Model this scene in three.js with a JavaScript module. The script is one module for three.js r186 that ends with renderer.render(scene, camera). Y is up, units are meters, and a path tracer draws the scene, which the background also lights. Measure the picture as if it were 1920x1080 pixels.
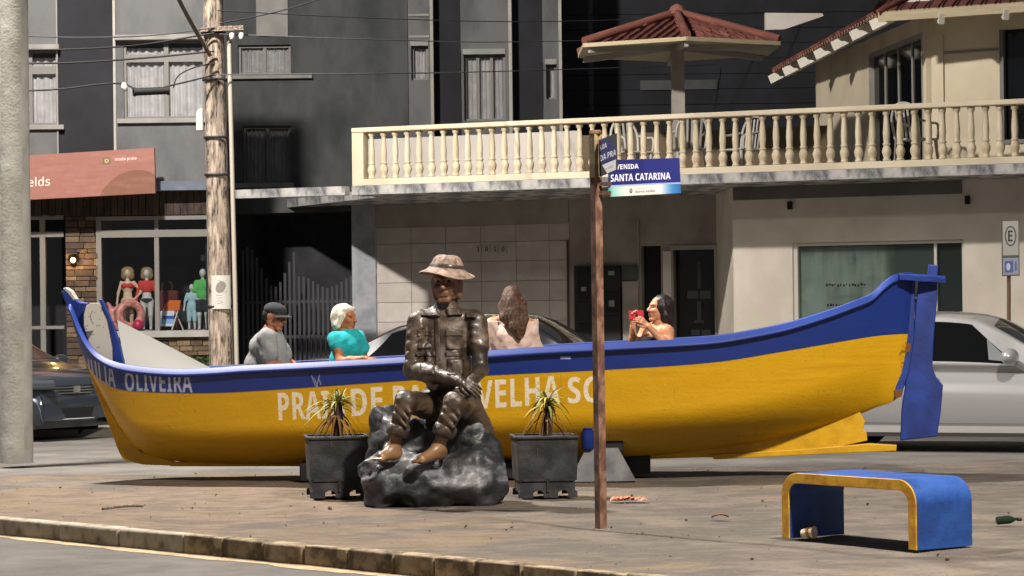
import * as THREE from 'three';
import { mergeGeometries } from 'three/addons/utils/BufferGeometryUtils.js';
import { RoundedBoxGeometry } from 'three/addons/geometries/RoundedBoxGeometry.js';

// ---------------------------------------------------------------- camera, sky, lamps, exposure
const V = (x, y, z) => new THREE.Vector3(x, y, z);
const scene = new THREE.Scene();
const FOC = 5000;                                                   // focal length in pixels of a 1920 x 1080 frame
const camera = new THREE.PerspectiveCamera(2 * Math.atan(540 / FOC) * 180 / Math.PI, 16 / 9, 0.1, 400);
camera.position.set(0, 1.6, 0);
camera.rotation.order = 'YXZ';
camera.rotation.set(Math.atan(40 / FOC), 0, -0.0122);
camera.updateMatrixWorld(true);

const renderer = new THREE.WebGLRenderer({ antialias: true });
renderer.toneMapping = THREE.LinearToneMapping;
renderer.toneMappingExposure = 1.1;
renderer.shadowMap.enabled = true;

{ // a night sky over a lit town: even, dim, a little warmer towards the horizon
  const w = 64, h = 32, d = new Float32Array(w * h * 4);
  for (let j = 0; j < h; j++) for (let i = 0; i < w; i++) {
    const e = Math.max(0, (j + 0.5) / h * 2 - 1), k = (j * w + i) * 4, g = 1 - Math.min(1, e * 1.4);
    d[k] = 0.085 + 0.04 * g; d[k + 1] = 0.088 + 0.034 * g; d[k + 2] = 0.1 + 0.022 * g; d[k + 3] = 1;
  }
  const t = new THREE.DataTexture(d, w, h, THREE.RGBAFormat, THREE.FloatType);
  t.mapping = THREE.EquirectangularReflectionMapping; t.magFilter = THREE.LinearFilter; t.needsUpdate = true;
  scene.background = t; scene.environment = t;
}
// street lamps: head position, candela, colour, size
const LAMPS = {
  plaza: { p: V(-6.2, 12.0, -28.2), cd: 1500, c: 0xfff6ec, r: 16 },      // on the concrete pole at the left edge
  side: { p: V(4.8, 11, -13), cd: 1060, c: 0xfff3e6, r: 25, aim: V(3.4, 0, -15.5), half: 63, soft: 0.16 },   // on the plaza, right of the frame; a cut-off head
};

// ---------------------------------------------------------------- pixels to places
const ray = (px, py) => V((px - 960) / FOC, (540 - py) / FOC, -1).applyQuaternion(camera.quaternion);
const P = (px, py, d) => { const r = ray(px, py); return r.multiplyScalar(d / -r.z).add(camera.position); };
const G = (px, py, y = 0) => { const r = ray(px, py); return r.multiplyScalar((y - 1.6) / r.y).add(camera.position); };
const lerp = (a, b, t) => a + (b - a) * t, clamp = (x, a = 0, b = 1) => Math.min(b, Math.max(a, x));
const sstep = (a, b, x) => { const t = clamp((x - a) / (b - a)); return t * t * (3 - 2 * t); };
function table(rows) { return (x) => { if (x <= rows[0][0]) return rows[0][1]; for (let i = 1; i < rows.length; i++) if (x <= rows[i][0]) return lerp(rows[i - 1][1], rows[i][1], (x - rows[i - 1][0]) / (rows[i][0] - rows[i - 1][0])); return rows[rows.length - 1][1]; }; }
function smoothTable(rows) { // monotone-ish cubic through the rows
  const n = rows.length, m = rows.map((r, i) => { const a = rows[Math.max(0, i - 1)], b = rows[Math.min(n - 1, i + 1)]; return (b[1] - a[1]) / (b[0] - a[0]); });
  return (x) => { if (x <= rows[0][0]) return rows[0][1]; if (x >= rows[n - 1][0]) return rows[n - 1][1]; let i = 1; while (x > rows[i][0]) i++; const [x0, y0] = rows[i - 1], [x1, y1] = rows[i], h = x1 - x0, t = (x - x0) / h, t2 = t * t, t3 = t2 * t; return (2 * t3 - 3 * t2 + 1) * y0 + (t3 - 2 * t2 + t) * h * m[i - 1] + (-2 * t3 + 3 * t2) * y1 + (t3 - t2) * h * m[i]; };
}
let seed = 7;
const rnd = () => { seed = (seed * 1664525 + 1013904223) >>> 0; return seed / 4294967296; };
const rr = (a, b) => a + (b - a) * rnd();
const hash = (x, y, s) => { let h = (x * 374761393 + y * 668265263 + s * 974634777) | 0; h = Math.imul(h ^ (h >>> 13), 1274126177); h ^= h >>> 16; return (h >>> 0) / 4294967296; };
function vnoise(x, y, per, s) { const xi = Math.floor(x), yi = Math.floor(y), fx = x - xi, fy = y - yi, u = fx * fx * (3 - 2 * fx), v = fy * fy * (3 - 2 * fy), m = (a) => ((a % per) + per) % per; const a = hash(m(xi), m(yi), s), b = hash(m(xi + 1), m(yi), s), c = hash(m(xi), m(yi + 1), s), d = hash(m(xi + 1), m(yi + 1), s); return lerp(lerp(a, b, u), lerp(c, d, u), v); }
function fbm(u, v, per, oct, s) { let a = 0, w = 0.5, t = 0; for (let o = 0; o < oct; o++) { a += w * vnoise(u * per, v * per, per, s + o); t += w; per *= 2; w *= 0.55; } return a / t; }
function n3(x, y, z, s = 1) { const zi = Math.floor(z), f = z - zi, u = f * f * (3 - 2 * f); return lerp(vnoise(x, y, 4096, s + zi * 17), vnoise(x, y, 4096, s + zi * 17 + 17), u); }
const fbm3 = (x, y, z, s = 1) => 0.55 * n3(x, y, z, s) + 0.3 * n3(x * 2.1, y * 2.1, z * 2.1, s + 5) + 0.15 * n3(x * 4.3, y * 4.3, z * 4.3, s + 9);

// ---------------------------------------------------------------- textures and materials
const rgb = (c) => { const n = parseInt(c.slice(1), 16); return [n >> 16, (n >> 8) & 255, n & 255]; };
function wrapTex(t, rx, ry, srgb = true) { t.wrapS = t.wrapT = THREE.RepeatWrapping; t.repeat.set(rx, ry); if (srgb) t.colorSpace = THREE.SRGBColorSpace; t.magFilter = THREE.LinearFilter; t.minFilter = THREE.LinearMipmapLinearFilter; t.generateMipmaps = true; t.needsUpdate = true; return t; }
const sharedBump = {};
// metre: how many metres one repeat covers; stretch: v cells per u cells
function noiseMaps({ c, size = 256, metre = 1, per = 6, oct = 5, s = 1, gain = 1.6, stretchU = 1, stretchV = 1, speck = 0, fine = 0.12 }) {
  const cols = c.map(rgb), d = new Uint8Array(size * size * 4), b = new Uint8Array(size * size * 4);
  for (let j = 0; j < size; j++) for (let i = 0; i < size; i++) {
    const u = i / size, v = j / size;
    let n = clamp((fbm(u * stretchU, v * stretchV, per, oct, s) - 0.5) * gain + 0.5);
    const g = hash(i, j, s + 90) - 0.5; n = clamp(n + g * fine);
    const f = n * (cols.length - 1), k = Math.min(cols.length - 2, Math.floor(f)), t = f - k, o = (j * size + i) * 4;
    let m = 1; if (speck && hash(i, j, s + 41) < speck) m = 0.72;
    for (let q = 0; q < 3; q++) d[o + q] = clamp(lerp(cols[k][q], cols[k + 1][q], t) * m, 0, 255);
    d[o + 3] = 255; const h = clamp(n * 0.8 + g * 0.3 + 0.1) * 255; b[o] = b[o + 1] = b[o + 2] = h; b[o + 3] = 255;
  }
  const map = wrapTex(new THREE.DataTexture(d, size, size), 1 / metre, 1 / metre);
  const key = s % 3; sharedBump[key] ??= new THREE.DataTexture(b, size, size); const bump = wrapTex(sharedBump[key].clone(), 1 / metre, 1 / metre, false);
  return { map, bump };
}
function canvasTex(w, h, draw, repeat = false) {
  const cv = document.createElement('canvas'); cv.width = w; cv.height = h; draw(cv.getContext('2d'), w, h);
  const t = new THREE.CanvasTexture(cv); t.colorSpace = THREE.SRGBColorSpace; t.magFilter = THREE.LinearFilter; t.needsUpdate = true;
  if (repeat) t.wrapS = t.wrapT = THREE.RepeatWrapping; return t;
}
const std = (o) => new THREE.MeshStandardMaterial({ roughness: 0.8, ...o });
const phy = (o) => new THREE.MeshPhysicalMaterial({ roughness: 0.5, ...o });
function nmat(maps, o = {}, bump = 0) { const m = { map: maps.map, roughness: 0.9, ...o }; if (bump) { m.bumpMap = maps.bump; m.bumpScale = bump; } return new THREE.MeshStandardMaterial(m); }

// ---------------------------------------------------------------- geometry helpers (all in world coordinates unless said)
function prep(g) { // non-indexed, position/normal/uv only, uv in metres
  let n = g.index ? g.toNonIndexed() : g; if (!n.attributes.normal) n.computeVertexNormals();
  for (const k of Object.keys(n.attributes)) if (!['position', 'normal', 'uv'].includes(k)) n.deleteAttribute(k);
  return n;
}
function uvm(g0) { const g = prep(g0), p = g.attributes.position, n = g.attributes.normal, uv = new Float32Array(p.count * 2);
  for (let i = 0; i < p.count; i += 3) {
    let ax = 0, ay = 0, az = 0; for (let k = 0; k < 3; k++) { ax += Math.abs(n.getX(i + k)); ay += Math.abs(n.getY(i + k)); az += Math.abs(n.getZ(i + k)); }
    for (let k = i; k < i + 3; k++) { const x = p.getX(k), y = p.getY(k), z = p.getZ(k); if (ay > ax && ay > az) { uv[2 * k] = x; uv[2 * k + 1] = z; } else if (ax > az) { uv[2 * k] = z; uv[2 * k + 1] = y; } else { uv[2 * k] = x; uv[2 * k + 1] = y; } }
  }
  g.setAttribute('uv', new THREE.BufferAttribute(uv, 2)); return g; }
const merge = (l) => l.length === 1 ? prep(l[0]) : mergeGeometries(l.map(prep), false);
function box(w, h, d, x = 0, y = 0, z = 0, r = 0) { const q = Math.min(w, h, d); const g = r && r < q / 2 ? new RoundedBoxGeometry(w, h, d, 2, r) : new THREE.BoxGeometry(w, h, d); g.translate(x, y, z); return g; }
function bar(a, b, w, h) { // box bar from a to b, w across and h upright
  const d = b.clone().sub(a), L = d.length(), g = new THREE.BoxGeometry(w, h, L); const m = new THREE.Matrix4().lookAt(a, b, V(0, 1, 0)); m.setPosition(a.clone().add(b).multiplyScalar(0.5)); g.applyMatrix4(m); return g; }
function rod(a, b, ra, rb = ra, seg = 12) { const d = b.clone().sub(a), L = d.length(), g = new THREE.CylinderGeometry(rb, ra, L, seg); g.applyQuaternion(new THREE.Quaternion().setFromUnitVectors(V(0, 1, 0), d.normalize())); g.translate((a.x + b.x) / 2, (a.y + b.y) / 2, (a.z + b.z) / 2); return g; }
function tube(pts, r, seg = 24, rad = 6) { return new THREE.TubeGeometry(new THREE.CatmullRomCurve3(pts), seg, r, rad, false); }
const lathe = (pts, seg = 20) => new THREE.LatheGeometry(pts.map(([r, y]) => new THREE.Vector2(r, y)), seg);
function ball(x, y, z, rx, ry = rx, rz = rx, s = 16) { const g = new THREE.SphereGeometry(1, s, Math.ceil(s * 0.7)); g.scale(rx, ry, rz); g.translate(x, y, z); return g; }
function prism(poly, thick, bevel = 0) { // poly: world points in a vertical plane; extruded along the plane's normal, half each way
  const a = poly[0], n = V(0, 0, 0); for (let i = 1; i < poly.length - 1; i++) n.add(poly[i].clone().sub(a).cross(poly[i + 1].clone().sub(a))); n.normalize();
  const ux = Math.abs(n.y) > 0.9 ? V(1, 0, 0).addScaledVector(n, -n.x).normalize() : V(0, 1, 0).cross(n).normalize(), uy = n.clone().cross(ux);
  const sh = new THREE.Shape(poly.map((p) => new THREE.Vector2(p.clone().sub(a).dot(ux), p.clone().sub(a).dot(uy))));
  const g = new THREE.ExtrudeGeometry(sh, { depth: Math.max(0.001, thick - 2 * bevel), bevelEnabled: bevel > 0, bevelSize: bevel, bevelThickness: bevel, bevelOffset: -bevel, bevelSegments: 2, curveSegments: 6 });
  g.translate(0, 0, -thick / 2 + bevel); const m = new THREE.Matrix4().makeBasis(ux, uy, n); m.setPosition(a); g.applyMatrix4(m); return g; }
function grid(nu, nv, f, flip = false) { // smooth surface from f(u, v) -> Vector3
  const pos = [], uv = [], idx = []; for (let j = 0; j <= nv; j++) for (let i = 0; i <= nu; i++) { const p = f(i / nu, j / nv); pos.push(p.x, p.y, p.z); uv.push(p.u ?? i / nu, p.v ?? j / nv); }
  for (let j = 0; j < nv; j++) for (let i = 0; i < nu; i++) { const a = j * (nu + 1) + i, b = a + 1, c = a + nu + 1, d = c + 1; flip ? idx.push(a, c, b, b, c, d) : idx.push(a, b, c, b, d, c); }
  const g = new THREE.BufferGeometry(); g.setAttribute('position', new THREE.Float32BufferAttribute(pos, 3)); g.setAttribute('uv', new THREE.Float32BufferAttribute(uv, 2)); g.setIndex(idx); g.computeVertexNormals(); return g; }

// ---------------------------------------------------------------- things, parts, setting
const taken = {};
function numbered(n) { const k = taken[n] = (taken[n] ?? -1) + 1; return k ? `${n}_${String(k).padStart(3, '0')}` : n; }
function tag(o, label, category, group) { o.userData = { label, category }; if (group) o.userData.group = group; return o; }
function thing(name, label, category, at, group) { const o = new THREE.Group(); o.name = numbered(name); o.position.copy(at); scene.add(o); return tag(o, label, category, group); }
function originOf(p) { const o = V(0, 0, 0); for (let q = p; q && q !== scene; q = q.parent) o.add(q.position); return o; }
function shade(m) { m.castShadow = m.receiveShadow = true; return m; }
function part(name, geos, mat, parent, label) { // geometry in world coordinates, moved to its parent's origin
  const g = merge(Array.isArray(geos) ? geos : [geos]), o = originOf(parent); g.translate(-o.x, -o.y, -o.z);
  const m = shade(new THREE.Mesh(g, mat)); m.name = name; parent.add(m); if (label) m.userData.label = label; return m; }
function single(name, geos, mat, label, category, group) { // a thing of one mesh
  const g = merge(Array.isArray(geos) ? geos : [geos]); g.computeBoundingBox(); const c = g.boundingBox.getCenter(V()), o = V(c.x, g.boundingBox.min.y, c.z); g.translate(-o.x, -o.y, -o.z);
  const m = shade(new THREE.Mesh(g, mat)); m.name = numbered(name); m.position.copy(o); scene.add(m); return tag(m, label, category, group); }
function struct(name, geos, mat) { const m = shade(new THREE.Mesh(merge(Array.isArray(geos) ? geos : [geos]), mat)); m.name = numbered(name); m.userData = { kind: 'structure' }; scene.add(m); return m; }
function at(name, geo, mat, parent, pos, rotY = 0, scale) { // shared geometry in its own axes, placed at a world point under parent
  const m = shade(new THREE.Mesh(geo, mat)); m.name = name; m.position.copy(pos).sub(originOf(parent)); m.rotation.y = rotY; if (scale) m.scale.copy(scale); parent.add(m); return m; }

// ---------------------------------------------------------------- facades: a vertical plane through two pixels at two depths
function facade(pxL, dL, pxR, dR) {
  const A = P(pxL, 580, dL), B = P(pxR, 580, dR); A.y = B.y = 0;
  const ux = B.clone().sub(A).normalize(), n = V(-ux.z, 0, ux.x); if (n.z < 0) n.negate();
  const F = { A, ux, n, th: Math.atan2(-ux.z, ux.x) };
  F.hit = (px, py, out = 0) => { const r = ray(px, py), o = A.clone().addScaledVector(n, out), t = o.sub(camera.position).dot(n) / r.dot(n); return camera.position.clone().addScaledVector(r, t); };
  F.uv = (px, py, out = 0) => { const h = F.hit(px, py, out); return [h.sub(A).dot(ux), F.hit(px, py, out).y]; };
  F.at = (u, y, out) => A.clone().addScaledVector(ux, u).addScaledVector(n, out).setY(y);
  F.place = (g) => { const m = new THREE.Matrix4().makeBasis(ux, V(0, 1, 0), n); m.setPosition(A); g.applyMatrix4(m); return g; };
  F.ext = (x0, y0, x1, y1, out) => { const ym = (y0 + y1) / 2, xm = (x0 + x1) / 2; return [F.uv(x0, ym, out)[0], F.uv(xm, y1, out)[1], F.uv(x1, ym, out)[0], F.uv(xm, y0, out)[1]]; };
  F.raw = (u0, v0, u1, v1, o0, o1, r = 0) => F.place(uvm(box(u1 - u0, v1 - v0, o1 - o0, (u0 + u1) / 2, (v0 + v1) / 2, (o0 + o1) / 2, r)));
  F.box = (x0, y0, x1, y1, o0, o1, r = 0) => { const [u0, v0, u1, v1] = F.ext(x0, y0, x1, y1, o1); return F.raw(u0, v0, u1, v1, o0, o1, r); };
  F.wall = (rect, holes, o0, o1) => { // wall slab with rectangular openings; all as [u0, v0, u1, v1]
    const sh = new THREE.Shape([[rect[0], rect[1]], [rect[2], rect[1]], [rect[2], rect[3]], [rect[0], rect[3]]].map((q) => new THREE.Vector2(...q)));
    for (const h of holes) sh.holes.push(new THREE.Path([[h[0], h[1]], [h[0], h[3]], [h[2], h[3]], [h[2], h[1]]].map((q) => new THREE.Vector2(...q))));
    const g = new THREE.ExtrudeGeometry(sh, { depth: o1 - o0, bevelEnabled: false }); g.translate(0, 0, o0); return F.place(uvm(g)); };
  return F;
}

// ---------------------------------------------------------------- smooth bodies: joined tapered capsules, meshed with surface nets
class Body {
  constructor(k = 0.03) { this.k = k; this.p = []; this.cut = []; }
  cap(a, b, ra, rb = ra, k) { this.p.push({ t: 0, a, d: b.clone().sub(a), l2: Math.max(1e-9, b.distanceToSquared(a)), ra, rb, k, c: a.clone().add(b).multiplyScalar(0.5), R: a.distanceTo(b) / 2 + Math.max(ra, rb) }); return this; }
  ell(c, rx, ry, rz, q, k) { this.p.push({ t: 1, c, r: [rx, ry, rz], q: q ? q.clone().invert() : null, k, R: Math.max(rx, ry, rz), m: Math.min(rx, ry, rz) }); return this; }
  chain(pts, rs, k) { for (let i = 1; i < pts.length; i++) this.cap(pts[i - 1], pts[i], rs[i - 1], rs[i], k); return this; }
  val(x, y, z) {
    let d = 1e3;
    for (const q of this.p) {
      const k = q.k ?? this.k, cx = x - q.c.x, cy = y - q.c.y, cz = z - q.c.z, far = Math.sqrt(cx * cx + cy * cy + cz * cz) - q.R;
      if (far > d + k) continue;
      let e;
      if (q.t === 0) { const px = x - q.a.x, py = y - q.a.y, pz = z - q.a.z, h = clamp((px * q.d.x + py * q.d.y + pz * q.d.z) / q.l2), ex = px - q.d.x * h, ey = py - q.d.y * h, ez = pz - q.d.z * h; e = Math.sqrt(ex * ex + ey * ey + ez * ez) - lerp(q.ra, q.rb, h); }
      else { let a = cx, b = cy, c = cz; if (q.q) { const v = _v.set(cx, cy, cz).applyQuaternion(q.q); a = v.x; b = v.y; c = v.z; } const k0 = Math.hypot(a / q.r[0], b / q.r[1], c / q.r[2]), k1 = Math.hypot(a / q.r[0] ** 2, b / q.r[1] ** 2, c / q.r[2] ** 2); e = k1 < 1e-9 ? -q.m : k0 * (k0 - 1) / k1; }
      if (d > 900) d = e; else { const h = Math.max(k - Math.abs(d - e), 0) / k; d = Math.min(d, e) - h * h * k * 0.25; }
    }
    for (const c of this.cut) d = Math.max(d, c(x, y, z));
    if (this.warp) d += this.warp(x, y, z, d);
    return d;
  }
  bounds(pad = 0.03) { const lo = V(1e9, 1e9, 1e9), hi = V(-1e9, -1e9, -1e9); for (const q of this.p) { if (q.t === 0) for (const [p, r] of [[q.a, q.ra], [q.a.clone().add(q.d), q.rb]]) { lo.min(p.clone().subScalar(r)); hi.max(p.clone().addScalar(r)); } else { lo.min(q.c.clone().subScalar(q.R)); hi.max(q.c.clone().addScalar(q.R)); } } return [lo.subScalar(pad), hi.addScalar(pad)]; }
  mesh(cell = 0.014, pad = 0.03) { const [lo, hi] = this.bounds(pad); return surfaceNet((x, y, z) => this.val(x, y, z), lo, hi, cell); }
}
const _v = V(0, 0, 0);
function surfaceNet(f, lo, hi, c) {
  const nx = Math.ceil((hi.x - lo.x) / c) + 1, ny = Math.ceil((hi.y - lo.y) / c) + 1, nz = Math.ceil((hi.z - lo.z) / c) + 1, val = new Float32Array(nx * ny * nz), id = new Int32Array(nx * ny * nz).fill(-1);
  const I = (i, j, k) => (k * ny + j) * nx + i;
  const B = 4; // coarse blocks far from the surface are skipped
  val.fill(1);
  for (let k = 0; k < nz; k += B) for (let j = 0; j < ny; j += B) for (let i = 0; i < nx; i += B) {
    const m = f(lo.x + (i + B / 2) * c, lo.y + (j + B / 2) * c, lo.z + (k + B / 2) * c), skip = Math.abs(m) > B * c * 1.9 + 0.03;
    for (let kk = k; kk < Math.min(nz, k + B); kk++) for (let jj = j; jj < Math.min(ny, j + B); jj++) for (let ii = i; ii < Math.min(nx, i + B); ii++) val[I(ii, jj, kk)] = skip ? m : f(lo.x + ii * c, lo.y + jj * c, lo.z + kk * c);
  }
  const pos = [], idx = [];
  for (let k = 0; k < nz - 1; k++) for (let j = 0; j < ny - 1; j++) for (let i = 0; i < nx - 1; i++) {
    let s = 0, sx = 0, sy = 0, sz = 0, n = 0; const v = [];
    for (let q = 0; q < 8; q++) { const w = val[I(i + (q & 1), j + ((q >> 1) & 1), k + (q >> 2))]; v.push(w); if (w < 0) s++; }
    if (s === 0 || s === 8) continue;
    for (let q = 0; q < 8; q++) for (const b of [1, 2, 4]) if (!(q & b)) { const a0 = v[q], a1 = v[q | b]; if ((a0 < 0) !== (a1 < 0)) { const t = a0 / (a0 - a1); sx += (q & 1) + (b === 1 ? t : 0); sy += ((q >> 1) & 1) + (b === 2 ? t : 0); sz += (q >> 2) + (b === 4 ? t : 0); n++; } }
    id[I(i, j, k)] = pos.length / 3; pos.push(lo.x + (i + sx / n) * c, lo.y + (j + sy / n) * c, lo.z + (k + sz / n) * c);
  }
  const quad = (a, b, cc, d, flip) => { if (a < 0 || b < 0 || cc < 0 || d < 0) return; flip ? idx.push(a, cc, b, a, d, cc) : idx.push(a, b, cc, a, cc, d); };
  for (let k = 1; k < nz - 1; k++) for (let j = 1; j < ny - 1; j++) for (let i = 1; i < nx - 1; i++) {
    const a = val[I(i, j, k)] < 0;
    if (a !== val[I(i + 1, j, k)] < 0) quad(id[I(i, j - 1, k - 1)], id[I(i, j, k - 1)], id[I(i, j, k)], id[I(i, j - 1, k)], !a);
    if (a !== val[I(i, j + 1, k)] < 0) quad(id[I(i - 1, j, k - 1)], id[I(i - 1, j, k)], id[I(i, j, k)], id[I(i, j, k - 1)], !a);
    if (a !== val[I(i, j, k + 1)] < 0) quad(id[I(i - 1, j - 1, k)], id[I(i, j - 1, k)], id[I(i, j, k)], id[I(i - 1, j, k)], !a);
  }
  const g = new THREE.BufferGeometry(); g.setAttribute('position', new THREE.Float32BufferAttribute(pos, 3)); g.setIndex(idx); g.computeVertexNormals();
  const uv = new Float32Array(pos.length / 3 * 2); for (let i = 0; i < uv.length / 2; i++) { uv[2 * i] = pos[3 * i] + pos[3 * i + 2] * 0.7; uv[2 * i + 1] = pos[3 * i + 1]; }
  g.setAttribute('uv', new THREE.BufferAttribute(uv, 2)); return g;
}
// ================================================================ materials of the place
const M = {};
const asphaltN = noiseMaps({ c: ['#4c4a47', '#5a5754', '#65625d'], size: 512, metre: 2.2, per: 8, s: 3, speck: 0.05, fine: 0.3 });
M.road = nmat(asphaltN, { roughness: 0.95 }, 0.004);
M.street = nmat(noiseMaps({ c: ['#4f4d4a', '#605d59', '#6d6963'], size: 256, metre: 3, per: 6, s: 13, speck: 0.04, fine: 0.25 }), {}, 0.004);
const cream = noiseMaps({ c: ['#d6c9b0', '#e2d5ba', '#e9ddc4'], metre: 2.4, per: 4, s: 21, gain: 2 });
M.cream = nmat(cream, { roughness: 0.75 }, 0.002);
M.baluster = [['#cfc0a2', '#dccdb0', '#e4d7bd'], ['#c9ba9c', '#d9caac', '#e6d9c0'], ['#d3c5a9', '#dfd1b6', '#e8dcc4']].map((c, i) => nmat(noiseMaps({ c, size: 128, metre: 0.5, per: 4, s: 22 + i, gain: 2.4, speck: 0.01 }), { roughness: 0.75 }, 0.002));
M.wallCream = nmat(noiseMaps({ c: ['#cdc5b7', '#dad3c6', '#e3dcd0'], metre: 3, per: 4, s: 23, gain: 2.2 }), { roughness: 0.85 }, 0.003);
M.wallWhite = nmat(noiseMaps({ c: ['#cdc6bd', '#ddd7ce'], metre: 2.5, per: 4, s: 24, gain: 2 }), {}, 0.003);
M.wallBrown = nmat(noiseMaps({ c: ['#8b857c', '#9c968d', '#a69f97'], metre: 2, per: 5, s: 25, gain: 2.2 }), {}, 0.004);
M.slab = nmat(noiseMaps({ c: ['#5c5d60', '#8f9092', '#b3b2b0', '#c8c6c2'], metre: 1.6, per: 5, s: 26, gain: 2.6, stretchU: 2 }), {}, 0.006);
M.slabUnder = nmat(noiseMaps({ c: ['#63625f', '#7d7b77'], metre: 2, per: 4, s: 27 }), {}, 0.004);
M.greyWall = nmat(noiseMaps({ c: ['#565759', '#646567', '#6e6f70'], metre: 3.2, per: 4, s: 28, gain: 2.6, stretchU: 2 }), {}, 0.004);
M.navyWall = nmat(noiseMaps({ c: ['#1c1d22', '#222329', '#282930'], metre: 2.6, per: 5, s: 29, gain: 2 }), { roughness: 0.85 }, 0.003);
M.darkWall = nmat(noiseMaps({ c: ['#3c403f', '#494c4d', '#555758'], metre: 3.4, per: 4, s: 30, gain: 2.8, stretchU: 2 }), {}, 0.004);
M.trimGrey = nmat(noiseMaps({ c: ['#8b8a86', '#a09f9a'], metre: 1, per: 4, s: 31 }));
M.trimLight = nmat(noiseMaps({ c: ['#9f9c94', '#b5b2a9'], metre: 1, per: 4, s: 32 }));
M.frameGrey = std({ color: '#757370', roughness: 0.55, metalness: 0.2 });
M.frameWhite = std({ color: '#c9c6bd', roughness: 0.5 });
M.black = std({ color: '#0d0d0f', roughness: 0.7 });
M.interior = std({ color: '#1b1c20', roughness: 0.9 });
M.glassDark = phy({ color: '#0f1215', roughness: 0.08, metalness: 0, specularIntensity: 1 });
M.glass = phy({ color: '#f4f4f4', roughness: 0.03, transmission: 1, thickness: 0, ior: 1.45 });
M.curtain = nmat(noiseMaps({ c: ['#b9b9bb', '#c8c8ca', '#d3d3d4'], metre: 0.8, per: 6, s: 33, stretchV: 1, gain: 2 }), { roughness: 1 });
M.ledgeBlue = nmat(noiseMaps({ c: ['#5b6270', '#737b8a'], metre: 1, per: 4, s: 34 }));
M.tileWall = [['#bcb4ae', '#cac2bc'], ['#b7b0aa', '#c5beb8'], ['#bfb8b2', '#cec7c1']].map((c, i) => nmat(noiseMaps({ c, metre: 0.9, per: 5, s: 35 + i, gain: 2 }), { roughness: 0.7 }, 0.003));
M.grout = std({ color: '#a29a93', roughness: 0.95 });
M.stone = ['#46392f', '#554639', '#625242', '#3b312b', '#6a5a47', '#4f4138'].map((c, i) => nmat(noiseMaps({ c: [c, '#' + rgb(c).map((q) => Math.min(255, Math.round(q * 1.25)).toString(16).padStart(2, '0')).join('')], size: 128, metre: 0.5, per: 6, s: 50 + i, gain: 2 }), { roughness: 0.95 }, 0.006));
M.rafter = std({ color: '#ddd8cc', roughness: 0.6 });
M.soffit = nmat(noiseMaps({ c: ['#b7a98b', '#c9bc9f'], metre: 1, per: 4, s: 60 }), {}, 0.002);
M.tileRed = ['#80483e', '#8f574b', '#744139', '#986355', '#6b3b35'].map((c, i) => nmat(noiseMaps({ c: ['#' + rgb(c).map((q) => Math.round(q * 0.8).toString(16).padStart(2, '0')).join(''), c], size: 128, metre: 0.5, per: 6, s: 62 + i, gain: 2 }), { roughness: 0.85 }, 0.003));
M.wood = nmat(noiseMaps({ c: ['#352d27', '#6b6057', '#877a6d', '#998a7b', '#a99a8b'], size: 512, metre: 1.2, per: 8, s: 70, stretchU: 2, stretchV: 1, gain: 2.3 }), { roughness: 0.95 }, 0.01);
M.wood.map.repeat.set(2, 0.8);
M.concrete = nmat(noiseMaps({ c: ['#8f8f87', '#9f9f97', '#ababa3'], size: 512, metre: 1.5, per: 6, s: 71, gain: 2.2, speck: 0.01 }), { roughness: 0.9 }, 0.004);
M.plasticWhite = std({ color: '#bdbbb6', roughness: 0.45 });
M.steelDark = std({ color: '#2c2d30', roughness: 0.6, metalness: 0.4 });

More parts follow.
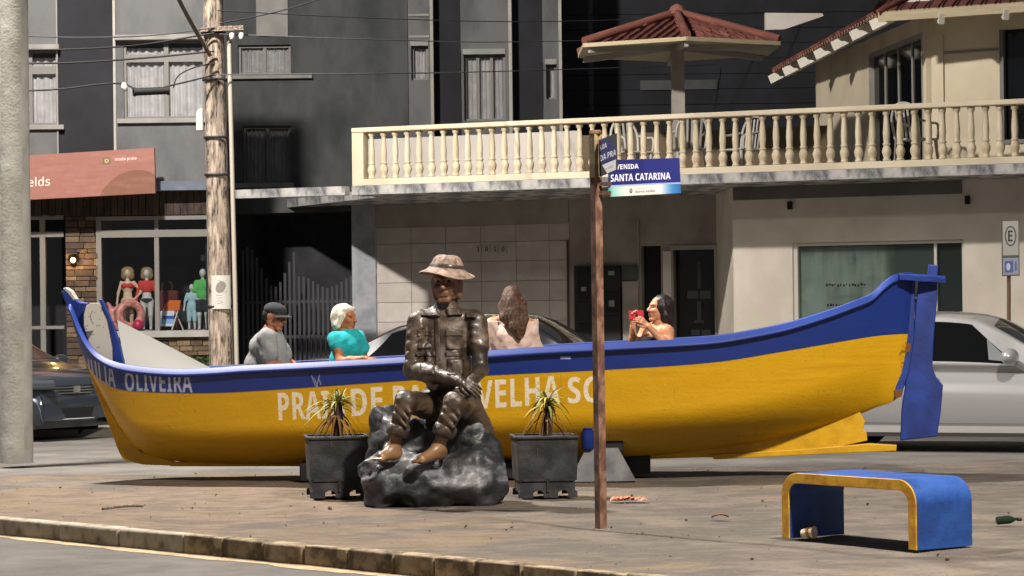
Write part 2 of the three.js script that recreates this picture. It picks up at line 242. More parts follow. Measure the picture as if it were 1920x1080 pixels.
// ================================================================ ground
{
  const road = new THREE.PlaneGeometry(300, 300); road.rotateX(-Math.PI / 2); road.translate(0, -0.15, -60);
  struct('road', uvm(road), M.road);
}
const K0 = G(0, 970), K1 = G(1200, 1079), kd = K1.clone().sub(K0).setY(0).normalize(), kn = V(-kd.z, 0, kd.x);   // along the kerb; kn points to the road
if (kn.z < 0) kn.negate();
const kerbAt = (s) => K0.clone().addScaledVector(kd, s);
const kerbS = (px, py) => G(px, py).sub(K0).dot(kd);
const backZ = (x) => -26.9 - 0.02 * x;
const PLAZA = (() => { const a = kerbAt(-9), b = kerbAt(16); return [V(a.x, 0, a.z), V(b.x, 0, b.z), V(18, 0, b.z), V(18, 0, backZ(18)), V(a.x, 0, backZ(a.x))]; })();
{ // plaza: grey pavement under drifts of sand, as one sheet on a slab
  const x0 = -14, x1 = 18, z0 = -29, z1 = -7, W = 2048, H = 1408, d = new Uint8Array(W * H * 4), b = new Uint8Array(W * H * 4);
  const c = { sand: rgb('#6b5c4e'), sand2: rgb('#584b3f'), ochre: rgb('#5e4f38'), grey: rgb('#605850'), grey2: rgb('#4d4740'), pale: rgb('#7a6c5e'), moss: rgb('#5f5942') };
  for (let j = 0; j < H; j++) for (let i = 0; i < W; i++) {
    const x = lerp(x0, x1, i / W), z = lerp(z0, z1, j / H), u = x / 32, v = z / 32;
    const n1 = fbm(u, v * 0.8, 14, 5, 301), n2 = fbm(u, v, 60, 4, 311), n3_ = fbm(u * 0.7, v, 220, 3, 321), g = hash(i, j, 33);
    const kd_ = (x - K0.x) * -kn.x + (z - K0.z) * -kn.z;                    // metres inside the kerb
    let sand = 0.62 - 0.55 * sstep(-0.6, 2.2, x + (n1 - 0.5) * 2.5) * sstep(0.5, 2.0, kd_ + (n1 - 0.5) * 2) + (n1 - 0.5) * 1.7 + (n2 - 0.5) * 0.9; sand = sstep(0.3, 0.62, sand);
    const gm = clamp((n2 - 0.5) * 2.4 + 0.5 + (n3_ - 0.5) * 2.2), sm = clamp((n3_ - 0.5) * 3.4 + 0.5 + (n1 - 0.5) * 1.4 + (n2 - 0.5) * 1.2);
    const mossy = sstep(0.2, 0.75, n1 + 0.25 - 0.22 * kd_) * sstep(-2.5, 2.5, x) * 0.7, pale = sstep(0.62, 0.78, n2) * 0.3;
    const k = (j * W + i) * 4;
    for (let q = 0; q < 3; q++) {
      let s = lerp(c.sand2[q], c.sand[q], sm), e = lerp(c.grey2[q], c.grey[q], gm); s = lerp(s, c.ochre[q], 0.5 * sstep(0.45, 0.7, n2)); s = lerp(s, c.moss[q], mossy);
      let o = lerp(e, s, sand); o = lerp(o, c.pale[q], pale); o *= 0.92 + 0.16 * g; if (g > 0.985) o *= 0.6; d[k + q] = clamp(o, 0, 255);
    }
    d[k + 3] = 255; const hgt = clamp(0.25 + sand * 0.3 + (n2 - 0.5) * 0.8 + (n3_ - 0.5) * 0.7 + (g - 0.5) * 0.12); b[k] = b[k + 1] = b[k + 2] = hgt * 255; b[k + 3] = 255;
  }
  const tx = (a, s) => { const t = new THREE.DataTexture(a, W, H); if (s) t.colorSpace = THREE.SRGBColorSpace; t.magFilter = THREE.LinearFilter; t.minFilter = THREE.LinearMipmapLinearFilter; t.generateMipmaps = true; t.needsUpdate = true; return t; };
  M.plaza = std({ map: tx(d, true), bumpMap: tx(b), bumpScale: 0.045, roughness: 0.95 });
  const N = 220, NV = 150, inside = (p) => { let r = false; for (let i = 0, j = 4; i < 5; j = i++) { const a = PLAZA[i], q = PLAZA[j]; if ((a.z > p.z) !== (q.z > p.z) && p.x < (q.x - a.x) * (p.z - a.z) / (q.z - a.z) + a.x) r = !r; } return r; };
  // ruled surface between the kerb (inner edge) and the back edge, gently uneven
  const inner = (s) => kerbAt(s).addScaledVector(kn, -0.13);
  const top = grid(N, NV, (u, v) => { const s = lerp(-9, 16, u), a = inner(s), bz = Math.min(backZ(a.x), a.z - 0.5), bx = a.x; const q = V(bx, 0, lerp(a.z, bz, v)); q.y = -0.012 + 0.03 * (fbm((q.x + 40) / 32, (q.z + 40) / 32, 34, 3, 71) - 0.5) * sstep(0, 0.06, v); q.u = (q.x - x0) / (x1 - x0); q.v = (q.z - z0) / (z1 - z0); return q; });
  const m = struct('plaza_pavement', top, M.plaza);
}
{ // street behind the plaza and the far pavement
  const g = new THREE.PlaneGeometry(90, 9.2); g.rotateX(-Math.PI / 2); g.translate(0, -0.05, -31.3); struct('street', uvm(g), M.street);
  const s = box(90, 0.12, 22, 0, 0.0, -46.8); struct('far_pavement', uvm(s), nmat(noiseMaps({ c: ['#77736a', '#8c877d'], metre: 2, per: 5, s: 15 }), {}, 0.004));
}
{ // kerb stones
  const k = new THREE.Group(); k.name = 'kerb'; k.userData = { kind: 'structure' }; k.position.copy(K0).setY(-0.15); scene.add(k);
  const white = nmat(noiseMaps({ c: ['#6d6557', '#988f7f', '#aaa292', '#b2aa9b'], metre: 0.7, per: 5, s: 81, gain: 2.2 }), {}, 0.006);
  const brown = [0, 1, 2].map((i) => nmat(noiseMaps({ c: ['#5d5140', '#84755d', '#9b8b70', '#a5977e'], metre: 0.6, per: 6, s: 84 + i, gain: 2.6 }), {}, 0.012));
  const joints = [-8.6, -7.6, -6.6, -5.6, -4.6, -3.6, -2.6, -1.6, -0.6]; for (const [x, y] of [[93, 981], [210, 991], [334, 1002], [402, 1009], [475, 1016], [548, 1023], [628, 1031], [715, 1039], [790, 1046], [868, 1053], [958, 1061], [1060, 1070], [1160, 1078]]) joints.push(kerbS(x, y));
  while (joints[joints.length - 1] < 15) joints.push(joints[joints.length - 1] + 0.42);
  const s1 = kerbS(334, 1002) - 0.01;
  for (let i = 0; i + 1 < joints.length; i++) {
    const a = joints[i] + 0.006, b = joints[i + 1] - 0.006, isW = joints[i] < s1, L = b - a, h = 0.15 + rr(-0.006, 0.004), g = new RoundedBoxGeometry(L, h + 0.05, 0.13, 2, isW ? 0.022 : 0.014);
    const p = g.attributes.position; for (let q = 0; q < p.count; q++) { const n = fbm3(p.getX(q) * 9 + i * 3, p.getY(q) * 14, p.getZ(q) * 14, 5) - 0.5; p.setXYZ(q, p.getX(q), p.getY(q) + n * 0.012, p.getZ(q) + n * 0.016); }
    g.computeVertexNormals(); uvm(g); const gg = uvm(g); gg.rotateX(rr(-0.04, 0.04)); gg.rotateY(-Math.atan2(kd.z, kd.x) + rr(-0.01, 0.01)); const c = kerbAt((a + b) / 2).addScaledVector(kn, -0.065 + rr(-0.008, 0.008)); gg.translate(c.x, -0.15 + (h - 0.05) / 2, c.z);
    part('kerb_stone', gg, isW ? white : brown[i % 3], k);
  }
}
{ // sand lying in the gutter and over the kerb
  const m = nmat(noiseMaps({ c: ['#8d7b62', '#ab9878', '#b7a688'], metre: 0.5, per: 6, s: 88, fine: 0.4 }), {}, 0.006);
  const g = grid(300, 3, (u, v) => { const s = lerp(-9, 15, u), w = 0.05 + 0.16 * fbm(u, 0.3, 60, 4, 72), q = kerbAt(s).addScaledVector(kn, -0.03 + v * w); q.y = -0.15 + 0.012 * (1 - v) + 0.003; return q; });
  const o = single('gutter_sand', uvm(g), m, 'pale strip of sand lying in the gutter along the kerb', 'sand'); o.userData.kind = 'stuff';
}

{ // grit, clods and bits of leaf strewn over the pavement
  const g = new THREE.IcosahedronGeometry(1, 0), m = new THREE.InstancedMesh(g, std({ color: '#ffffff', roughness: 1 }), 600), q = new THREE.Object3D(), c = new THREE.Color(), tones = ['#6d5f50', '#7a6b5b', '#867868', '#54483b', '#605a52']; seed = 991;
  for (let i = 0; i < 600; i++) { let x, z; do { x = rr(-6, 5.5); z = rr(-27, -13); } while ((x - K0.x) * -kn.x + (z - K0.z) * -kn.z < 0.16); const s = 0.003 + 0.01 * rnd() ** 5; q.position.set(x, -0.003 + s * 0.3, z); q.rotation.set(rr(0, 6), rr(0, 6), rr(0, 6)); q.scale.set(s * rr(0.8, 2.2), s * rr(0.4, 0.9), s * rr(0.8, 1.6)); q.updateMatrix(); m.setMatrixAt(i, q.matrix); m.setColorAt(i, c.set(tones[Math.floor(rnd() * 5)])); }
  m.name = 'grit'; tag(m, 'small grit and clods of sand strewn over the pavement', 'grit').userData.kind = 'stuff'; scene.add(shade(m));
}
// ================================================================ corner building with the balcony
const R = facade(455, 42, 1920, 36.9);
const SLAB_Y = R.uv(900, 358, 0)[1], SLAB_T = 0.14, DECK = SLAB_Y + SLAB_T;
const bRight = thing('balcony_building', 'cream two storey building with a long balustraded balcony over its ground floor', 'building', R.at(5, 0, -1.2));
const U = (px, out = 0) => R.uv(px, 500, out)[0], Y = (px, py, out = 0) => R.uv(px, py, out)[1];
{
  const Pb = bRight, uEnd = U(1920) + 1.6, OF = -1.45, OR = -3.6;      // wall under the balcony, recessed wall of the passage
  // slab: its left edge runs back at a slant, a narrow ledge goes on to the left
  const lamp = LAMPS.plaza.p, W1 = R.hit(700, 487, OR + 0.05), W2 = R.hit(812, 556, OR + 0.05);
  const cut = (w) => { const t = (lamp.y - SLAB_Y) / (lamp.y - w.y), q = lamp.clone().lerp(w, t).sub(R.A); return [q.dot(R.ux), q.dot(R.n)]; };
  const [a, b] = [cut(W1), cut(W2)], uOn = (o) => a[0] + (b[0] - a[0]) * (o - a[1]) / (b[1] - a[1]);
  console.log('slab edge', a, b, uOn(0), uOn(OR), 'u663', U(663), 'deck', DECK);
  const sh = new THREE.Shape([[b[0], 0], [uEnd, 0], [uEnd, 9], [uOn(OR) - 0.2, 9], [uOn(OR) - 0.2, -OR + 0.1], [uOn(OR), -OR], [b[0], -b[1]]].map((q) => new THREE.Vector2(...q)));
  const g = new THREE.ExtrudeGeometry(sh, { depth: SLAB_T, bevelEnabled: false }); g.rotateX(-Math.PI / 2); g.translate(0, SLAB_Y, 0); part('balcony_slab', R.place(uvm(g)), M.slab, Pb);
  part('ledge', R.raw(U(455, 0), SLAB_Y - 0.005, b[0] - 0.005, SLAB_Y + SLAB_T - 0.01, 0.06, 0.22), M.slab, Pb);
  // ground floor
  const winR = R.ext(1487, 452, 1808, 700, OF);
  const uC = U(1377, OF), yB = 0.06;
  winR[1] = 0.5;
  part('wall', R.wall([uC, yB, uEnd, SLAB_Y], [winR], OF - 0.25, OF), M.wallCream, Pb);
  const uD = U(1345, OR);
  part('wall', prism([R.at(uD, yB, OR), R.at(uC - 0.01, yB, OF), R.at(uC - 0.01, SLAB_Y, OF), R.at(uD, SLAB_Y, OR)], 0.02), M.wallCream, Pb);
  const door1 = R.ext(1204, 461, 1241, 800, OR), door2 = R.ext(1265, 468, 1342, 800, OR); door1[1] = door2[1] = yB + 0.05;
  const meters = R.ext(1081, 498, 1166, 645, OR); meters[1] = 0.8;
  const uG = U(705, OR), uT = U(1068, OR);
  part('wall', R.wall([uT, yB, uD + 0.01, SLAB_Y], [door1, door2], OR - 0.2, OR), M.wallBrown, Pb);
  part('wall', R.raw(uG, yB, uT - 0.005, SLAB_Y, OR - 0.2, OR - 0.03), M.grout, Pb);
  // large wall tiles left of the doors
  const vx = [705, 771, 836, 902, 968, 1030, 1068], vy = [0.07, 0.42, 0.75, 1.08, 1.41, 1.74, 2.07, 2.4, 2.72, 3.0];
  for (let i = 0; i + 1 < vx.length; i++) for (let j = 0; j + 1 < vy.length; j++) { const u0 = U(vx[i], OR) + 0.004, u1 = U(vx[i + 1], OR) - 0.004; part('wall_tile', R.raw(u0, vy[j] + 0.004, u1, vy[j + 1] - 0.004, OR - 0.028, OR + rr(-0.002, 0.003)), M.tileWall[(i * 3 + j * 5) % 3], Pb); }
  part('lintel_band', R.raw(uG, 3.0, uT, SLAB_Y - 0.002, OR - 0.025, OR + 0.03), M.wallBrown, Pb);
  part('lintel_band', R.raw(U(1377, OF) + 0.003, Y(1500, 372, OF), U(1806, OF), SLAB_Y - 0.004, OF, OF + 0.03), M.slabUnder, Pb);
  part('conduit_pipe', rod(R.at(U(1066, OR), 0.5, OR + 0.03), R.at(U(1066, OR), 2.72, OR + 0.03), 0.018), std({ color: '#4d3f33' }), Pb);
  part('conduit_pipe', rod(R.at(U(1198, OR), 2.0, OR + 0.03), R.at(U(1198, OR), 3.0, OR + 0.03), 0.016), M.trimLight, Pb);
  // doors
  const dk = R.raw(door1[0], door1[1], door1[2], door1[3], OR - 0.6, OR - 0.12); part('door', dk, M.interior, Pb);
  const d2 = part('door', R.raw(door2[0], door2[1], door2[2], door2[3], OR - 0.16, OR - 0.1), phy({ color: '#191a1b', roughness: 0.18 }), Pb, 'dark glass door with frosted marks');
  const fr = (r, w, o0, o1) => [R.raw(r[0] - w, r[1], r[0], r[3] + w, o0, o1), R.raw(r[2], r[1], r[2] + w, r[3] + w, o0, o1), R.raw(r[0], r[3], r[2], r[3] + w, o0, o1)];
  part('door_frame', fr(door2, 0.07, OR - 0.1, OR + 0.03), M.trimLight, d2);
  part('pillar', R.raw(U(1247, OR), yB, U(1262, OR), door2[3] - 0.02, OR + 0.002, OR + 0.1), M.wallWhite, Pb);
  const frost = std({ color: '#4a4c4c', roughness: 0.8 }), dc = (px, py) => R.uv(px, py, OR - 0.1);
  for (const [x0, y0, x1, y1] of [[1289, 545, 1309, 560], [1312, 545, 1333, 560], [1308, 470 + 20, 1313, 540], [1308, 565, 1314, 606], [1302, 600, 1320, 606], [1296, 618, 1312, 628], [1316, 618, 1332, 628]]) { const p = dc(x0, y1), q = dc(x1, y0); part('frosted_mark', R.raw(p[0], p[1], q[0], q[1], OR - 0.1, OR - 0.096), frost, d2); }
  // meter cabinet between the conduits
  const mc = part('meter_cabinet', R.raw(meters[0], meters[1], meters[2], meters[3], OR, OR + 0.08), M.steelDark, Pb);
  for (const [x0, y0, x1, y1, m] of [[1085, 503, 1105, 560, M.black], [1085, 566, 1105, 600, M.steelDark], [1136, 503, 1164, 540, M.steelDark], [1136, 546, 1164, 585, M.black], [1086, 606, 1106, 640, M.black], [1136, 592, 1164, 640, M.steelDark]]) { const p = R.ext(x0, y0, x1, y1, OR + 0.08); part('meter_door', R.raw(p[0], p[1], p[2], p[3], OR + 0.08, OR + 0.1, 0.006), m, mc); }
  for (const [x0, y0, x1, y1] of [[1141, 508, 1152, 516], [1142, 563, 1152, 575], [1090, 538, 1099, 546]]) { const p = R.ext(x0, y0, x1, y1, OR + 0.1); part('meter_window', R.raw(p[0], p[1], p[2], p[3], OR + 0.1, OR + 0.106), std({ color: '#8b8a84', roughness: 0.3 }), mc); }
  { const p = R.ext(1170, 497, 1200, 645, OR), q = R.ext(1170, 527, 1200, 645, OR); part('utility_box', R.raw(p[0], p[3] - 0.24, p[2], p[3], OR, OR + 0.06, 0.01), M.darkWall, Pb); part('utility_box', R.raw(q[0], 0.8, q[2], q[3], OR, OR + 0.07, 0.01), M.wallBrown, Pb); }
  // big shop window, whitewashed from inside
  const paneTex = canvasTex(512, 256, (c, w, h) => { c.fillStyle = '#39443f'; c.fillRect(0, 0, w, h); for (let i = 0; i < 1500; i++) { const v = rnd(); c.fillStyle = `rgba(${110 + 40 * v | 0},${125 + 40 * v | 0},${118 + 40 * v | 0},0.045)`; c.fillRect(rr(-40, w * 0.62), rr(-20, h), rr(10, 60), rr(10, 90)); } c.fillStyle = 'rgba(20,24,24,0.85)'; c.font = 'bold 17px sans-serif'; [[100, 74, 150], [104, 112, 170], [130, 150, 110], [120, 184, 140]].forEach(([x, y, n]) => { for (let q = x; q < x + n; q += 11) c.fillRect(q, y + rr(-1, 1), rr(4, 10), rr(2, 5)); }); });
  const win = part('shop_window', [R.raw(winR[0], winR[1], winR[0] + 0.07, winR[3], OF - 0.2, OF - 0.03), R.raw(winR[2] - 0.04, winR[1], winR[2], winR[3], OF - 0.2, OF - 0.06), R.raw(winR[0] + 0.07, winR[3] - 0.05, winR[2] - 0.04, winR[3], OF - 0.2, OF - 0.05), R.raw(U(1752, OF) - 0.02, winR[1], U(1752, OF) + 0.02, winR[3] - 0.05, OF - 0.18, OF - 0.06)], M.frameWhite, Pb);
  const pane = (u0, u1, map) => { const g = new THREE.PlaneGeometry(u1 - u0, winR[3] - winR[1] - 0.05); const b = new THREE.BoxGeometry(u1 - u0, winR[3] - winR[1] - 0.05, 0.01); b.translate((u0 + u1) / 2, (winR[3] + winR[1] - 0.05) / 2, OF - 0.12); return R.place(b); };
  part('pane', pane(winR[0] + 0.07, U(1752, OF) - 0.02), phy({ map: paneTex, roughness: 0.12 }), win);
  part('pane', pane(U(1752, OF) + 0.02, winR[2] - 0.04), phy({ color: '#262e2d', roughness: 0.1 }), win);
  for (const [x, y] of [[1480, 385], [1813, 375]]) { const [u, v] = R.uv(x, y, OF + 0.06); part('wall_vent', R.raw(u - 0.035, v - 0.06, u + 0.035, v + 0.06, OF, OF + 0.07, 0.01), M.black, Pb); }
  // column and gate of the passage at the left
  part('column', R.raw(U(660, OR + 0.06), yB, U(704, OR + 0.06), SLAB_Y - 0.002, OR - 0.2, OR + 0.06), nmat(noiseMaps({ c: ['#8d9099', '#a3a6ae', '#b0b2b8'], metre: 1.2, per: 5, s: 40, gain: 2 }), {}, 0.003), Pb);
  const uL = U(440, OR), uR = U(660, OR);
  part('lintel', R.raw(uL - 0.1, Y(560, 398, OR), uR - 0.003, SLAB_Y + 0.3, OR - 0.3, OR + 0.02), M.darkWall, Pb);
  part('passage_wall', [R.raw(uL - 0.4, yB, uL, SLAB_Y, OR - 1.1, OR - 0.02), R.raw(uR, yB, uR + 0.2, SLAB_Y, OR - 1.1, OR - 0.22), R.raw(uL - 0.4, yB, uR + 0.2, SLAB_Y, OR - 1.3, OR - 1.1), R.raw(uL, SLAB_Y - 0.1, uR, SLAB_Y, OR - 1.1, OR - 0.31)], nmat(noiseMaps({ c: ['#26272b', '#323338', '#3c3d42'], metre: 1.5, per: 5, s: 42, gain: 2 }), {}, 0.003), Pb);
  for (let i = 0; i < 4; i++) { const p = R.ext(890 + i * 15.5, 460, 903 + i * 15.5, 474, OR + 0.02), m = part('number_tile', R.raw(p[0], p[1], p[2], p[3], OR + 0.004, OR + 0.016, 0.002), M.trimLight, Pb); const tx = canvasTex(64, 64, (k) => { k.fillStyle = '#b7b4ae'; k.fillRect(0, 0, 64, 64); k.fillStyle = '#1a1a1c'; k.font = 'bold 58px serif'; k.fillText('1050'[i], 17, 52); }); part('digit', R.place((() => { const g = new THREE.PlaneGeometry(p[2] - p[0] - 0.008, p[3] - p[1] - 0.008); g.translate((p[0] + p[2]) / 2, (p[1] + p[3]) / 2, OR + 0.0185); return g; })()), std({ map: tx, roughness: 0.5 }), m); }
  // upper wall behind the ledge and under the terrace
  part('terrace_parapet', R.raw(U(692, -4), DECK, U(1085, -4), DECK + 1.0, -4.2, -4), M.wallWhite, Pb);
  part('terrace_parapet', R.raw(U(1085, -4), DECK, U(1560, -4.2), DECK + 0.92, -4.25, -4.05), nmat(noiseMaps({ c: ['#5d5040', '#75664f'], metre: 1, per: 5, s: 41 }), {}, 0.004), Pb);  // dark brown puts the shade on this stretch of parapet into the colour
}
{ // gate of vertical slats
  const OR = -3.6, u0 = U(446, OR), u1 = U(657, OR), top = Y(560, 398, OR) - 0.02;
  const g = thing('slatted_gate', 'dark slatted metal gate closing the passage left of the bluish column', 'gate', R.at((u0 + u1) / 2, 0.06, OR - 0.1));
  const mt = std({ color: '#4b4c51', roughness: 0.6, metalness: 0.1 }), n = 24;
  for (let i = 0; i < n; i++) { const u = lerp(u0 + 0.04, u1 - 0.04, i / (n - 1)); part('slat', R.raw(u - 0.022, 0.12, u + 0.022, top - 0.9 + 0.35 * Math.sin(i * 0.55 + 1) * (i < 12 ? 1 : 0.3) - (i > 11 ? 0.28 : 0), OR - 0.12, OR - 0.1), mt, g); }
  for (const y of [0.35, 1.15, 1.75]) part('rail', R.raw(u0, y, u1, y + 0.05, OR - 0.15, OR - 0.121), mt, g);
}
{ // balustrade
  const b0 = Y(900, 330, 0), yTop = Y(1300, 211.5, 0.02), u0 = U(663, -0.05), u1 = U(1920) + 1.2;
  const t = thing('balustrade', 'long cream balustrade with turned balusters along the balcony edge', 'balustrade', R.at(u0, DECK, -0.12));
  const hb = 0.1, ht = 0.075, yb = DECK + hb, yt = yTop - ht, H = yt - yb;
  part('bottom_rail', R.raw(u0 + 0.2, DECK, u1, yb, -0.22, -0.02, 0.012), M.cream, t);
  part('handrail', R.raw(u0, yt, u1, yTop, -0.23, -0.01, 0.018), M.cream, t);
  part('end_post', R.raw(u0 + 0.0, DECK, u0 + 0.2, yt, -0.21, -0.03, 0.01), M.cream, t);
  const prof = [[0.055, 0], [0.055, 0.05], [0.04, 0.06], [0.05, 0.1], [0.066, 0.17], [0.066, 0.22], [0.045, 0.29], [0.042, 0.31], [0.056, 0.325], [0.056, 0.345], [0.042, 0.36], [0.046, 0.46], [0.05, 0.55], [0.043, 0.7], [0.034, 0.86], [0.032, 0.9], [0.05, 0.925], [0.05, 0.945], [0.055, 0.95], [0.055, 1]].map(([r, y]) => [r, y * (H + 0.004)]);
  const geo = prep(lathe([[0.0, 0], ...prof, [0, H + 0.004]], 12));
  const n = Math.round((u1 - u0 - 0.3) / 0.205);
  for (let i = 0; i < n; i++) at('baluster', geo, M.baluster[Math.floor(rnd() * 3)], t, R.at(lerp(u0 + 0.3, u1 - 0.1, i / (n - 1)) + rr(-0.004, 0.004), yb - 0.002, -0.12), rr(0, 6));
}
// ---------------------------------------------------------------- upper storey of the house on the balcony
{
  const HL = facade(1535, 46.5, 1739, 39.2), HF = facade(1739, 39.2, 1990, 38.0);
  const t = thing('upper_house', 'cream upper storey house with glazed doors and white rafter ends under red tiles', 'house', HL.at(3, DECK, -1));
  const uL1 = HL.uv(1739, 300)[0], dr = HL.ext(1630, 80, 1731, 300, 0); dr[1] = DECK + 0.06;
  const top = 5.85;
  part('wall', HL.wall([0, DECK, uL1, top], [dr], -0.15, 0), M.cream, t);
  const w2 = HF.ext(1876, 52, 1985, 268, 0), uF1 = HF.uv(1990, 300)[0];
  part('wall', HF.wall([0.003, DECK, uF1, top], [w2], -0.15, 0), M.cream, t);
  const door = part('glazed_door', [HL.raw(dr[0], dr[1], dr[0] + 0.07, dr[3], -0.1, 0.004), HL.raw(dr[2] - 0.07, dr[1], dr[2], dr[3], -0.1, 0.004), HL.raw(dr[0] + 0.07, dr[3] - 0.07, dr[2] - 0.07, dr[3], -0.1, 0.004), ...[0.25, 0.5, 0.75].map((k) => HL.raw(lerp(dr[0], dr[2], k) - 0.025, dr[1], lerp(dr[0], dr[2], k) + 0.025, dr[3] - 0.07, -0.068, -0.05))], M.trimLight, t);
  for (let k = 0; k < 4; k++) part('pane', HL.raw(lerp(dr[0], dr[2], k / 4) + 0.035, dr[1], lerp(dr[0], dr[2], (k + 1) / 4) - 0.035, dr[3] - 0.07, -0.09, -0.07), M.glassDark, door);
  const win = part('window', [HF.raw(w2[0], w2[1], w2[0] + 0.06, w2[3], -0.1, 0.025), HF.raw(w2[0] + 0.06, w2[1], w2[2], w2[1] + 0.06, -0.1, 0.025)], M.frameGrey, t); part('pane', HF.raw(w2[0] + 0.06, w2[1] + 0.06, w2[2], w2[3], -0.08, -0.06), M.glassDark, win);
  part('wall_moulding', HF.raw(0.005, HF.uv(1800, 97)[1] - 0.02, w2[0] - 0.02, HF.uv(1800, 97)[1] + 0.02, 0.001, 0.018), M.trimGrey, t);
  part('corner_pilaster', HF.raw(0.02, DECK + 0.02, 0.32, top - 0.3, 0.001, 0.035), M.cream, t);
  part('inner_wall', [HL.raw(0, DECK, 0.2, top, -6, -0.16), HL.raw(0.2, DECK, uL1 - 0.2, top, -6.2, -6)], M.interior, t);
  // roof: eaves seen from below, red tiles on the two slopes
  const C = P(1647, 22, 38.2), L = P(1447, 102, 47.5), Rt = P(1985, -2, 36.9); L.y = C.y; Rt.y = C.y; const inn = (p, k, h) => p.clone().addScaledVector(k, h);
  const left = L.clone().sub(C), right = Rt.clone().sub(C), lu = left.clone().normalize(), ru = right.clone().normalize();
  const apex = C.clone().addScaledVector(lu, 4).addScaledVector(ru, 4).add(V(0, 1.75, 0)), L2 = L.clone().addScaledVector(ru, 4).add(V(0, 1.75, 0)), R2 = Rt.clone().addScaledVector(lu, 4).add(V(0, 1.75, 0));
  const sheet = (a, b, c, d, th) => { const g = []; const n = b.clone().sub(a).cross(d.clone().sub(a)).normalize(); if (n.y < 0) n.negate(); const f = [a, b, c, d], lo = f.map((p) => p.clone().addScaledVector(n, -th)); const q = (w, x, y, z) => grid(1, 1, (u, v) => w.clone().lerp(x, u).lerp(z.clone().lerp(y, u), v)); g.push(q(...f), q(lo[3], lo[2], lo[1], lo[0]), q(f[0], f[1], lo[1], lo[0]), q(f[1], f[2], lo[2], lo[1]), q(f[2], f[3], lo[3], lo[2]), q(f[3], f[0], lo[0], lo[3])); return merge(g); };
  part('roof_deck', uvm(sheet(C, Rt, R2, apex, 0.05)), M.soffit, t); part('roof_deck', uvm(sheet(L, C, apex, L2, 0.05)), M.soffit, t);
  { const up = V(0, 0.014, 0), q = (p) => p.clone().add(up); part('roof_underlay', uvm(sheet(q(C), q(Rt), q(R2), q(apex), 0.012)), M.tileRed[2], t); part('roof_underlay', uvm(sheet(q(L), q(C), q(apex), q(L2), 0.012)), M.tileRed[2], t); }
  part('fascia_board', [bar(C.clone().add(V(0, -0.08, 0)), Rt.clone().add(V(0, -0.08, 0)), 0.03, 0.13)], M.soffit, t);
  const raf = (o, s, dir, n, m, w = 0.08, hh = 0.15) => { for (let i = 0; i < n; i++) { const a = o.clone().addScaledVector(dir, s + i * m[0]), b = a.clone().addScaledVector(m[1], 1.25); a.addScaledVector(m[1], -0.02); a.y -= 0.17; b.y += 0.36; part('rafter', bar(a, b, w, hh), M.rafter, t, i === 0 ? 'white painted rafter end' : undefined); } };
  raf(C, 0.95, ru, 4, [0.95, lu]); raf(C, 0.35, lu, 7, [1.5, ru], 0.12, 0.15);
  // tiles: half round barrels, each its own piece, as far as the slope shows
  const tg = (() => { const g = new THREE.CylinderGeometry(0.075, 0.09, 0.4, 7, 1, true, -Math.PI / 2, Math.PI); g.rotateX(Math.PI / 2); return prep(g); })();
  const slope = (o, al, up0, width, rows, grow) => { const up = up0.clone().normalize(), nn = al.clone().cross(up).normalize(); if (nn.y < 0) nn.negate(); for (let r = 0; r < rows; r++) for (let x = 0.1; x < width; x += 0.21) { if (x < grow * r * 0.34) continue; const m = shade(new THREE.Mesh(tg, M.tileRed[Math.floor(rnd() * 5)])); m.name = 'roof_tile'; const p = o.clone().addScaledVector(al, x).addScaledVector(up, 0.21 + r * 0.34).addScaledVector(nn, 0.03 + rr(0, 0.012)); m.matrixAutoUpdate = true; const mt = new THREE.Matrix4().makeBasis(al.clone(), nn.clone(), al.clone().cross(nn).normalize()); m.quaternion.setFromRotationMatrix(mt); m.position.copy(p).sub(originOf(t)); t.add(m); } };
  slope(C, ru, lu.clone().multiplyScalar(4).add(V(0, 1.75, 0)), right.length(), 8, 0.9);
  slope(C, lu, ru.clone().multiplyScalar(4).add(V(0, 1.75, 0)), left.length(), 5, 0.9);
  // white wall end of the house behind, above the eave
  const WB = facade(1434, 49, 1545, 49); single('white_gable_wall', prism([WB.hit(1434, 25), WB.hit(1434, 57), WB.hit(1470, 56), WB.hit(1543, 31), WB.hit(1541, 26)].reverse(), 0.2), M.wallWhite, 'short white wall showing above the eave right of the red parasol roof', 'wall');
}
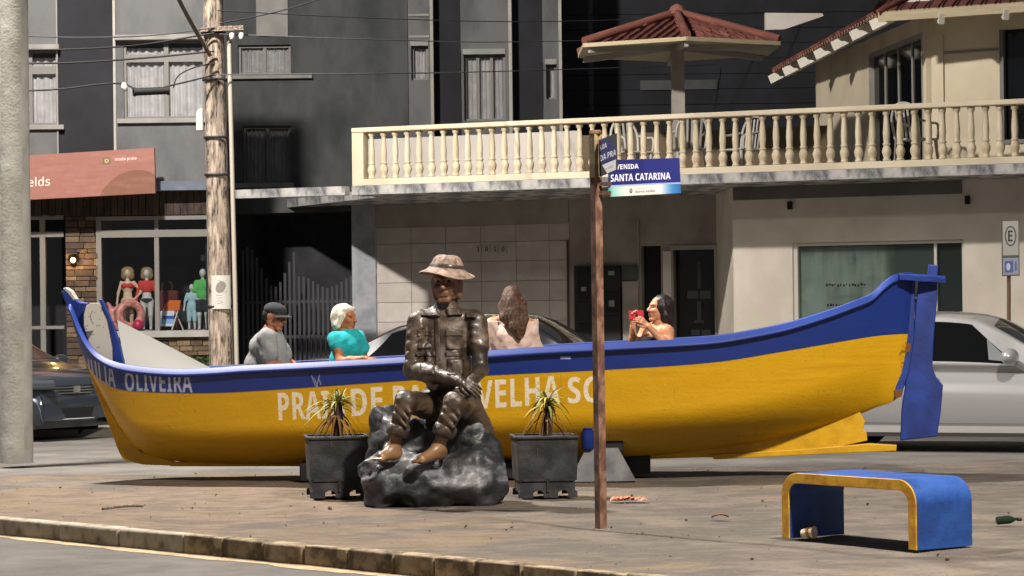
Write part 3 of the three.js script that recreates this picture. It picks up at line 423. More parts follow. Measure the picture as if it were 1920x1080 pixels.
// ---------------------------------------------------------------- tiled parasol roof on the terrace
{
  const c = P(1270, 95, 41.4), eave = P(1270, 97, 41.4).y, ap = P(1268, 33, 41.4).y, rad = 1.72, base = V(c.x, DECK, c.z), N = 6;
  const t = thing('terrace_parasol', 'fixed parasol with a red tiled roof on one square post behind the balustrade', 'parasol', base);
  const A = V(c.x, ap, c.z), cs = [...Array(N)].map((_, i) => V(c.x + rad * Math.sin(i * Math.PI / 3 + 0.02), eave, c.z + rad * Math.cos(i * Math.PI / 3 + 0.02)));
  part('post', uvm(box(0.2, eave - DECK + 0.2, 0.2, c.x, (eave + DECK) / 2 + 0.1, c.z)), M.wallBrown, t);
  part('soffit', cs.map((p, i) => { const q = cs[(i + 1) % N]; return grid(6, 1, (u, v) => p.clone().lerp(q, u).lerp(V(c.x, eave + 0.12, c.z), v)); }).map(uvm), M.soffit, t);
  part('fascia_board', cs.map((p, i) => { const q = cs[(i + 1) % N]; return bar(p.clone().add(V(0, 0.03, 0)), q.clone().add(V(0, 0.03, 0)), 0.035, 0.06); }), M.soffit, t);
  part('soffit_rafter', cs.map((p) => bar(p.clone().lerp(A, 0.05).setY(eave - 0.04), V(c.x, eave + 0.06, c.z), 0.06, 0.08)), M.trimLight, t);
  const tg = (() => { const g = new THREE.CylinderGeometry(0.055, 0.068, 0.3, 6, 1, true, -Math.PI / 2, Math.PI); g.rotateX(Math.PI / 2); return prep(g); })();
  for (let f = 0; f < N; f++) {
    const p = cs[f], q = cs[(f + 1) % N], al = q.clone().sub(p).normalize(), mid = p.clone().add(q).multiplyScalar(0.5), up = A.clone().sub(mid), LH = up.length(); up.normalize(); const nn = al.clone().cross(up).normalize(); if (nn.y < 0) nn.negate();
    part('roof_deck', uvm(grid(1, 1, (u, v) => p.clone().lerp(q, u).lerp(A, v).addScaledVector(nn, 0.03))), M.tileRed[2], t);
    const zz = al.clone().cross(nn).normalize(), flip = zz.dot(up) > 0; const qn = new THREE.Quaternion().setFromRotationMatrix(new THREE.Matrix4().makeBasis(al, nn, zz));
    if (flip) qn.multiply(new THREE.Quaternion().setFromAxisAngle(V(0, 1, 0), Math.PI));
    for (let r = 0; r < 7; r++) { const h = 0.17 + r * 0.25; if (h > LH - 0.12) break; const half = rad / 2 * (1 - h / LH) - 0.05; for (let x = -half; x <= half + 0.01; x += 0.155) { const m = shade(new THREE.Mesh(tg, M.tileRed[Math.floor(rnd() * 5)])); m.name = 'roof_tile'; m.quaternion.copy(qn); m.position.copy(mid).addScaledVector(al, x).addScaledVector(up, h).addScaledVector(nn, 0.05 + rr(0, 0.012)).sub(base); t.add(m); } }
  }
  part('ridge_tile', cs.map((p) => rod(p.clone().add(V(0, 0.09, 0)), A.clone().add(V(0, 0.09, 0)), 0.07, 0.06, 7)), M.tileRed[1], t);
  part('roof_cap', lathe([[0, 0.12], [0.09, 0.08], [0.14, 0], [0.15, -0.05]], 10).translate(A.x, A.y + 0.1, A.z), M.tileRed[3], t);
}
// white plastic chairs on the terrace
{
  const mk = (label, px, out, turn) => {
    const pos = R.at(U(px, out), DECK, out), t = thing('plastic_chair', label, 'chair', pos, 'plastic chairs on the terrace'), m = M.plasticWhite, q = (x, y, z) => V(x, y, z).applyAxisAngle(V(0, 1, 0), turn).add(pos), w = (g) => { g.rotateY(turn); g.translate(pos.x, pos.y, pos.z); return g; };
    part('seat', w(box(0.46, 0.03, 0.44, 0, 0.43, 0, 0.012)), m, t);
    for (const [x, z] of [[-0.2, 0.18], [0.2, 0.18], [-0.2, -0.2], [0.2, -0.2]]) part('leg', rod(q(x * 1.15, 0, z * 1.15), q(x, 0.43, z), 0.02, 0.028, 8), m, t);
    for (const x of [-1, 1]) part('armrest', tube([q(x * 0.24, 0.43, 0.18), q(x * 0.26, 0.64, 0.16), q(x * 0.26, 0.66, 0), q(x * 0.23, 0.7, -0.2)], 0.02, 12, 6), m, t);
    part('back_frame', tube([q(-0.22, 0.44, -0.21), q(-0.23, 0.75, -0.27), q(-0.12, 0.92, -0.3), q(0.12, 0.92, -0.3), q(0.23, 0.75, -0.27), q(0.22, 0.44, -0.21)], 0.022, 24, 6), m, t);
    for (let i = -2; i <= 2; i++) part('back_slat', bar(q(i * 0.065, 0.45, -0.22), q(i * 0.075, 0.9, -0.295), 0.03, 0.012), m, t);
  };
  mk('white plastic chair behind the balusters left of the parasol post', 1190, -1.3, 0.5);
  mk('white plastic chair behind the balusters right of the parasol post', 1292, -1.1, Math.PI + 0.2);
  mk('white plastic chair at the terrace wall between parasol and house', 1392, -1.6, -0.9);
  mk('white plastic chair in front of the glazed door of the upper house', 1722, -0.75, 2.3);
}
// ================================================================ apartment block behind, and the dark block beyond it
{
  const B = facade(400, 49, 1090, 49), t = thing('apartment_block', 'tall dark grey apartment block with pale vertical bays behind the balcony', 'building', B.at(4, 0, -3)), E = (x0, y0, x1, y1, o = 0) => B.ext(x0, y0, x1, y1, o);
  const wn = [], top = B.uv(700, -160)[1], u = (px, o = 0) => B.uv(px, 150, o)[0], y = (py, px = 700, o = 0) => B.uv(px, py, o)[1];
  const w1 = E(446, 84, 545, 139), w2 = E(456, 236, 546, 343);
  part('wall', B.wall([u(380), 0.05, u(766) - 0.01, top], [w1, w2], -0.3, 0), M.darkWall, t);
  part('wall_panel', B.raw(u(482), y(68, 510), u(541), top, 0, 0.03), M.trimGrey, t);
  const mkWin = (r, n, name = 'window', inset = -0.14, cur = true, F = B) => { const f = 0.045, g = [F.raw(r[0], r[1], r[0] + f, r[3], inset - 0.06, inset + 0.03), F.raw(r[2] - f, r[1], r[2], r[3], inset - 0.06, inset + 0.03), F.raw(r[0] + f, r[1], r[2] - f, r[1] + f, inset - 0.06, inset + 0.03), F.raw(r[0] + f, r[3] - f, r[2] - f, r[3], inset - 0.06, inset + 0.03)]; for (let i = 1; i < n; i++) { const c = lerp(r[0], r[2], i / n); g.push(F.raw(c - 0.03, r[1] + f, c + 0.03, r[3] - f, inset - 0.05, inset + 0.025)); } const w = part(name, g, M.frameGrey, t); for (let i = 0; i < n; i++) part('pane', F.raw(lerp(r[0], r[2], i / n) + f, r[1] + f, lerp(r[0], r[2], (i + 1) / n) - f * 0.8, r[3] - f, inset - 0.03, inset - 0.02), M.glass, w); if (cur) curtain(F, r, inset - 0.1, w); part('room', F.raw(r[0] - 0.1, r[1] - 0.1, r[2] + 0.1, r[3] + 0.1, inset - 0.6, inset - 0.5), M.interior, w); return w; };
  function curtain(F, r, o, w, y1 = r[3], gap = 0) { const n = Math.round((r[2] - r[0]) / 0.07) * 4; part('curtain', F.place(grid(n, 1, (a, b) => V(lerp(r[0], r[2], a), lerp(r[1], y1, b), o + 0.03 * Math.sin(a * n * 1.57 + 2 * Math.sin(a * 9)) + 0.01 * Math.sin(a * 61))))  , M.curtain, w); }
  mkWin(w1, 2); mkWin(w2, 2);
  part('window_sill', B.raw(w1[0] - 0.5, w1[1] - 0.09, w1[2] + 0.4, w1[1] - 0.005, 0, 0.12), M.trimGrey, t);
  part('window_sill', B.raw(w2[0] - 0.3, w2[1] - 0.09, w2[2] + 0.05, w2[1] - 0.005, 0, 0.12), M.trimGrey, t);
  // bays: pale fronts standing proud, right edges paled to put lit side faces into the colour, dark strips between
  const bay = (x0, x1, wy0, wy1, n, trim, mat) => { const h = E(x0 + 5, wy0, x1 - trim, wy1, 0.4); part('bay', B.wall([u(x0, 0.4), 0.05, u(x1, 0.4), top], [h], 0.0, 0.4), mat, t); part('painted_lit_edge', B.raw(u(x1, 0.4) + 0.002, 0.05, u(x1 + 6, 0.4), top, 0.0, 0.42), M.trimLight, t); part('window_head', B.raw(h[0] - 0.02, h[3] + 0.002, h[2], h[3] + 0.1, 0.4, 0.43), M.trimGrey, t); mkWin(h, n, 'window', 0.22); };
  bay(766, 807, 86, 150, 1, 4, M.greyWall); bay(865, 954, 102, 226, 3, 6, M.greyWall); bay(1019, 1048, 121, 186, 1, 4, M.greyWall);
  part('wall', B.raw(u(814), 0.05, u(864), top, -0.3, -0.02), M.navyWall, t);
  part('wall', B.raw(u(961), 0.05, u(1018), top, -0.3, -0.02), M.navyWall, t);
  for (const [x, yy] of [[767, 36], [767, 76]]) part('string_course', B.raw(u(x, 0.4), y(yy), u(806, 0.4), y(yy) + 0.04, 0.4, 0.43), M.trimGrey, t);
  { // dark block beyond, boarded
    const D = facade(1050, 52, 1700, 52), k = thing('boarded_block', 'dark navy boarded building filling the background behind the parasol roof', 'building', D.at(3, 0, -2)), ud = (px) => D.uv(px, 150)[0];
    const y1 = D.uv(1300, -60)[1], v0 = 3.2; part('wall', D.raw(ud(1040), 0.05, ud(1720), y1, -0.4, -0.03), M.navyWall, k);
    const rows = 17; for (let i = 0; i < rows; i++) { const a = lerp(v0, y1, i / rows), b = lerp(v0, y1, (i + 1) / rows) - 0.012; part('board', D.raw(ud(1040), a, ud(1720), b, -0.03, rr(-0.008, 0.006)), M.navyWall, k); }
    part('vent_strip', D.raw(ud(1200), D.uv(1300, 168)[1], ud(1345), D.uv(1300, 150)[1], 0.01, 0.05), M.darkWall, k);
  }
}
// ================================================================ shop building at the left
const S = facade(40, 41, 400, 41);
const shop = thing('shop_building', 'pale grey building with curtained windows above a stone clad swimwear shop', 'building', S.at(1.5, 0, -2));
{
  const u = (px, o = 0) => S.uv(px, 300, o)[0], y = (py, px = 220, o = 0) => S.uv(px, py, o)[1], E = (a, b, c, d, o = 0) => S.ext(a, b, c, d, o), t = shop, top = y(-150), uA = u(-420), uZ = u(388);
  const wL = E(-30, 95, 108, 235), wR = E(232, 76, 384, 222), yF = y(345, 340);                          // first floor
  part('wall', S.wall([u(214) + 0.003, yF, uZ, top], [wR], -0.25, 0), M.greyWall, t);
  part('wall', S.wall([uA, yF, u(110) - 0.003, top], [wL], -0.25, 0), M.greyWall, t);
  part('wall', S.raw(u(110), yF, u(214), top, -0.25, -0.05), M.navyWall, t, 'dark painted strip between the windows');
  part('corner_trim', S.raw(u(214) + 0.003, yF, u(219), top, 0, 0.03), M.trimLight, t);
  part('corner_trim', S.raw(u(108), yF, u(110.5), top, -0.04, 0.02), M.trimGrey, t);
  const win = (r, cols, split, lbl) => {
    const f = 0.035, o = -0.1, ys = lerp(r[1], r[3], split), g = [S.raw(r[0], r[1], r[0] + f, r[3], o - 0.05, o + 0.05), S.raw(r[2] - f, r[1], r[2], r[3], o - 0.05, o + 0.05), S.raw(r[0] + f, r[1], r[2] - f, r[1] + f, o - 0.05, o + 0.05), S.raw(r[0] + f, r[3] - f, r[2] - f, r[3], o - 0.05, o + 0.05), S.raw(r[0] + f, ys - 0.06, r[2] - f, ys + 0.06, o - 0.04, o + 0.04)];
    for (let i = 1; i < cols.length - 1; i++) { const c = lerp(r[0], r[2], cols[i]); g.push(S.raw(c - 0.035, r[1] + f, c + 0.035, ys - 0.06, o - 0.04, o + 0.045), S.raw(c - 0.035, ys + 0.06, c + 0.035, r[3] - f, o - 0.04, o + 0.045)); }
    const w = part('window', g, M.frameGrey, t, lbl);
    for (let i = 0; i + 1 < cols.length; i++) { const a = lerp(r[0], r[2], cols[i]) + 0.036, b = lerp(r[0], r[2], cols[i + 1]) - 0.036; part('pane', S.raw(a, r[1] + f, b, ys - 0.06, o - 0.01, o), M.glass, w); part('pane', S.raw(a, ys + 0.06, b, r[3] - f, o - 0.01, o), M.glass, w); }
    const n = Math.round((r[2] - r[0]) / 0.1) * 6; part('curtain', S.place(grid(n, 1, (a, b) => V(lerp(r[0] + 0.02, r[2] - 0.02, a), lerp(r[1], r[3] - 0.1, b), o - 0.07 + 0.025 * Math.sin(a * n * 1.05 + 2.2 * Math.sin(a * 11))))), M.curtain, w);
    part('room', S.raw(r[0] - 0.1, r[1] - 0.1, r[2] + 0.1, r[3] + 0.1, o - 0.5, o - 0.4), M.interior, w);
    part('sill', S.raw(r[0] - 0.1, r[1] - 0.07, r[2] + 0.1, r[1] - 0.002, -0.1, 0.08), M.trimGrey, w); part('window_head', S.raw(r[0] - 0.12, r[3] + 0.004, r[2] + 0.05, r[3] + 0.08, -0.1, 0.16), M.trimGrey, w);
  };
  win(wR, [0, 0.52, 1], 0.78); win(wL, [0, 0.3, 0.62, 1], 0.74);
  part('ledge', S.raw(u(288), y(358, 340), u(398), y(341, 340), -0.2, 0.3), M.ledgeBlue, t);
  // ground floor: dark slatted band, shopfront frames, stone pillar and base
  const y0 = y(404, 220), y1 = y(358, 340) - 0.003, ySill = y(620, 300), yT = y(405, 290), xs = [186, 292, 391];
  const slat = nmat(noiseMaps({ c: ['#2a2320', '#3d322b', '#4b3d33'], metre: 0.6, per: 6, s: 92, stretchU: 2 }), {}, 0.006);
  for (let px = -40; px < 396; px += 13) part('fascia_board', S.raw(u(px) + 0.004, y0, u(px + 13) - 0.004, y1, -0.1, 0.02 + rr(-0.01, 0.01)), slat, t);
  part('wall', S.raw(uA, y1 - 0.1, uZ, yF + 0.003, -0.24, -0.11), M.interior, t);
  const fm = M.frameGrey, fw = 0.06, yTr = y(436, 290);
  const front = part('shopfront', [S.raw(u(xs[0]) - fw, ySill, u(xs[0]) + 0.02, yT, -0.1, 0.02), S.raw(u(xs[1]) - 0.035, ySill, u(xs[1]) + 0.035, yTr - 0.07, -0.08, 0.02), S.raw(u(xs[2]) - 0.03, ySill, u(xs[2]) + 0.03, yT, -0.1, 0.02), S.raw(u(xs[0]) + 0.02, yTr - 0.07, u(xs[2]) - 0.03, yTr + 0.04, -0.08, 0.03), S.raw(u(xs[0]) + 0.02, yT - 0.06, u(xs[2]) - 0.03, yT, -0.08, 0.02), S.raw(u(xs[1]) - 0.03, yTr + 0.04, u(xs[1]) + 0.03, yT - 0.06, -0.08, 0.02)], fm, t);
  for (const [a, b] of [[xs[0], xs[1]], [xs[1], xs[2]]]) { part('pane', S.raw(u(a) + 0.03, ySill, u(b) - 0.03, yTr - 0.07, -0.04, -0.035), M.glass, front); part('pane', S.raw(u(a) + 0.03, yTr + 0.04, u(b) - 0.03, yT - 0.06, -0.04, -0.035), M.glass, front); }
  part('sill', S.raw(u(180), ySill - 0.1, uZ + 0.05, ySill, -0.9, 0.1), M.trimGrey, front);
  const front2 = part('shopfront', [S.raw(u(78) - 0.04, 0.9, u(78) + 0.04, y0, -0.1, 0.02), S.raw(u(-40), yTr - 0.05, u(118), yTr + 0.03, -0.08, 0.025), S.raw(u(-40), y(412, 90), u(118), y(404, 90), -0.08, 0.018), S.raw(u(-40), y(617, 90), u(118), y(611, 90), -0.08, 0.03)], fm, t);
  for (const [a, b] of [[-40, 78], [78, 118]]) part('pane', S.raw(u(a) + 0.04, 0.9, u(b) - 0.04, yTr - 0.05, -0.04, -0.035), M.glass, front2);
  part('display_floor', S.raw(u(186), ySill - 0.05, uZ, ySill + 0.004, -1.4, -0.905), std({ color: '#2d2b2b' }), t);
  part('inner_wall', [S.raw(uA, 0.05, uZ, y1, -1.6, -1.45), S.raw(uZ - 0.05, 0.05, uZ + 0.1, y1, -1.45, -0.12), S.raw(u(120), 0.05, u(182), y1, -1.45, -0.3), S.raw(u(364), ySill, u(372), yT, -0.85, -0.75)], std({ color: '#26262b', roughness: 0.9 }), t);
  // stones
  const stones = (x0, x1, v0, v1, o) => { part('stone_backing', S.raw(u(x0), v0, u(x1), v1, o - 0.2, o - 0.02), std({ color: '#2a2420' }), t); for (let v = v0; v < v1 - 0.02;) { const h = Math.min(rr(0.06, 0.11), v1 - v); let a = u(x0); while (a < u(x1) - 0.03) { const w = Math.min(rr(0.12, 0.3), u(x1) - a); part('stone', S.raw(a + 0.004, v + 0.004, a + w - 0.004, v + h - 0.004, o - 0.03, o + rr(-0.005, 0.03), 0.008), M.stone[Math.floor(rnd() * 6)], t); a += w; } v += h; } };
  stones(121, 182, 0.6, y0 - 0.003, 0.0); stones(205, 396, 0.95, ySill - 0.104, 0.0);
  part('wall', S.raw(uA, 0.05, u(121), 0.9, -0.2, 0), M.stone[3], t);
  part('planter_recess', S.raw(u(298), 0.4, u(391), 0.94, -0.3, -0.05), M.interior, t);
  part('stone_base', S.raw(u(121), 0.05, u(297), 0.94, -0.2, 0), M.stone[2], t);
  // hedge in the recess under the window
  const lm = [new THREE.MeshStandardMaterial({ color: '#3d4a22', roughness: 0.9 }), new THREE.MeshStandardMaterial({ color: '#2c381c', roughness: 0.9 })];
  const lg = []; for (let i = 0; i < 900; i++) { const g = new THREE.PlaneGeometry(0.05, 0.03); g.rotateX(rr(-1.2, 1.2)); g.rotateY(rr(-1.5, 1.5)); const q = S.at(rr(u(298), u(390)), rr(0.42, 0.94), rr(-0.05, 0.12)); g.translate(q.x, q.y, q.z); lg.push(g); }
  const hedge = single('hedge', lg, lm[0], 'dark green hedge in the recess under the swimwear shop window', 'hedge'); hedge.userData.kind = 'stuff';
}
{ // shop sign
  const o = 0.75, c = [[-40, 297], [289, 277], [291, 362], [-40, 379]].map(([x, y]) => S.hit(x, y, o));
  const t = thing('shop_sign', 'salmon pink shop sign with white lettering over the shopfront', 'sign', c[3].clone().lerp(c[2], 0.5).sub(V(0, 0, 0.1)));
  const tx = canvasTex(1024, 280, (k, w, h) => {
    k.fillStyle = '#976458'; k.fillRect(0, 0, w, h); k.fillStyle = '#7b503d'; k.beginPath(); k.moveTo(700, h); k.quadraticCurveTo(760, 150, 900, 130); k.quadraticCurveTo(980, 125, w, 170); k.lineTo(w, h); k.fill();
    for (let i = 0; i < 300; i++) { k.fillStyle = `rgba(${rnd() < 0.5 ? '255,225,205' : '90,50,40'},0.03)`; k.fillRect(rr(0, w), rr(0, h), rr(20, 160), rr(4, 30)); }
    k.fillStyle = '#efe0d4'; k.font = '74px sans-serif'; k.fillText('elds', 282, 196); k.font = '25px sans-serif'; k.fillText('moda praia', 792, 66);
    k.strokeStyle = '#4c6a3a'; k.lineWidth = 7; k.strokeRect(726, 44, 38, 38); k.fillStyle = '#cdbd5a'; k.beginPath(); k.moveTo(745, 50); k.lineTo(758, 63); k.lineTo(745, 77); k.lineTo(732, 63); k.fill(); k.fillStyle = '#43603c'; k.beginPath(); k.arc(745, 63, 6, 0, 7); k.fill();
  });
  const front = grid(1, 1, (u, v) => c[3].clone().lerp(c[2], u).lerp(c[0].clone().lerp(c[1], u), v)); part('sign_face', front, std({ map: tx, roughness: 0.6 }), t);
  const bk = c.map((p) => p.clone().addScaledVector(S.n, -0.12)), f2 = c.map((p) => p.clone().addScaledVector(S.n, -0.003)), q = (a, b, cc, d) => grid(1, 1, (u, v) => a.clone().lerp(b, u).lerp(d.clone().lerp(cc, u), v));
  part('sign_box', [q(f2[0], f2[1], bk[1], bk[0]), q(f2[1], f2[2], bk[2], bk[1]), q(bk[0], bk[1], bk[2], bk[3]), q(f2[3], bk[3], bk[2], f2[2]), q(f2[0], bk[0], bk[3], f2[3])], std({ color: '#a96d5c', roughness: 0.6 }), t);
  part('sign_bracket', [bar(bk[1].clone().lerp(bk[2], 0.3).addScaledVector(S.ux, -0.2), bk[1].clone().lerp(bk[2], 0.3).addScaledVector(S.ux, -0.2).addScaledVector(S.n, -0.63), 0.05, 0.05), bar(bk[0].clone().lerp(bk[3], 0.3).addScaledVector(S.ux, 0.5), bk[0].clone().lerp(bk[3], 0.3).addScaledVector(S.ux, 0.5).addScaledVector(S.n, -0.63), 0.05, 0.05)], M.steelDark, t);
}
{ // small lit lamp on the stone pillar
  const [u, v] = S.uv(137, 488, 0.1), p = S.at(u, v, 0.1), t = thing('wall_lamp', 'small glowing wall lamp on the stone pillar of the shop', 'lamp', S.at(u, v - 0.15, 0));
  part('bracket', S.raw(u - 0.08, v + 0.1, u + 0.08, v + 0.13, 0, 0.17), M.steelDark, t);
  const b = part('lamp_bulb', ball(p.x, p.y, p.z, 0.045), std({ color: '#fff0c8', emissive: '#ffc766', emissiveIntensity: 1.2 }), t); b.castShadow = false;
  const l = new THREE.PointLight(0xffc873, 0.9, 0, 2); l.position.copy(p.clone().addScaledVector(S.n, 0.06).sub(t.position)); l.castShadow = true; t.add(l);
}
// ================================================================ poles, lamps, wires
function streetLamp(name, label, base, top, r0, r1, head, L) {
  const t = thing(name, label, 'street lamp', base);
  part('pole', uvm(rod(base, top, r0, r1, 28)), M.concrete, t);
  const dir = head.clone().sub(top).setY(0).normalize();
  part('arm', tube([top.clone().add(V(0, -0.5, 0)), top.clone().lerp(head, 0.4).setY(top.y + 0.05), head.clone().addScaledVector(dir, -0.2).add(V(0, 0.1, 0))], 0.035, 20, 8), M.steelDark, t);
  const h = part('lamp_head', bar(head.clone().addScaledVector(dir, -0.3).add(V(0, 0.1, 0)), head.clone().addScaledVector(dir, 0.3).add(V(0, 0.1, 0)), 0.26, 0.09), std({ color: '#55585a', roughness: 0.5, metalness: 0.4 }), t);
  part('lamp_glass', bar(head.clone().addScaledVector(dir, -0.2).add(V(0, 0.04, 0)), head.clone().addScaledVector(dir, 0.2).add(V(0, 0.04, 0)), 0.2, 0.02), std({ color: '#ffffff', emissive: '#fff0d8', emissiveIntensity: 6 }), h);
  const l = L.aim ? new THREE.SpotLight(L.c, L.cd, 0, L.half * Math.PI / 180, L.soft, 2) : new THREE.PointLight(L.c, L.cd, 0, 2); if (L.aim) { l.target.position.copy(L.aim).sub(base); l.target.name = 'lamp_aim'; t.add(l.target); } l.position.copy(head.clone().add(V(0, -0.03, 0)).sub(base)); l.castShadow = true; l.shadow.radius = L.r; l.shadow.mapSize.set(2048, 2048); t.add(l);
}
{ const b = G(31, 868), q = P(25, 0, -b.z), k = (12.3 - b.y) / (q.y - b.y); streetLamp('street_lamp', 'thick round concrete lamp pole at the left edge of the plaza', b, V(b.x + (q.x - b.x) * k, 12.3, b.z), 0.18, 0.125, LAMPS.plaza.p, LAMPS.plaza); }
streetLamp('street_lamp', 'lamp pole on the plaza right of the bench', V(6.4, 0, -13.2), V(6.4, 11.2, -13.2), 0.18, 0.12, LAMPS.side.p, LAMPS.side);
const UP = { base: P(423, 720, 34.2), top: P(398, -60, 34.2) }; UP.base.y = 0; { const a = P(416, 690, 34.2), b = P(401, 0, 34.2), k = (a.y) / (b.y - a.y); UP.base.copy(a).addScaledVector(b.clone().sub(a), -k); }
{
  const t = thing('utility_pole', 'weathered wooden utility pole with a white conduit beside the passage', 'utility pole', UP.base), b = UP.base, tp = UP.top, on = (py) => { const d = P(408, py, 34.2).y; return b.clone().lerp(tp, (d - b.y) / (tp.y - b.y)); };
  part('pole', uvm(grid(28, 60, (u, v) => { const c = b.clone().lerp(tp, v), a = u * Math.PI * 2, r = lerp(0.165, 0.125, v) * (1 + 0.05 * (fbm3(Math.cos(a) * 2 + 5, v * 40, Math.sin(a) * 2 + 5, 3) - 0.5)); const q = V(c.x + Math.cos(a) * r, c.y, c.z + Math.sin(a) * r); q.u = u * 1.0; q.v = v * 7; return q; }, true)), M.wood, t);
  const off = V(0.2, 0, 0.06); part('conduit', tube([on(690).add(off), on(500).add(off), on(300).add(off), on(100).add(off), on(62).add(off)], 0.03, 30, 8), std({ color: '#a09a8e', roughness: 0.6 }), t);
  for (const [py, k] of [[62, 1], [258, 1], [575, 1], [328, 1], [150, 1]]) { const c = on(py); part('strap', lathe([[0.155, -0.015], [0.165, -0.012], [0.165, 0.012], [0.155, 0.015]], 20).translate(c.x, c.y, c.z), M.steelDark, t); }
  const ca = on(58); part('crossarm', bar(ca.clone().add(V(-0.15, 0, 0.17)), ca.clone().add(V(0.4, 0.02, 0.17)), 0.05, 0.06), M.wood, t);
  for (const x of [0.25, 0.37]) part('insulator', lathe([[0, 0.02], [0.03, 0.01], [0.035, -0.03], [0.025, -0.05], [0.03, -0.07], [0, -0.08]], 10).translate(ca.x + x, ca.y - 0.06, ca.z + 0.17), M.plasticWhite, t);
  const jb = on(225).add(V(-0.2, 0, 0.05)); part('junction_box', box(0.09, 0.29, 0.09, jb.x, jb.y, jb.z, 0.02), M.plasticWhite, t);
  const pa = on(548), notice = canvasTex(128, 256, (k, w, h) => { k.fillStyle = '#b3b0aa'; k.fillRect(0, 0, w, h); k.strokeStyle = '#55544f'; k.lineWidth = 3; for (let i = 0; i < 9; i++) { k.beginPath(); k.moveTo(rr(30, 50), 40 + i * 22); k.lineTo(rr(70, 105), 40 + i * 22 + rr(-12, 12)); k.stroke(); } k.fillStyle = '#77746c'; k.beginPath(); k.ellipse(64, 90, 30, 46, 0.3, 0, 7); k.fill(); });
  part('notice', grid(10, 1, (u, v) => { const a = lerp(-0.75, 0.85, u), r = 0.168; return V(pa.x + Math.sin(a) * r + 0.02, pa.y + (v - 0.5) * 0.43, pa.z + Math.cos(a) * r + 0.004); }), std({ map: notice, roughness: 0.9 }), t);
}
{ // cables
  const cm = std({ color: '#1a1a1c', roughness: 0.7 }), cable = (label, pts, r, m = cm) => single('overhead_cable', tube(pts.map((p) => P(...p)), r, 40, 6), m, label, 'cable', 'overhead cables');
  const pl = 34.0;
  cable('upper of two dark cables running left from the utility pole past the curtained windows', [[-80, 90, 33], [110, 93, 33.4], [260, 84, 33.8], [402, 62, pl]], 0.012);
  cable('lower dark cable sagging left from the utility pole across the dark painted strip', [[-80, 118, 33], [120, 118, 33.4], [280, 108, 33.8], [402, 96, pl]], 0.012);
  cable('thick drop cable coming down steeply to the utility pole from above', [[320, -30, 33], [358, 42, 33.6], [394, 104, pl]], 0.028, std({ color: '#6d6459', roughness: 0.8 }));
  cable('low cable carrying the black splice case at the curtained window', [[-80, 172, 33], [100, 168, 33.3], [200, 157, 33.5], [236, 158, 33.6], [262, 171, 33.6], [330, 158, 33.8], [404, 140, pl]], 0.011);
  cable('thin cable looping down the curtained window to the utility pole', [[325, 165, 33.8], [332, 145, 33.8], [360, 128, 33.9], [404, 118, pl]], 0.009);
  cable('thin grey cable running right from the utility pole across the dark apartment wall', [[412, 64, pl], [700, 74, 35], [1000, 78, 44], [1420, 66, 51.8]], 0.007, std({ color: '#54555a' }));
  cable('thin grey cable running right below the other across the balcony view', [[412, 140, pl], [700, 138, 35], [1000, 132, 44], [1345, 121, 51.8]], 0.008, std({ color: '#505257' }));
  const thin = std({ color: '#3c3d42', roughness: 0.8 });
  cable('highest thin cable crossing the pale bays from the top of the utility pole', [[408, 20, pl], [700, 34, 37], [1055, 40, 44], [1500, 22, 51.8]], 0.007, thin);
  cable('faint cable leaving the utility pole upwards to the right', [[412, 44, pl], [520, 22, 35], [640, -14, 36]], 0.008, thin);
  cable('thin cable just above the shop windows running left to the utility pole', [[-80, 60, 33], [120, 70, 33.4], [290, 66, 33.8], [402, 52, pl]], 0.008, thin);
  const a = P(250, 172.5, 33.6), b = P(317, 169.5, 33.75); const t = thing('splice_case', 'black splice case hanging on the low cable before the curtained window', 'splice case', a.clone().lerp(b, 0.5).add(V(0, -0.06, 0)));
  part('case_body', rod(a, b, 0.05, 0.05, 14), M.black, t); part('end_cap', rod(a, a.clone().lerp(b, 0.06), 0.058), M.black, t); part('end_cap', rod(b.clone().lerp(a, 0.06), b, 0.058), M.black, t);
  const i = P(233, 163, 33.6); single('cable_insulator', lathe([[0, 0.06], [0.03, 0.05], [0.045, 0], [0.025, -0.05], [0, -0.06]], 12).rotateZ(0.3).translate(i.x, i.y, i.z), M.plasticWhite, 'small white insulator on the low cable left of the splice case', 'insulator');
}
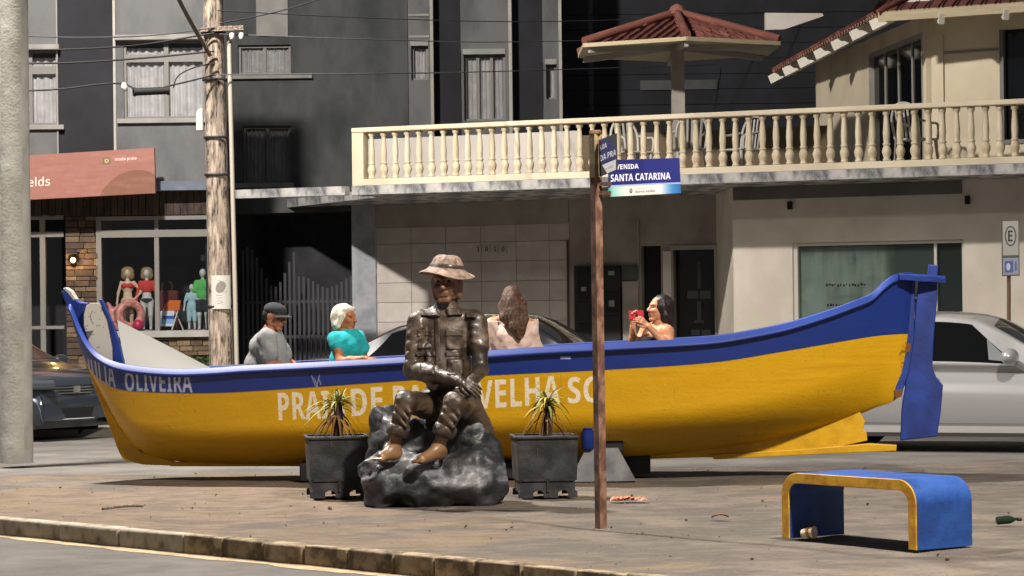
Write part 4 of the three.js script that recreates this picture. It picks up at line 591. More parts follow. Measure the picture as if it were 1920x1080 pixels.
// ================================================================ the whaleboat on the plaza
const pix = (p) => { const v = p.clone().sub(camera.position).applyQuaternion(camera.quaternion.clone().invert()); return [960 + v.x / -v.z * FOC, 540 - v.y / -v.z * FOC]; };
const BOAT = (() => {
  const A0 = P(125, 700, 25.9).setY(0), A1 = P(1713, 700, 25.1).setY(0), ex = A1.clone().sub(A0), L = ex.length(); ex.normalize();
  const ez = V(-ex.z, 0, ex.x); if (ez.z < 0) ez.negate();
  const at_ = (a, y, z) => A0.clone().addScaledVector(ex, a).addScaledVector(ez, z).setY(y);
  const bp = (px, py, z) => { const o = A0.clone().addScaledVector(ez, z), r = ray(px, py), t = o.sub(camera.position).dot(ez) / r.dot(ez), h = camera.position.clone().addScaledVector(r, t); return [h.clone().sub(A0).dot(ex), h.y]; };
  const beam = (a) => { const t = clamp(a / L); return 0.035 + 0.93 * Math.pow(Math.max(0, 1 - Math.abs(2 * t - 1) ** 2.5), 0.78); };
  const conv = (rows, k) => smoothTable(rows.map(([x, y]) => { const [a] = bp(x, y, 0); return bp(x, y, k * beam(a)); }));
  const gy = conv([[133, 575], [140, 592], [150, 617], [165, 645], [185, 667], [215, 683], [260, 692], [330, 697], [400, 695], [455, 691], [560, 686], [760, 675], [1000, 657], [1200, 646], [1340, 637], [1420, 624], [1480, 611], [1560, 586], [1600, 571], [1636, 556], [1655, 538], [1676, 522], [1696, 517], [1720, 517]], 1);
  const yb = conv([[140, 640], [165, 692], [185, 712], [212, 727], [260, 734], [380, 737], [480, 733], [755, 714], [915, 704], [1140, 693], [1340, 679], [1480, 657], [1580, 640], [1650, 629], [1713, 625]], 0.95);
  const ky = conv([[131, 585], [142, 625], [165, 690], [182, 722], [200, 756], [230, 810], [262, 846], [300, 860], [400, 870], [560, 872], [900, 869], [1160, 860], [1300, 848], [1450, 824], [1560, 795], [1640, 765], [1690, 738], [1703, 680], [1712, 600]], 0);
  return { A0, A1, ex, ez, L, at: at_, bp, beam, gy, yb, ky };
})();
{
  const { L, at: W, bp, beam, gy, yb, ky, ex, ez } = BOAT, a0 = bp(133, 600, 0)[0], a1 = bp(1711, 600, 0)[0];
  const t = thing('whaleboat', 'long wooden whaleboat painted yellow below and blue along the top, set on the plaza', 'boat', W(L / 2, 0, 0));
  const st = (u) => { const c = 0.5 - 0.5 * Math.cos(Math.PI * u); return lerp(a0, a1, lerp(u, c, 0.75)); };
  const ex_ = (a) => { const q = Math.abs(2 * clamp(a / L) - 1); return 0.36 + 0.5 * q * q * q; };
  const sec = (a, h) => { const q = Math.abs(2 * clamp(a / L) - 1), e = clamp(0.04 + 0.96 * q ** 6), hm = 0.46, m = h >= hm ? 0.86 + 0.14 * (h - hm) / (1 - hm) : 0.86 * Math.pow(Math.sin(Math.PI / 2 * Math.max(1e-4, h) / hm), 0.72); return lerp(m, Math.pow(Math.max(1e-4, h), 0.8), e); };
  const H = (a, h, side, off = 0) => { const k = ky(a), g = Math.max(gy(a), k + 0.02), y = lerp(k, g, h); const b = beam(a) * sec(a, h) + off; const q = W(a, y, side * Math.max(0.0, b)); q.u = a / L; q.v = (y - 0.05) / 1.9; return q; };
  const hb = (a) => clamp((yb(a) - ky(a)) / Math.max(0.03, gy(a) - ky(a)), 0.0, 0.97);
  BOAT.H = H; BOAT.hb = hb;
  const yellowC = '#cd9d00', blueC = '#0e2c78', Wt = 2048, Ht = 480;
  const toC = (px, py, k = 0.9) => { const [a, y] = bp(px, py, k * beam(bp(px, py, 0)[0])); return [a / L * Wt, (1 - (y - 0.05) / 1.9) * Ht]; };
  const weather = (c, n, cols, seed_) => { seed = seed_; for (let i = 0; i < n; i++) { c.fillStyle = cols[Math.floor(rnd() * cols.length)]; const x = rr(0, Wt), y = rr(0, Ht), w = rr(4, 90); c.beginPath(); c.ellipse(x, y, w, rr(1, 5), rr(-0.05, 0.05), 0, 7); c.fill(); } };
  const letters = (c, text, x0, t0, b0, x1, t1, b1, col, k) => { // fitted between two pixel columns
    const A = toC(x0, b0, k), Bq = toC(x1, b1, k), C = toC(x0, t0, k); c.save(); c.font = 'bold 100px sans-serif'; const w = c.measureText(text).width, hgt = 72; c.setTransform((Bq[0] - A[0]) / w, (Bq[1] - A[1]) / w, -(C[0] - A[0]) / hgt, -(C[1] - A[1]) / hgt, A[0], A[1]); c.fillStyle = col; c.fillText(text, 0, 0); c.restore(); };
  const yellowT = canvasTex(Wt, Ht, (c) => {
    c.fillStyle = yellowC; c.fillRect(0, 0, Wt, Ht);
    weather(c, 900, ['rgba(235,178,20,0.10)', 'rgba(150,100,0,0.08)', 'rgba(250,200,60,0.08)', 'rgba(120,70,5,0.05)'], 5);
    for (let i = 0; i < 260; i++) { const q = toC(rr(1540, 1700), rr(640, 850)); c.fillStyle = `rgba(${rnd() < 0.5 ? '70,45,15' : '110,70,10'},${rr(0.1, 0.4)})`; if (rnd() < 0.35) { const e = toC(rr(1685, 1706), rr(640, 745)); c.fillRect(e[0], e[1], rr(2, 9), rr(2, 8)); } else if (rnd() < 0.12) c.fillRect(q[0], q[1], rr(1, 4), rr(1, 4)); }
    c.fillStyle = '#5d2c10'; { const q = toC(263, 846, 0.1); c.beginPath(); c.ellipse(q[0], q[1], 9, 4, 0.2, 0, 7); c.fill(); }
    const wcol = '#e9e0cc';
    letters(c, 'PRAIA', 518, 736, 788, 648, 729, 783, wcol); letters(c, 'DE', 654, 729, 781, 721, 724, 776, wcol); letters(c, 'BARRA', 733, 723, 773, 888, 714, 768, wcol); letters(c, 'VELHA', 893, 714, 767, 1050, 708, 757, wcol); letters(c, 'SC', 1062, 707, 756, 1126, 704, 754, wcol);
    for (let i = 0; i < 1400; i++) { c.fillStyle = `rgba(${rnd() < 0.6 ? '110,78,10' : '240,200,90'},${rr(0.08, 0.4)})`; const x = rr(0, Wt), y = rr(60, Ht); c.fillRect(x, y, rr(1, 4), rr(1, 3)); if (rnd() < 0.05) { c.fillStyle = 'rgba(95,66,12,0.22)'; c.fillRect(x, y, rr(1, 2.5), rr(8, 40)); } }
    for (let i = 0; i < 2600; i++) { c.fillStyle = `rgba(205,155,20,${rr(0.15, 0.6)})`; c.fillRect(rr(480, 1300), rr(190, 340), rr(1, 5), rr(1, 3)); }
  });
  const blueT = canvasTex(Wt, Ht, (c) => {
    c.fillStyle = blueC; c.fillRect(0, 0, Wt, Ht); weather(c, 900, ['rgba(24,44,120,0.12)', 'rgba(50,74,150,0.08)', 'rgba(10,20,70,0.08)'], 6);
    const g = '#a9b0c4'; letters(c, 'JULIA', 160, 672, 716, 216, 688, 727, g, 1); letters(c, 'OLIVEIRA', 233, 697, 733, 361, 706, 736, g, 1);
    { const q = toC(590, 716, 1); c.strokeStyle = '#8f8ea6'; c.lineWidth = 2.2; for (const [x, y, X, Y2] of [[-8, -16, 2, 14], [2, 14, 12, -18], [-3, -10, 6, 12], [8, -8, 14, 8]]) { c.beginPath(); c.moveTo(q[0] + x, q[1] + y); c.quadraticCurveTo(q[0] + x + 5, q[1], q[0] + X, q[1] + Y2); c.stroke(); } }
    { const q = toC(1060, 671, 1); c.fillStyle = '#b9c6ef'; c.fillRect(q[0] - 12, q[1] - 3, 24, 6); }
  });
  M.yellow = phy({ map: yellowT, roughness: 0.48, clearcoat: 0.15, clearcoatRoughness: 0.5 }); M.blue = phy({ map: blueT, roughness: 0.5, clearcoat: 0.15, clearcoatRoughness: 0.5 });
  const bn = noiseMaps({ c: ['#0c276c', '#10307e', '#163a90'], size: 256, metre: 0.9, per: 5, s: 111, gain: 2 }); M.bluePlain = nmat(bn, { roughness: 0.5 }, 0.002);
  M.blueRail = phy({ map: bn.map, roughness: 0.55 });
  const yn = noiseMaps({ c: ['#b98c00', '#cd9d00', '#d8aa14'], size: 256, metre: 0.8, per: 5, s: 113, gain: 2 }); M.yellowPlain = nmat(yn, { roughness: 0.5 }, 0.003);
  M.rustIron = std({ color: '#6b4412', roughness: 0.8 });
  M.greyIn = nmat(noiseMaps({ c: ['#5f5e59', '#73726c', '#807f78'], size: 256, metre: 1, per: 6, s: 114, gain: 2 }), { roughness: 0.8 }, 0.003);
  const bumpN = noiseMaps({ c: ['#000000', '#ffffff'], size: 256, metre: 1, per: 6, s: 115 }); M.yellow.bumpMap = bumpN.bump; M.yellow.bumpScale = 0.004; bumpN.bump.repeat.set(7, 2);
  const NU = 150;
  for (const s of [1, -1]) {
    const lo = grid(NU, 22, (u, v) => { const a = st(u); return H(a, hb(a) * v * v * (3 - 2 * v) * 0.4 + hb(a) * v * 0.6, s); }, s > 0 ? false : true), up = grid(NU, 8, (u, v) => { const a = st(u); return H(a, lerp(hb(a), 1, v), s, 0.004); }, s > 0 ? false : true);
    part('hull_planking', lo, s > 0 ? M.yellow : M.yellowPlain, t, s > 0 ? 'yellow planking lettered in white' : undefined);
    part('sheer_strake', up, s > 0 ? M.blue : M.bluePlain, t, s > 0 ? 'blue strake lettered with the name' : undefined);
    part('inner_planking', grid(NU, 14, (u, v) => { const a = st(u); return H(a, lerp(0.1, 0.995, v), s, -0.05); }, s > 0), M.greyIn, t);
    // rail on top of the planking
    const prof = [[-0.06, -0.05], [0.03, -0.05], [0.042, -0.032], [0.034, -0.018], [-0.008, 0.026], [-0.03, 0.03], [-0.06, 0.02], [-0.06, -0.05]];
    part('gunwale', grid(NU, prof.length - 1, (u, v) => { const a = st(u), q = H(a, 1, s), p = prof[Math.round(v * (prof.length - 1))]; const w = Math.min(1, beam(a) / 0.12); return q.addScaledVector(ez, s * p[0] * w).add(V(0, p[1], 0)); }, s < 0), M.blueRail, t);
  }
  const B2 = (px, py, z = 0) => { const [a, y] = bp(px, py, z); return W(a, y, z); };
  const pl = (pts, th, z = 0, bev = 0.006) => prism(pts.map(([x, y]) => B2(x, y, z)), th, bev);
  part('stem_head', pl([[117, 547], [124, 541], [134, 546], [142, 560], [152, 566], [167, 568], [176, 590], [186, 640], [186, 692], [166, 690], [150, 640], [138, 600], [126, 570]], 0.12, 0, 0.015), M.bluePlain, t);
  part('stem_lit_top', pl([[121, 541], [126, 539], [136, 546], [145, 561], [140, 563], [131, 551]], 0.13, 0, 0.008), M.trimLight, t);  // pale piece: the lamplit top of the blue stem head, put into the colour
  part('forefoot', pl([[166, 692], [184, 718], [200, 754], [230, 808], [264, 846], [330, 866], [330, 873], [270, 871], [232, 862], [222, 842], [196, 772]], 0.07, 0, 0.01), M.yellowPlain, t);
  part('keel', pl([[320, 866], [900, 866], [1160, 857], [1160, 863], [900, 874], [320, 874]], 0.08, 0, 0.006), M.yellowPlain, t);
  part('skeg', pl([[1150, 850], [1300, 840], [1450, 815], [1560, 786], [1612, 772], [1622, 790], [1618, 803], [1625, 812], [1626, 826], [1560, 840], [1360, 856], [1160, 862]], 0.07, 0, 0.008), M.yellowPlain, t);
  part('heel_plank', pl([[1330, 852], [1500, 842], [1630, 831], [1681, 834], [1680, 845], [1560, 850], [1340, 861]], 0.12, 0, 0.008), M.yellowPlain, t);
  part('sternpost', pl([[1690, 518], [1716, 518], [1713, 640], [1706, 690], [1690, 742], [1676, 745], [1690, 640]], 0.09, 0, 0.01), M.bluePlain, t);
  part('stern_bracket', pl([[1696, 645], [1708, 643], [1706, 660], [1697, 662]], 0.1, 0, 0.004), M.rustIron, t); part('stern_bracket', pl([[1676, 732], [1692, 728], [1689, 744], [1678, 747]], 0.1, 0, 0.004), M.rustIron, t);
  // aft deck plate
  { const z = 0.0, c = [[1660, 514], [1772, 519]].map(([x, y]) => bp(x, y, 0)); const g = grid(20, 6, (u, v) => { const a = lerp(c[0][0] + 0.12, c[1][0], u), w = 0.26 * Math.pow(1 - u * 0.75, 0.7); return W(a, lerp(c[0][1], c[1][1], u) + 0.01 - 0.02 * (2 * v - 1) ** 2, lerp(-w, w, v)); }); part('aft_deck', [g, grid(20, 1, (u, v) => { const a = lerp(c[0][0] + 0.12, c[1][0], u), w = 0.26 * Math.pow(1 - u * 0.75, 0.7); return W(a, lerp(c[0][1], c[1][1], u) - 0.01 - 0.045 * (1 - v), w); }), grid(20, 1, (u, v) => { const a = lerp(c[0][0] + 0.12, c[1][0], u), w = 0.26 * Math.pow(1 - u * 0.75, 0.7); return W(a, lerp(c[0][1], c[1][1], u) - 0.055, lerp(-w, w, v)); })], M.blueRail, t); }
  const rd = part('rudder', pl([[1722, 528], [1757, 530], [1757, 560], [1750, 640], [1748, 690], [1756, 708], [1768, 722], [1764, 770], [1757, 818], [1688, 826], [1690, 770], [1700, 700], [1712, 640], [1716, 580]], 0.06, 0, 0.01), M.bluePlain, t);
  part('rudder_head', pl([[1741, 496], [1759, 497], [1757, 534], [1738, 532]], 0.1, 0, 0.01), M.blueRail, rd);
  part('rudder_iron', [rod(B2(1700, 700), B2(1722, 700), 0.03), rod(B2(1712, 560), B2(1728, 560), 0.03)], M.steelDark, t);
  // inside: floor, thwarts, foredeck, bow board
  part('floor_boards', [-0.3, -0.1, 0.1, 0.3].map((z) => bar(W(L * 0.2, 0.52, z), W(L * 0.72, 0.52, z), 0.19, 0.025)), M.greyIn, t);
  for (const px of [300, 490, 650, 955, 1240, 1450]) { const a = bp(px, 700, 0)[0], w = beam(a) * sec(a, (0.84 - ky(a)) / (gy(a) - ky(a))) - 0.1; part('thwart', bar(W(a, 0.86, -w), W(a, 0.86, w), 0.26, 0.04), M.greyIn, t); }
  { const dk = [[236, 692, 0.22], [405, 699, 0.4], [396, 690, -0.5], [220, 600, -0.3]].map(([x, y, z]) => B2(x, y, z)); const top = grid(8, 6, (u, v) => dk[0].clone().lerp(dk[1], u).lerp(dk[3].clone().lerp(dk[2], u), v)); const bot = top.clone().translate(0, -0.03, 0); part('fore_deck', [uvm(top), uvm(bot), uvm(bar(dk[0].clone().add(V(0, -0.015, 0)), dk[1].clone().add(V(0, -0.015, 0)), 0.02, 0.03))], std({ color: '#6a6a66', roughness: 0.85 }), t); }
  { // painted board standing in the bow, facing aft and to the side
    const poly = [[162, 574], [170, 568], [186, 568], [203, 600], [213, 650], [214, 690], [200, 700], [176, 670], [158, 612], [158, 590]], zz = 0.16;
    const bt = canvasTex(128, 256, (k, w, h) => { k.fillStyle = '#bdbab1'; k.fillRect(0, 0, w, h); k.fillStyle = '#55564f'; k.beginPath(); k.moveTo(24, 108); k.lineTo(62, 104); k.lineTo(40, 146); k.fill(); k.strokeStyle = '#83827b'; k.lineWidth = 3; k.beginPath(); k.moveTo(60, 40); k.quadraticCurveTo(46, 60, 62, 84); k.stroke(); for (let i = 0; i < 26; i++) { k.beginPath(); const x = rr(34, 90), y = rr(20, 230); k.moveTo(x, y); k.lineTo(x + rr(-6, 12), y + rr(-4, 8)); k.stroke(); } });
    const g = pl(poly, 0.03, zz, 0.004), p = g.attributes.position, uv = g.attributes.uv; for (let i = 0; i < p.count; i++) { const q = V(p.getX(i), p.getY(i), p.getZ(i)).sub(BOAT.A0); uv.setXY(i, clamp((q.dot(ex) - 0.1) / 0.45), clamp((q.y - 1.0) / 0.75)); }
    const bd = part('bow_board', g, std({ map: bt, roughness: 0.7 }), t, 'white painted board in the bow'); part('board_edge', pl([[186, 561], [193, 562], [212, 605], [224, 640], [236, 690], [214, 692], [213, 650], [203, 600]], 0.06, zz, 0.006), M.bluePlain, bd);
  }
  { const c = B2(354, 690, -0.15); part('cleat', [box(0.12, 0.05, 0.05, c.x, c.y + 0.02, c.z, 0.015), box(0.05, 0.1, 0.04, c.x, c.y - 0.01, c.z, 0.01)], M.black, t); }
  // supports under the keel
  const s1 = P(1150, 905, 24.6); s1.y = 0; const conc = nmat(noiseMaps({ c: ['#5b5d5f', '#707274', '#7d7f80'], metre: 0.7, per: 5, s: 120, gain: 2 }), {}, 0.005);
  const frus = (cx, cz, w0, d0, w1, d1, h, y0 = 0) => { const g = new THREE.CylinderGeometry(0.7071, 0.7071, h, 4, 1); g.rotateY(Math.PI / 4); const p = g.attributes.position; for (let i = 0; i < p.count; i++) { const topv = p.getY(i) > 0; p.setXYZ(i, cx + p.getX(i) * (topv ? w1 : w0), y0 + p.getY(i) + h / 2, cz + p.getZ(i) * (topv ? d1 : d0)); } const n = g.toNonIndexed(); n.computeVertexNormals(); return uvm(n); };
  const p1 = P(1128, 870, 24.95), sp = thing('keel_support', 'grey tapered concrete block carrying the boat right of the planter', 'support', V(p1.x, 0, p1.z)); part('block', frus(p1.x, p1.z, 0.62, 0.6, 0.3, 0.4, 0.3), conc, sp); part('saddle', uvm(box(0.16, 0.1, 0.5, p1.x + 0.12, 0.31, p1.z - 0.15, 0.01)), M.black, sp);
  const p2 = P(1190, 880, 25.5); single('keel_support', uvm(box(0.28, 0.2, 0.5, p2.x, 0.1, p2.z, 0.015)), M.steelDark, 'dark low block under the keel behind the tapered one', 'support');
  const p3 = P(950, 880, 25.4); single('keel_support', uvm(box(0.3, 0.16, 0.5, p3.x, 0.08, p3.z, 0.015)), M.black, 'dark low block under the keel between rock and right planter', 'support');
  const p4 = P(600, 880, 25.4); single('keel_support', uvm(box(0.35, 0.17, 0.5, p4.x, 0.085, p4.z, 0.015)), M.black, 'dark low block under the keel behind the left planter', 'support');
  const bc = P(1102, 830, 24.75); const can = thing('blue_pail', 'small blue plastic pail on the tapered concrete block', 'pail', V(bc.x, 0.295, bc.z)); part('pail_body', lathe([[0, 0], [0.055, 0], [0.066, 0.19], [0.07, 0.2], [0.062, 0.2], [0.05, 0.02], [0, 0.015]], 20).translate(bc.x, 0.3, bc.z), M.bluePlain, can); part('rim', lathe([[0.066, 0], [0.075, 0.005], [0.075, 0.022], [0.066, 0.026]], 20).translate(bc.x, 0.48, bc.z), M.blueRail, can);
}
// ================================================================ things on the plaza
{ // bench: one bent slab, blue with a yellow edge
  const A = G(1466, 1008.5), B = G(1718, 1032), ab = B.clone().sub(A).setY(0), W = ab.length(), e = ab.clone().normalize(); let dv = V(e.z, 0, -e.x); if (dv.z > 0) dv.negate();
  const c = G(1829, 1025.5).sub(B); const depth = 0.52; console.log('bench', W, e.toArray(), dv.toArray(), c.toArray());
  const hgt = 0.455, th = 0.074, R0 = 0.16, t = thing('bench', 'blue concrete bench bent from one slab with a yellow painted edge', 'bench', A.clone().add(B).multiplyScalar(0.5).addScaledVector(dv, depth / 2));
  const shp = (g) => { const s = new THREE.Shape(), i = g, r = R0 - i, w0 = i, w1 = W - i, top = hgt - i; s.moveTo(w0, 0); s.lineTo(w0, top - r); s.absarc(w0 + r, top - r, r, Math.PI, Math.PI / 2, true); s.lineTo(w1 - r, top); s.absarc(w1 - r, top - r, r, Math.PI / 2, 0, true); s.lineTo(w1, 0); const k = th - i * 2, q = R0 - th + i; s.lineTo(w1 - k, 0); s.lineTo(w1 - k, top - k - q); s.absarc(w1 - k - q, top - k - q, q, 0, Math.PI / 2, false); s.lineTo(w0 + k + q, top - k); s.absarc(w0 + k + q, top - k - q, q, Math.PI / 2, Math.PI, false); s.lineTo(w0 + k, 0); return s; };
  const m = new THREE.Matrix4().makeBasis(e, V(0, 1, 0), dv.clone().negate()); m.setPosition(A);
  const ext = (z0, z1, i, bev) => { const g = new THREE.ExtrudeGeometry(shp(i), { depth: z1 - z0 - 2 * bev, bevelEnabled: bev > 0, bevelSize: bev, bevelThickness: bev, bevelOffset: -bev, bevelSegments: 3, curveSegments: 16 }); g.translate(0, 0, -z1 + bev); const p = g.attributes.position; for (let q = 0; q < p.count; q++) p.setX(q, p.getX(q)); g.applyMatrix4(m); return uvm(g); };
  const bb = nmat(noiseMaps({ c: ['#173c7c', '#1b4489', '#214c94'], metre: 0.9, per: 7, s: 131, gain: 3, speck: 0.015 }), { roughness: 0.55 }, 0.003), yy = nmat(noiseMaps({ c: ['#bb8600', '#d19b00', '#dfab18'], metre: 0.5, per: 8, s: 132, gain: 2.8, speck: 0.03 }), { roughness: 0.6 }, 0.003);
  part('slab', ext(0.012, depth, 0, 0.008), bb, t); part('painted_edge', ext(0, 0.0125, 0.001, 0.004), yy, t);
}
{ // plastic cup lying under the bench
  const p = G(1513, 1011), t = thing('paper_cup', 'crushed white and gold cup lying against the left leg of the bench', 'cup', p), ax = V(0.8, 0.1, 0.6).normalize(), q = new THREE.Quaternion().setFromUnitVectors(V(0, 1, 0), ax);
  const g = lathe([[0, 0], [0.028, 0], [0.04, 0.09], [0.043, 0.095], [0.037, 0.092], [0.026, 0.006], [0, 0.006]], 18); const a = g.attributes.position; for (let i = 0; i < a.count; i++) { const n = fbm3(a.getX(i) * 40 + 3, a.getY(i) * 30, a.getZ(i) * 40, 8) - 0.5; a.setXYZ(i, a.getX(i) * (1 + n * 0.35), a.getY(i), a.getZ(i) * (1 + n * 0.35)); } g.computeVertexNormals(); g.applyQuaternion(q); g.translate(p.x - 0.03, 0.043, p.z); part('cup_body', g, std({ color: '#d8cbb4', roughness: 0.5 }), t);
  const b = lathe([[0.034, 0], [0.0425, 0.025], [0.042, 0.03], [0.033, 0.004]], 18); b.applyQuaternion(q); b.translate(p.x - 0.03 + ax.x * 0.04, 0.043 + ax.y * 0.04, p.z + ax.z * 0.04); part('sleeve', b, std({ color: '#9c7424', roughness: 0.4, metalness: 0.3 }), t);
}
// small litter
{ const p = G(1178, 940); const gs = []; for (let i = 0; i < 5; i++) { const g = grid(8, 4, (u, v) => V(p.x + (i - 2) * 0.05 + (u - 0.5) * 0.1, 0.01 + 0.02 * Math.abs(Math.sin(u * 5 + i)) + 0.01 * Math.sin(v * 6 + i), p.z + (v - 0.5) * 0.14 + 0.04 * Math.sin(i * 2))); gs.push(g); } single('crumpled_wrapper', gs, std({ color: '#c9714f', roughness: 0.6 }), 'crumpled orange wrapper on the pavement right of the sign post', 'wrapper'); }
{ const p = G(1350, 974); single('dry_leaf', grid(10, 6, (u, v) => V(p.x + (u - 0.5) * 0.13, 0.012 + 0.02 * Math.sin(u * 3) + 0.012 * (2 * v - 1) ** 2, p.z + (v - 0.5) * 0.09 * Math.sin(Math.PI * clamp(u, 0.04, 0.96)))), std({ color: '#7d5431', roughness: 0.9 }), 'curled brown leaf on the pavement left of the bench', 'leaf'); }
{ const p = G(1892, 984), t = thing('glass_bottle', 'dark green bottle lying on the pavement right of the bench', 'bottle', p), g = lathe([[0, 0], [0.026, 0.002], [0.03, 0.01], [0.03, 0.1], [0.022, 0.125], [0.011, 0.145], [0.011, 0.175], [0, 0.175]], 16); g.rotateZ(-Math.PI / 2 + 0.04); g.rotateY(0.25); g.translate(p.x - 0.09, 0.031, p.z); part('bottle_glass', g, phy({ color: '#1d2b20', roughness: 0.15 }), t); const k = rod(V(0, 0, 0), V(0.03, 0, 0), 0.013); k.rotateY(0.25); k.translate(p.x + 0.07, 0.035, p.z - 0.04); part('bottle_cap', k, M.steelDark, t); }
{ const a = G(192, 957), b = G(268, 951); a.y = b.y = 0.012; single('twig', tube([a, a.clone().lerp(b, 0.4).add(V(0, 0.01, 0.02)), a.clone().lerp(b, 0.7).add(V(0, 0.006, -0.02)), b], 0.012, 16, 6), M.wood, 'thin dry twig on the sand at the left of the plaza', 'twig'); }
// ---------------------------------------------------------------- street name sign
{
  const b = G(1127, 991), d = -b.z, tp = P(1116, 252, d), t = thing('street_name_sign', 'rusty post with two blue street name plates at its top', 'street sign', b), ax = tp.clone().sub(b), on = (k) => b.clone().addScaledVector(ax, k), kr = (py) => (P(1120, py, d).y - b.y) / ax.y;
  const rust = nmat(noiseMaps({ c: ['#3d271e', '#583a2c', '#70503f', '#866552'], size: 512, metre: 0.7, per: 8, s: 141, gain: 2.2, stretchU: 2 }), { roughness: 0.85 }, 0.004), tan = nmat(noiseMaps({ c: ['#6b5a3c', '#8b7955', '#a08f69'], size: 256, metre: 0.4, per: 6, s: 142, gain: 2.2 }), { roughness: 0.7 }, 0.003);
  const sq = (k0, k1, w) => { const p = on(k0), q = on(k1), g = new THREE.BoxGeometry(w, 1, w, 1, 24, 1); g.rotateY(0.62); const a = g.attributes.position; for (let i = 0; i < a.count; i++) { const k = a.getY(i) + 0.5; a.setXYZ(i, a.getX(i) + lerp(p.x, q.x, k), lerp(p.y, q.y, k), a.getZ(i) + lerp(p.z, q.z, k)); } return uvm(g); };
  part('post', sq(0, kr(334), 0.062), rust, t); const up = part('post_sleeve', sq(kr(338), 1, 0.066), tan, t); part('post_cap', uvm(box(0.085, 0.03, 0.085, tp.x, tp.y + 0.015, tp.z, 0.008)), rust, t); const c1 = on(kr(336)); part('collar', uvm(box(0.085, 0.025, 0.085, c1.x, c1.y, c1.z, 0.005)), rust, t);
  // plate facing the road
  const quad = (c, th, name, tex, par, label) => { const f = grid(1, 1, (u, v) => c[3].clone().lerp(c[2], u).lerp(c[0].clone().lerp(c[1], u), v)), n = c[1].clone().sub(c[0]).cross(c[3].clone().sub(c[0])).normalize(); if (n.z < 0) n.negate(); const pl = prism(c.map((p) => p.clone().addScaledVector(n, -th / 2 - 0.001)), th); const m = part(name, uvm(pl), M.steelDark, par, label); part('sign_face', f, std({ map: tex, roughness: 0.45 }), m); return m; };
  const face1 = canvasTex(768, 416, (k, w, h) => {
    k.fillStyle = '#171e63'; k.fillRect(0, 0, w, 292); k.fillStyle = '#1b2470'; k.fillRect(w * 0.5, 0, w / 2, 292); k.fillStyle = '#9aa6d0'; k.fillRect(0, 288, w, 22); const g = k.createLinearGradient(0, 0, w, 0); g.addColorStop(0, '#3f9a9a'); g.addColorStop(0.07, '#8fc2bb'); g.addColorStop(0.25, '#d8dcd2'); g.addColorStop(0.72, '#d3d8d6'); g.addColorStop(0.88, '#3d7fbd'); g.addColorStop(1, '#2a5c95'); k.fillStyle = g; k.fillRect(0, 306, w, 110);
    k.fillStyle = '#dfe0ea'; k.font = 'bold 66px sans-serif'; const fit = (s, x, y, wd, size) => { k.save(); k.font = `bold ${size}px sans-serif`; k.translate(x, y); k.scale(wd / k.measureText(s).width, 1); k.fillText(s, 0, 0); k.restore(); };
    fit('AVENIDA', 40, 112, 284, 78); fit('SANTA CATARINA', 22, 248, 640, 112);
    k.fillStyle = '#4b5358'; k.beginPath(); k.ellipse(238, 362, 17, 28, 0, 0, 7); k.fill(); k.fillStyle = '#b5b9ad'; k.beginPath(); k.ellipse(238, 358, 7, 13, 0, 0, 7); k.fill(); k.fillStyle = '#6a6f70'; k.font = '20px sans-serif'; k.fillText('prefeitura de', 284, 350); k.fillStyle = '#3c4346'; k.font = 'bold italic 38px sans-serif'; k.fillText('barra velha', 280, 388);
  });
  quad([[1140, 300], [1274, 296], [1277, 362], [1141, 369]].map(([x, y]) => P(x, y, d - 0.06)), 0.012, 'name_plate', face1, t, 'blue plate reading avenida santa catarina');
  const face2 = canvasTex(256, 416, (k, w, h) => { k.fillStyle = '#1d2570'; k.fillRect(0, 0, w, h); k.fillStyle = '#f1f2fa'; k.save(); k.font = 'bold 78px sans-serif'; k.translate(14, 122); k.scale(0.72, 1); k.fillText('RUA', 0, 0); k.restore(); k.save(); k.font = 'bold 96px sans-serif'; k.translate(14, 252); k.scale(0.75, 1); k.fillText('DA', 0, 0); k.translate(150, 0); k.fillText('PRAIA', 0, 0); k.restore(); k.fillStyle = '#f2f3f4'; k.fillRect(0, 300, w, 116); k.fillStyle = '#666b70'; k.font = 'italic 34px sans-serif'; k.fillText('barra velha', 40, 372); });
  quad([P(1122, 263, d - 0.05), P(1154, 250, d - 0.5), P(1155, 318, d - 0.5), P(1124, 331, d - 0.05)], 0.012, 'name_plate', face2, t, 'blue plate turned edgeways to the viewer');
  part('bracket', [bar(on(kr(345)), P(1146, 345, d - 0.06), 0.03, 0.03), bar(on(kr(362)), P(1146, 362, d - 0.06), 0.03, 0.03)], rust, t);
}
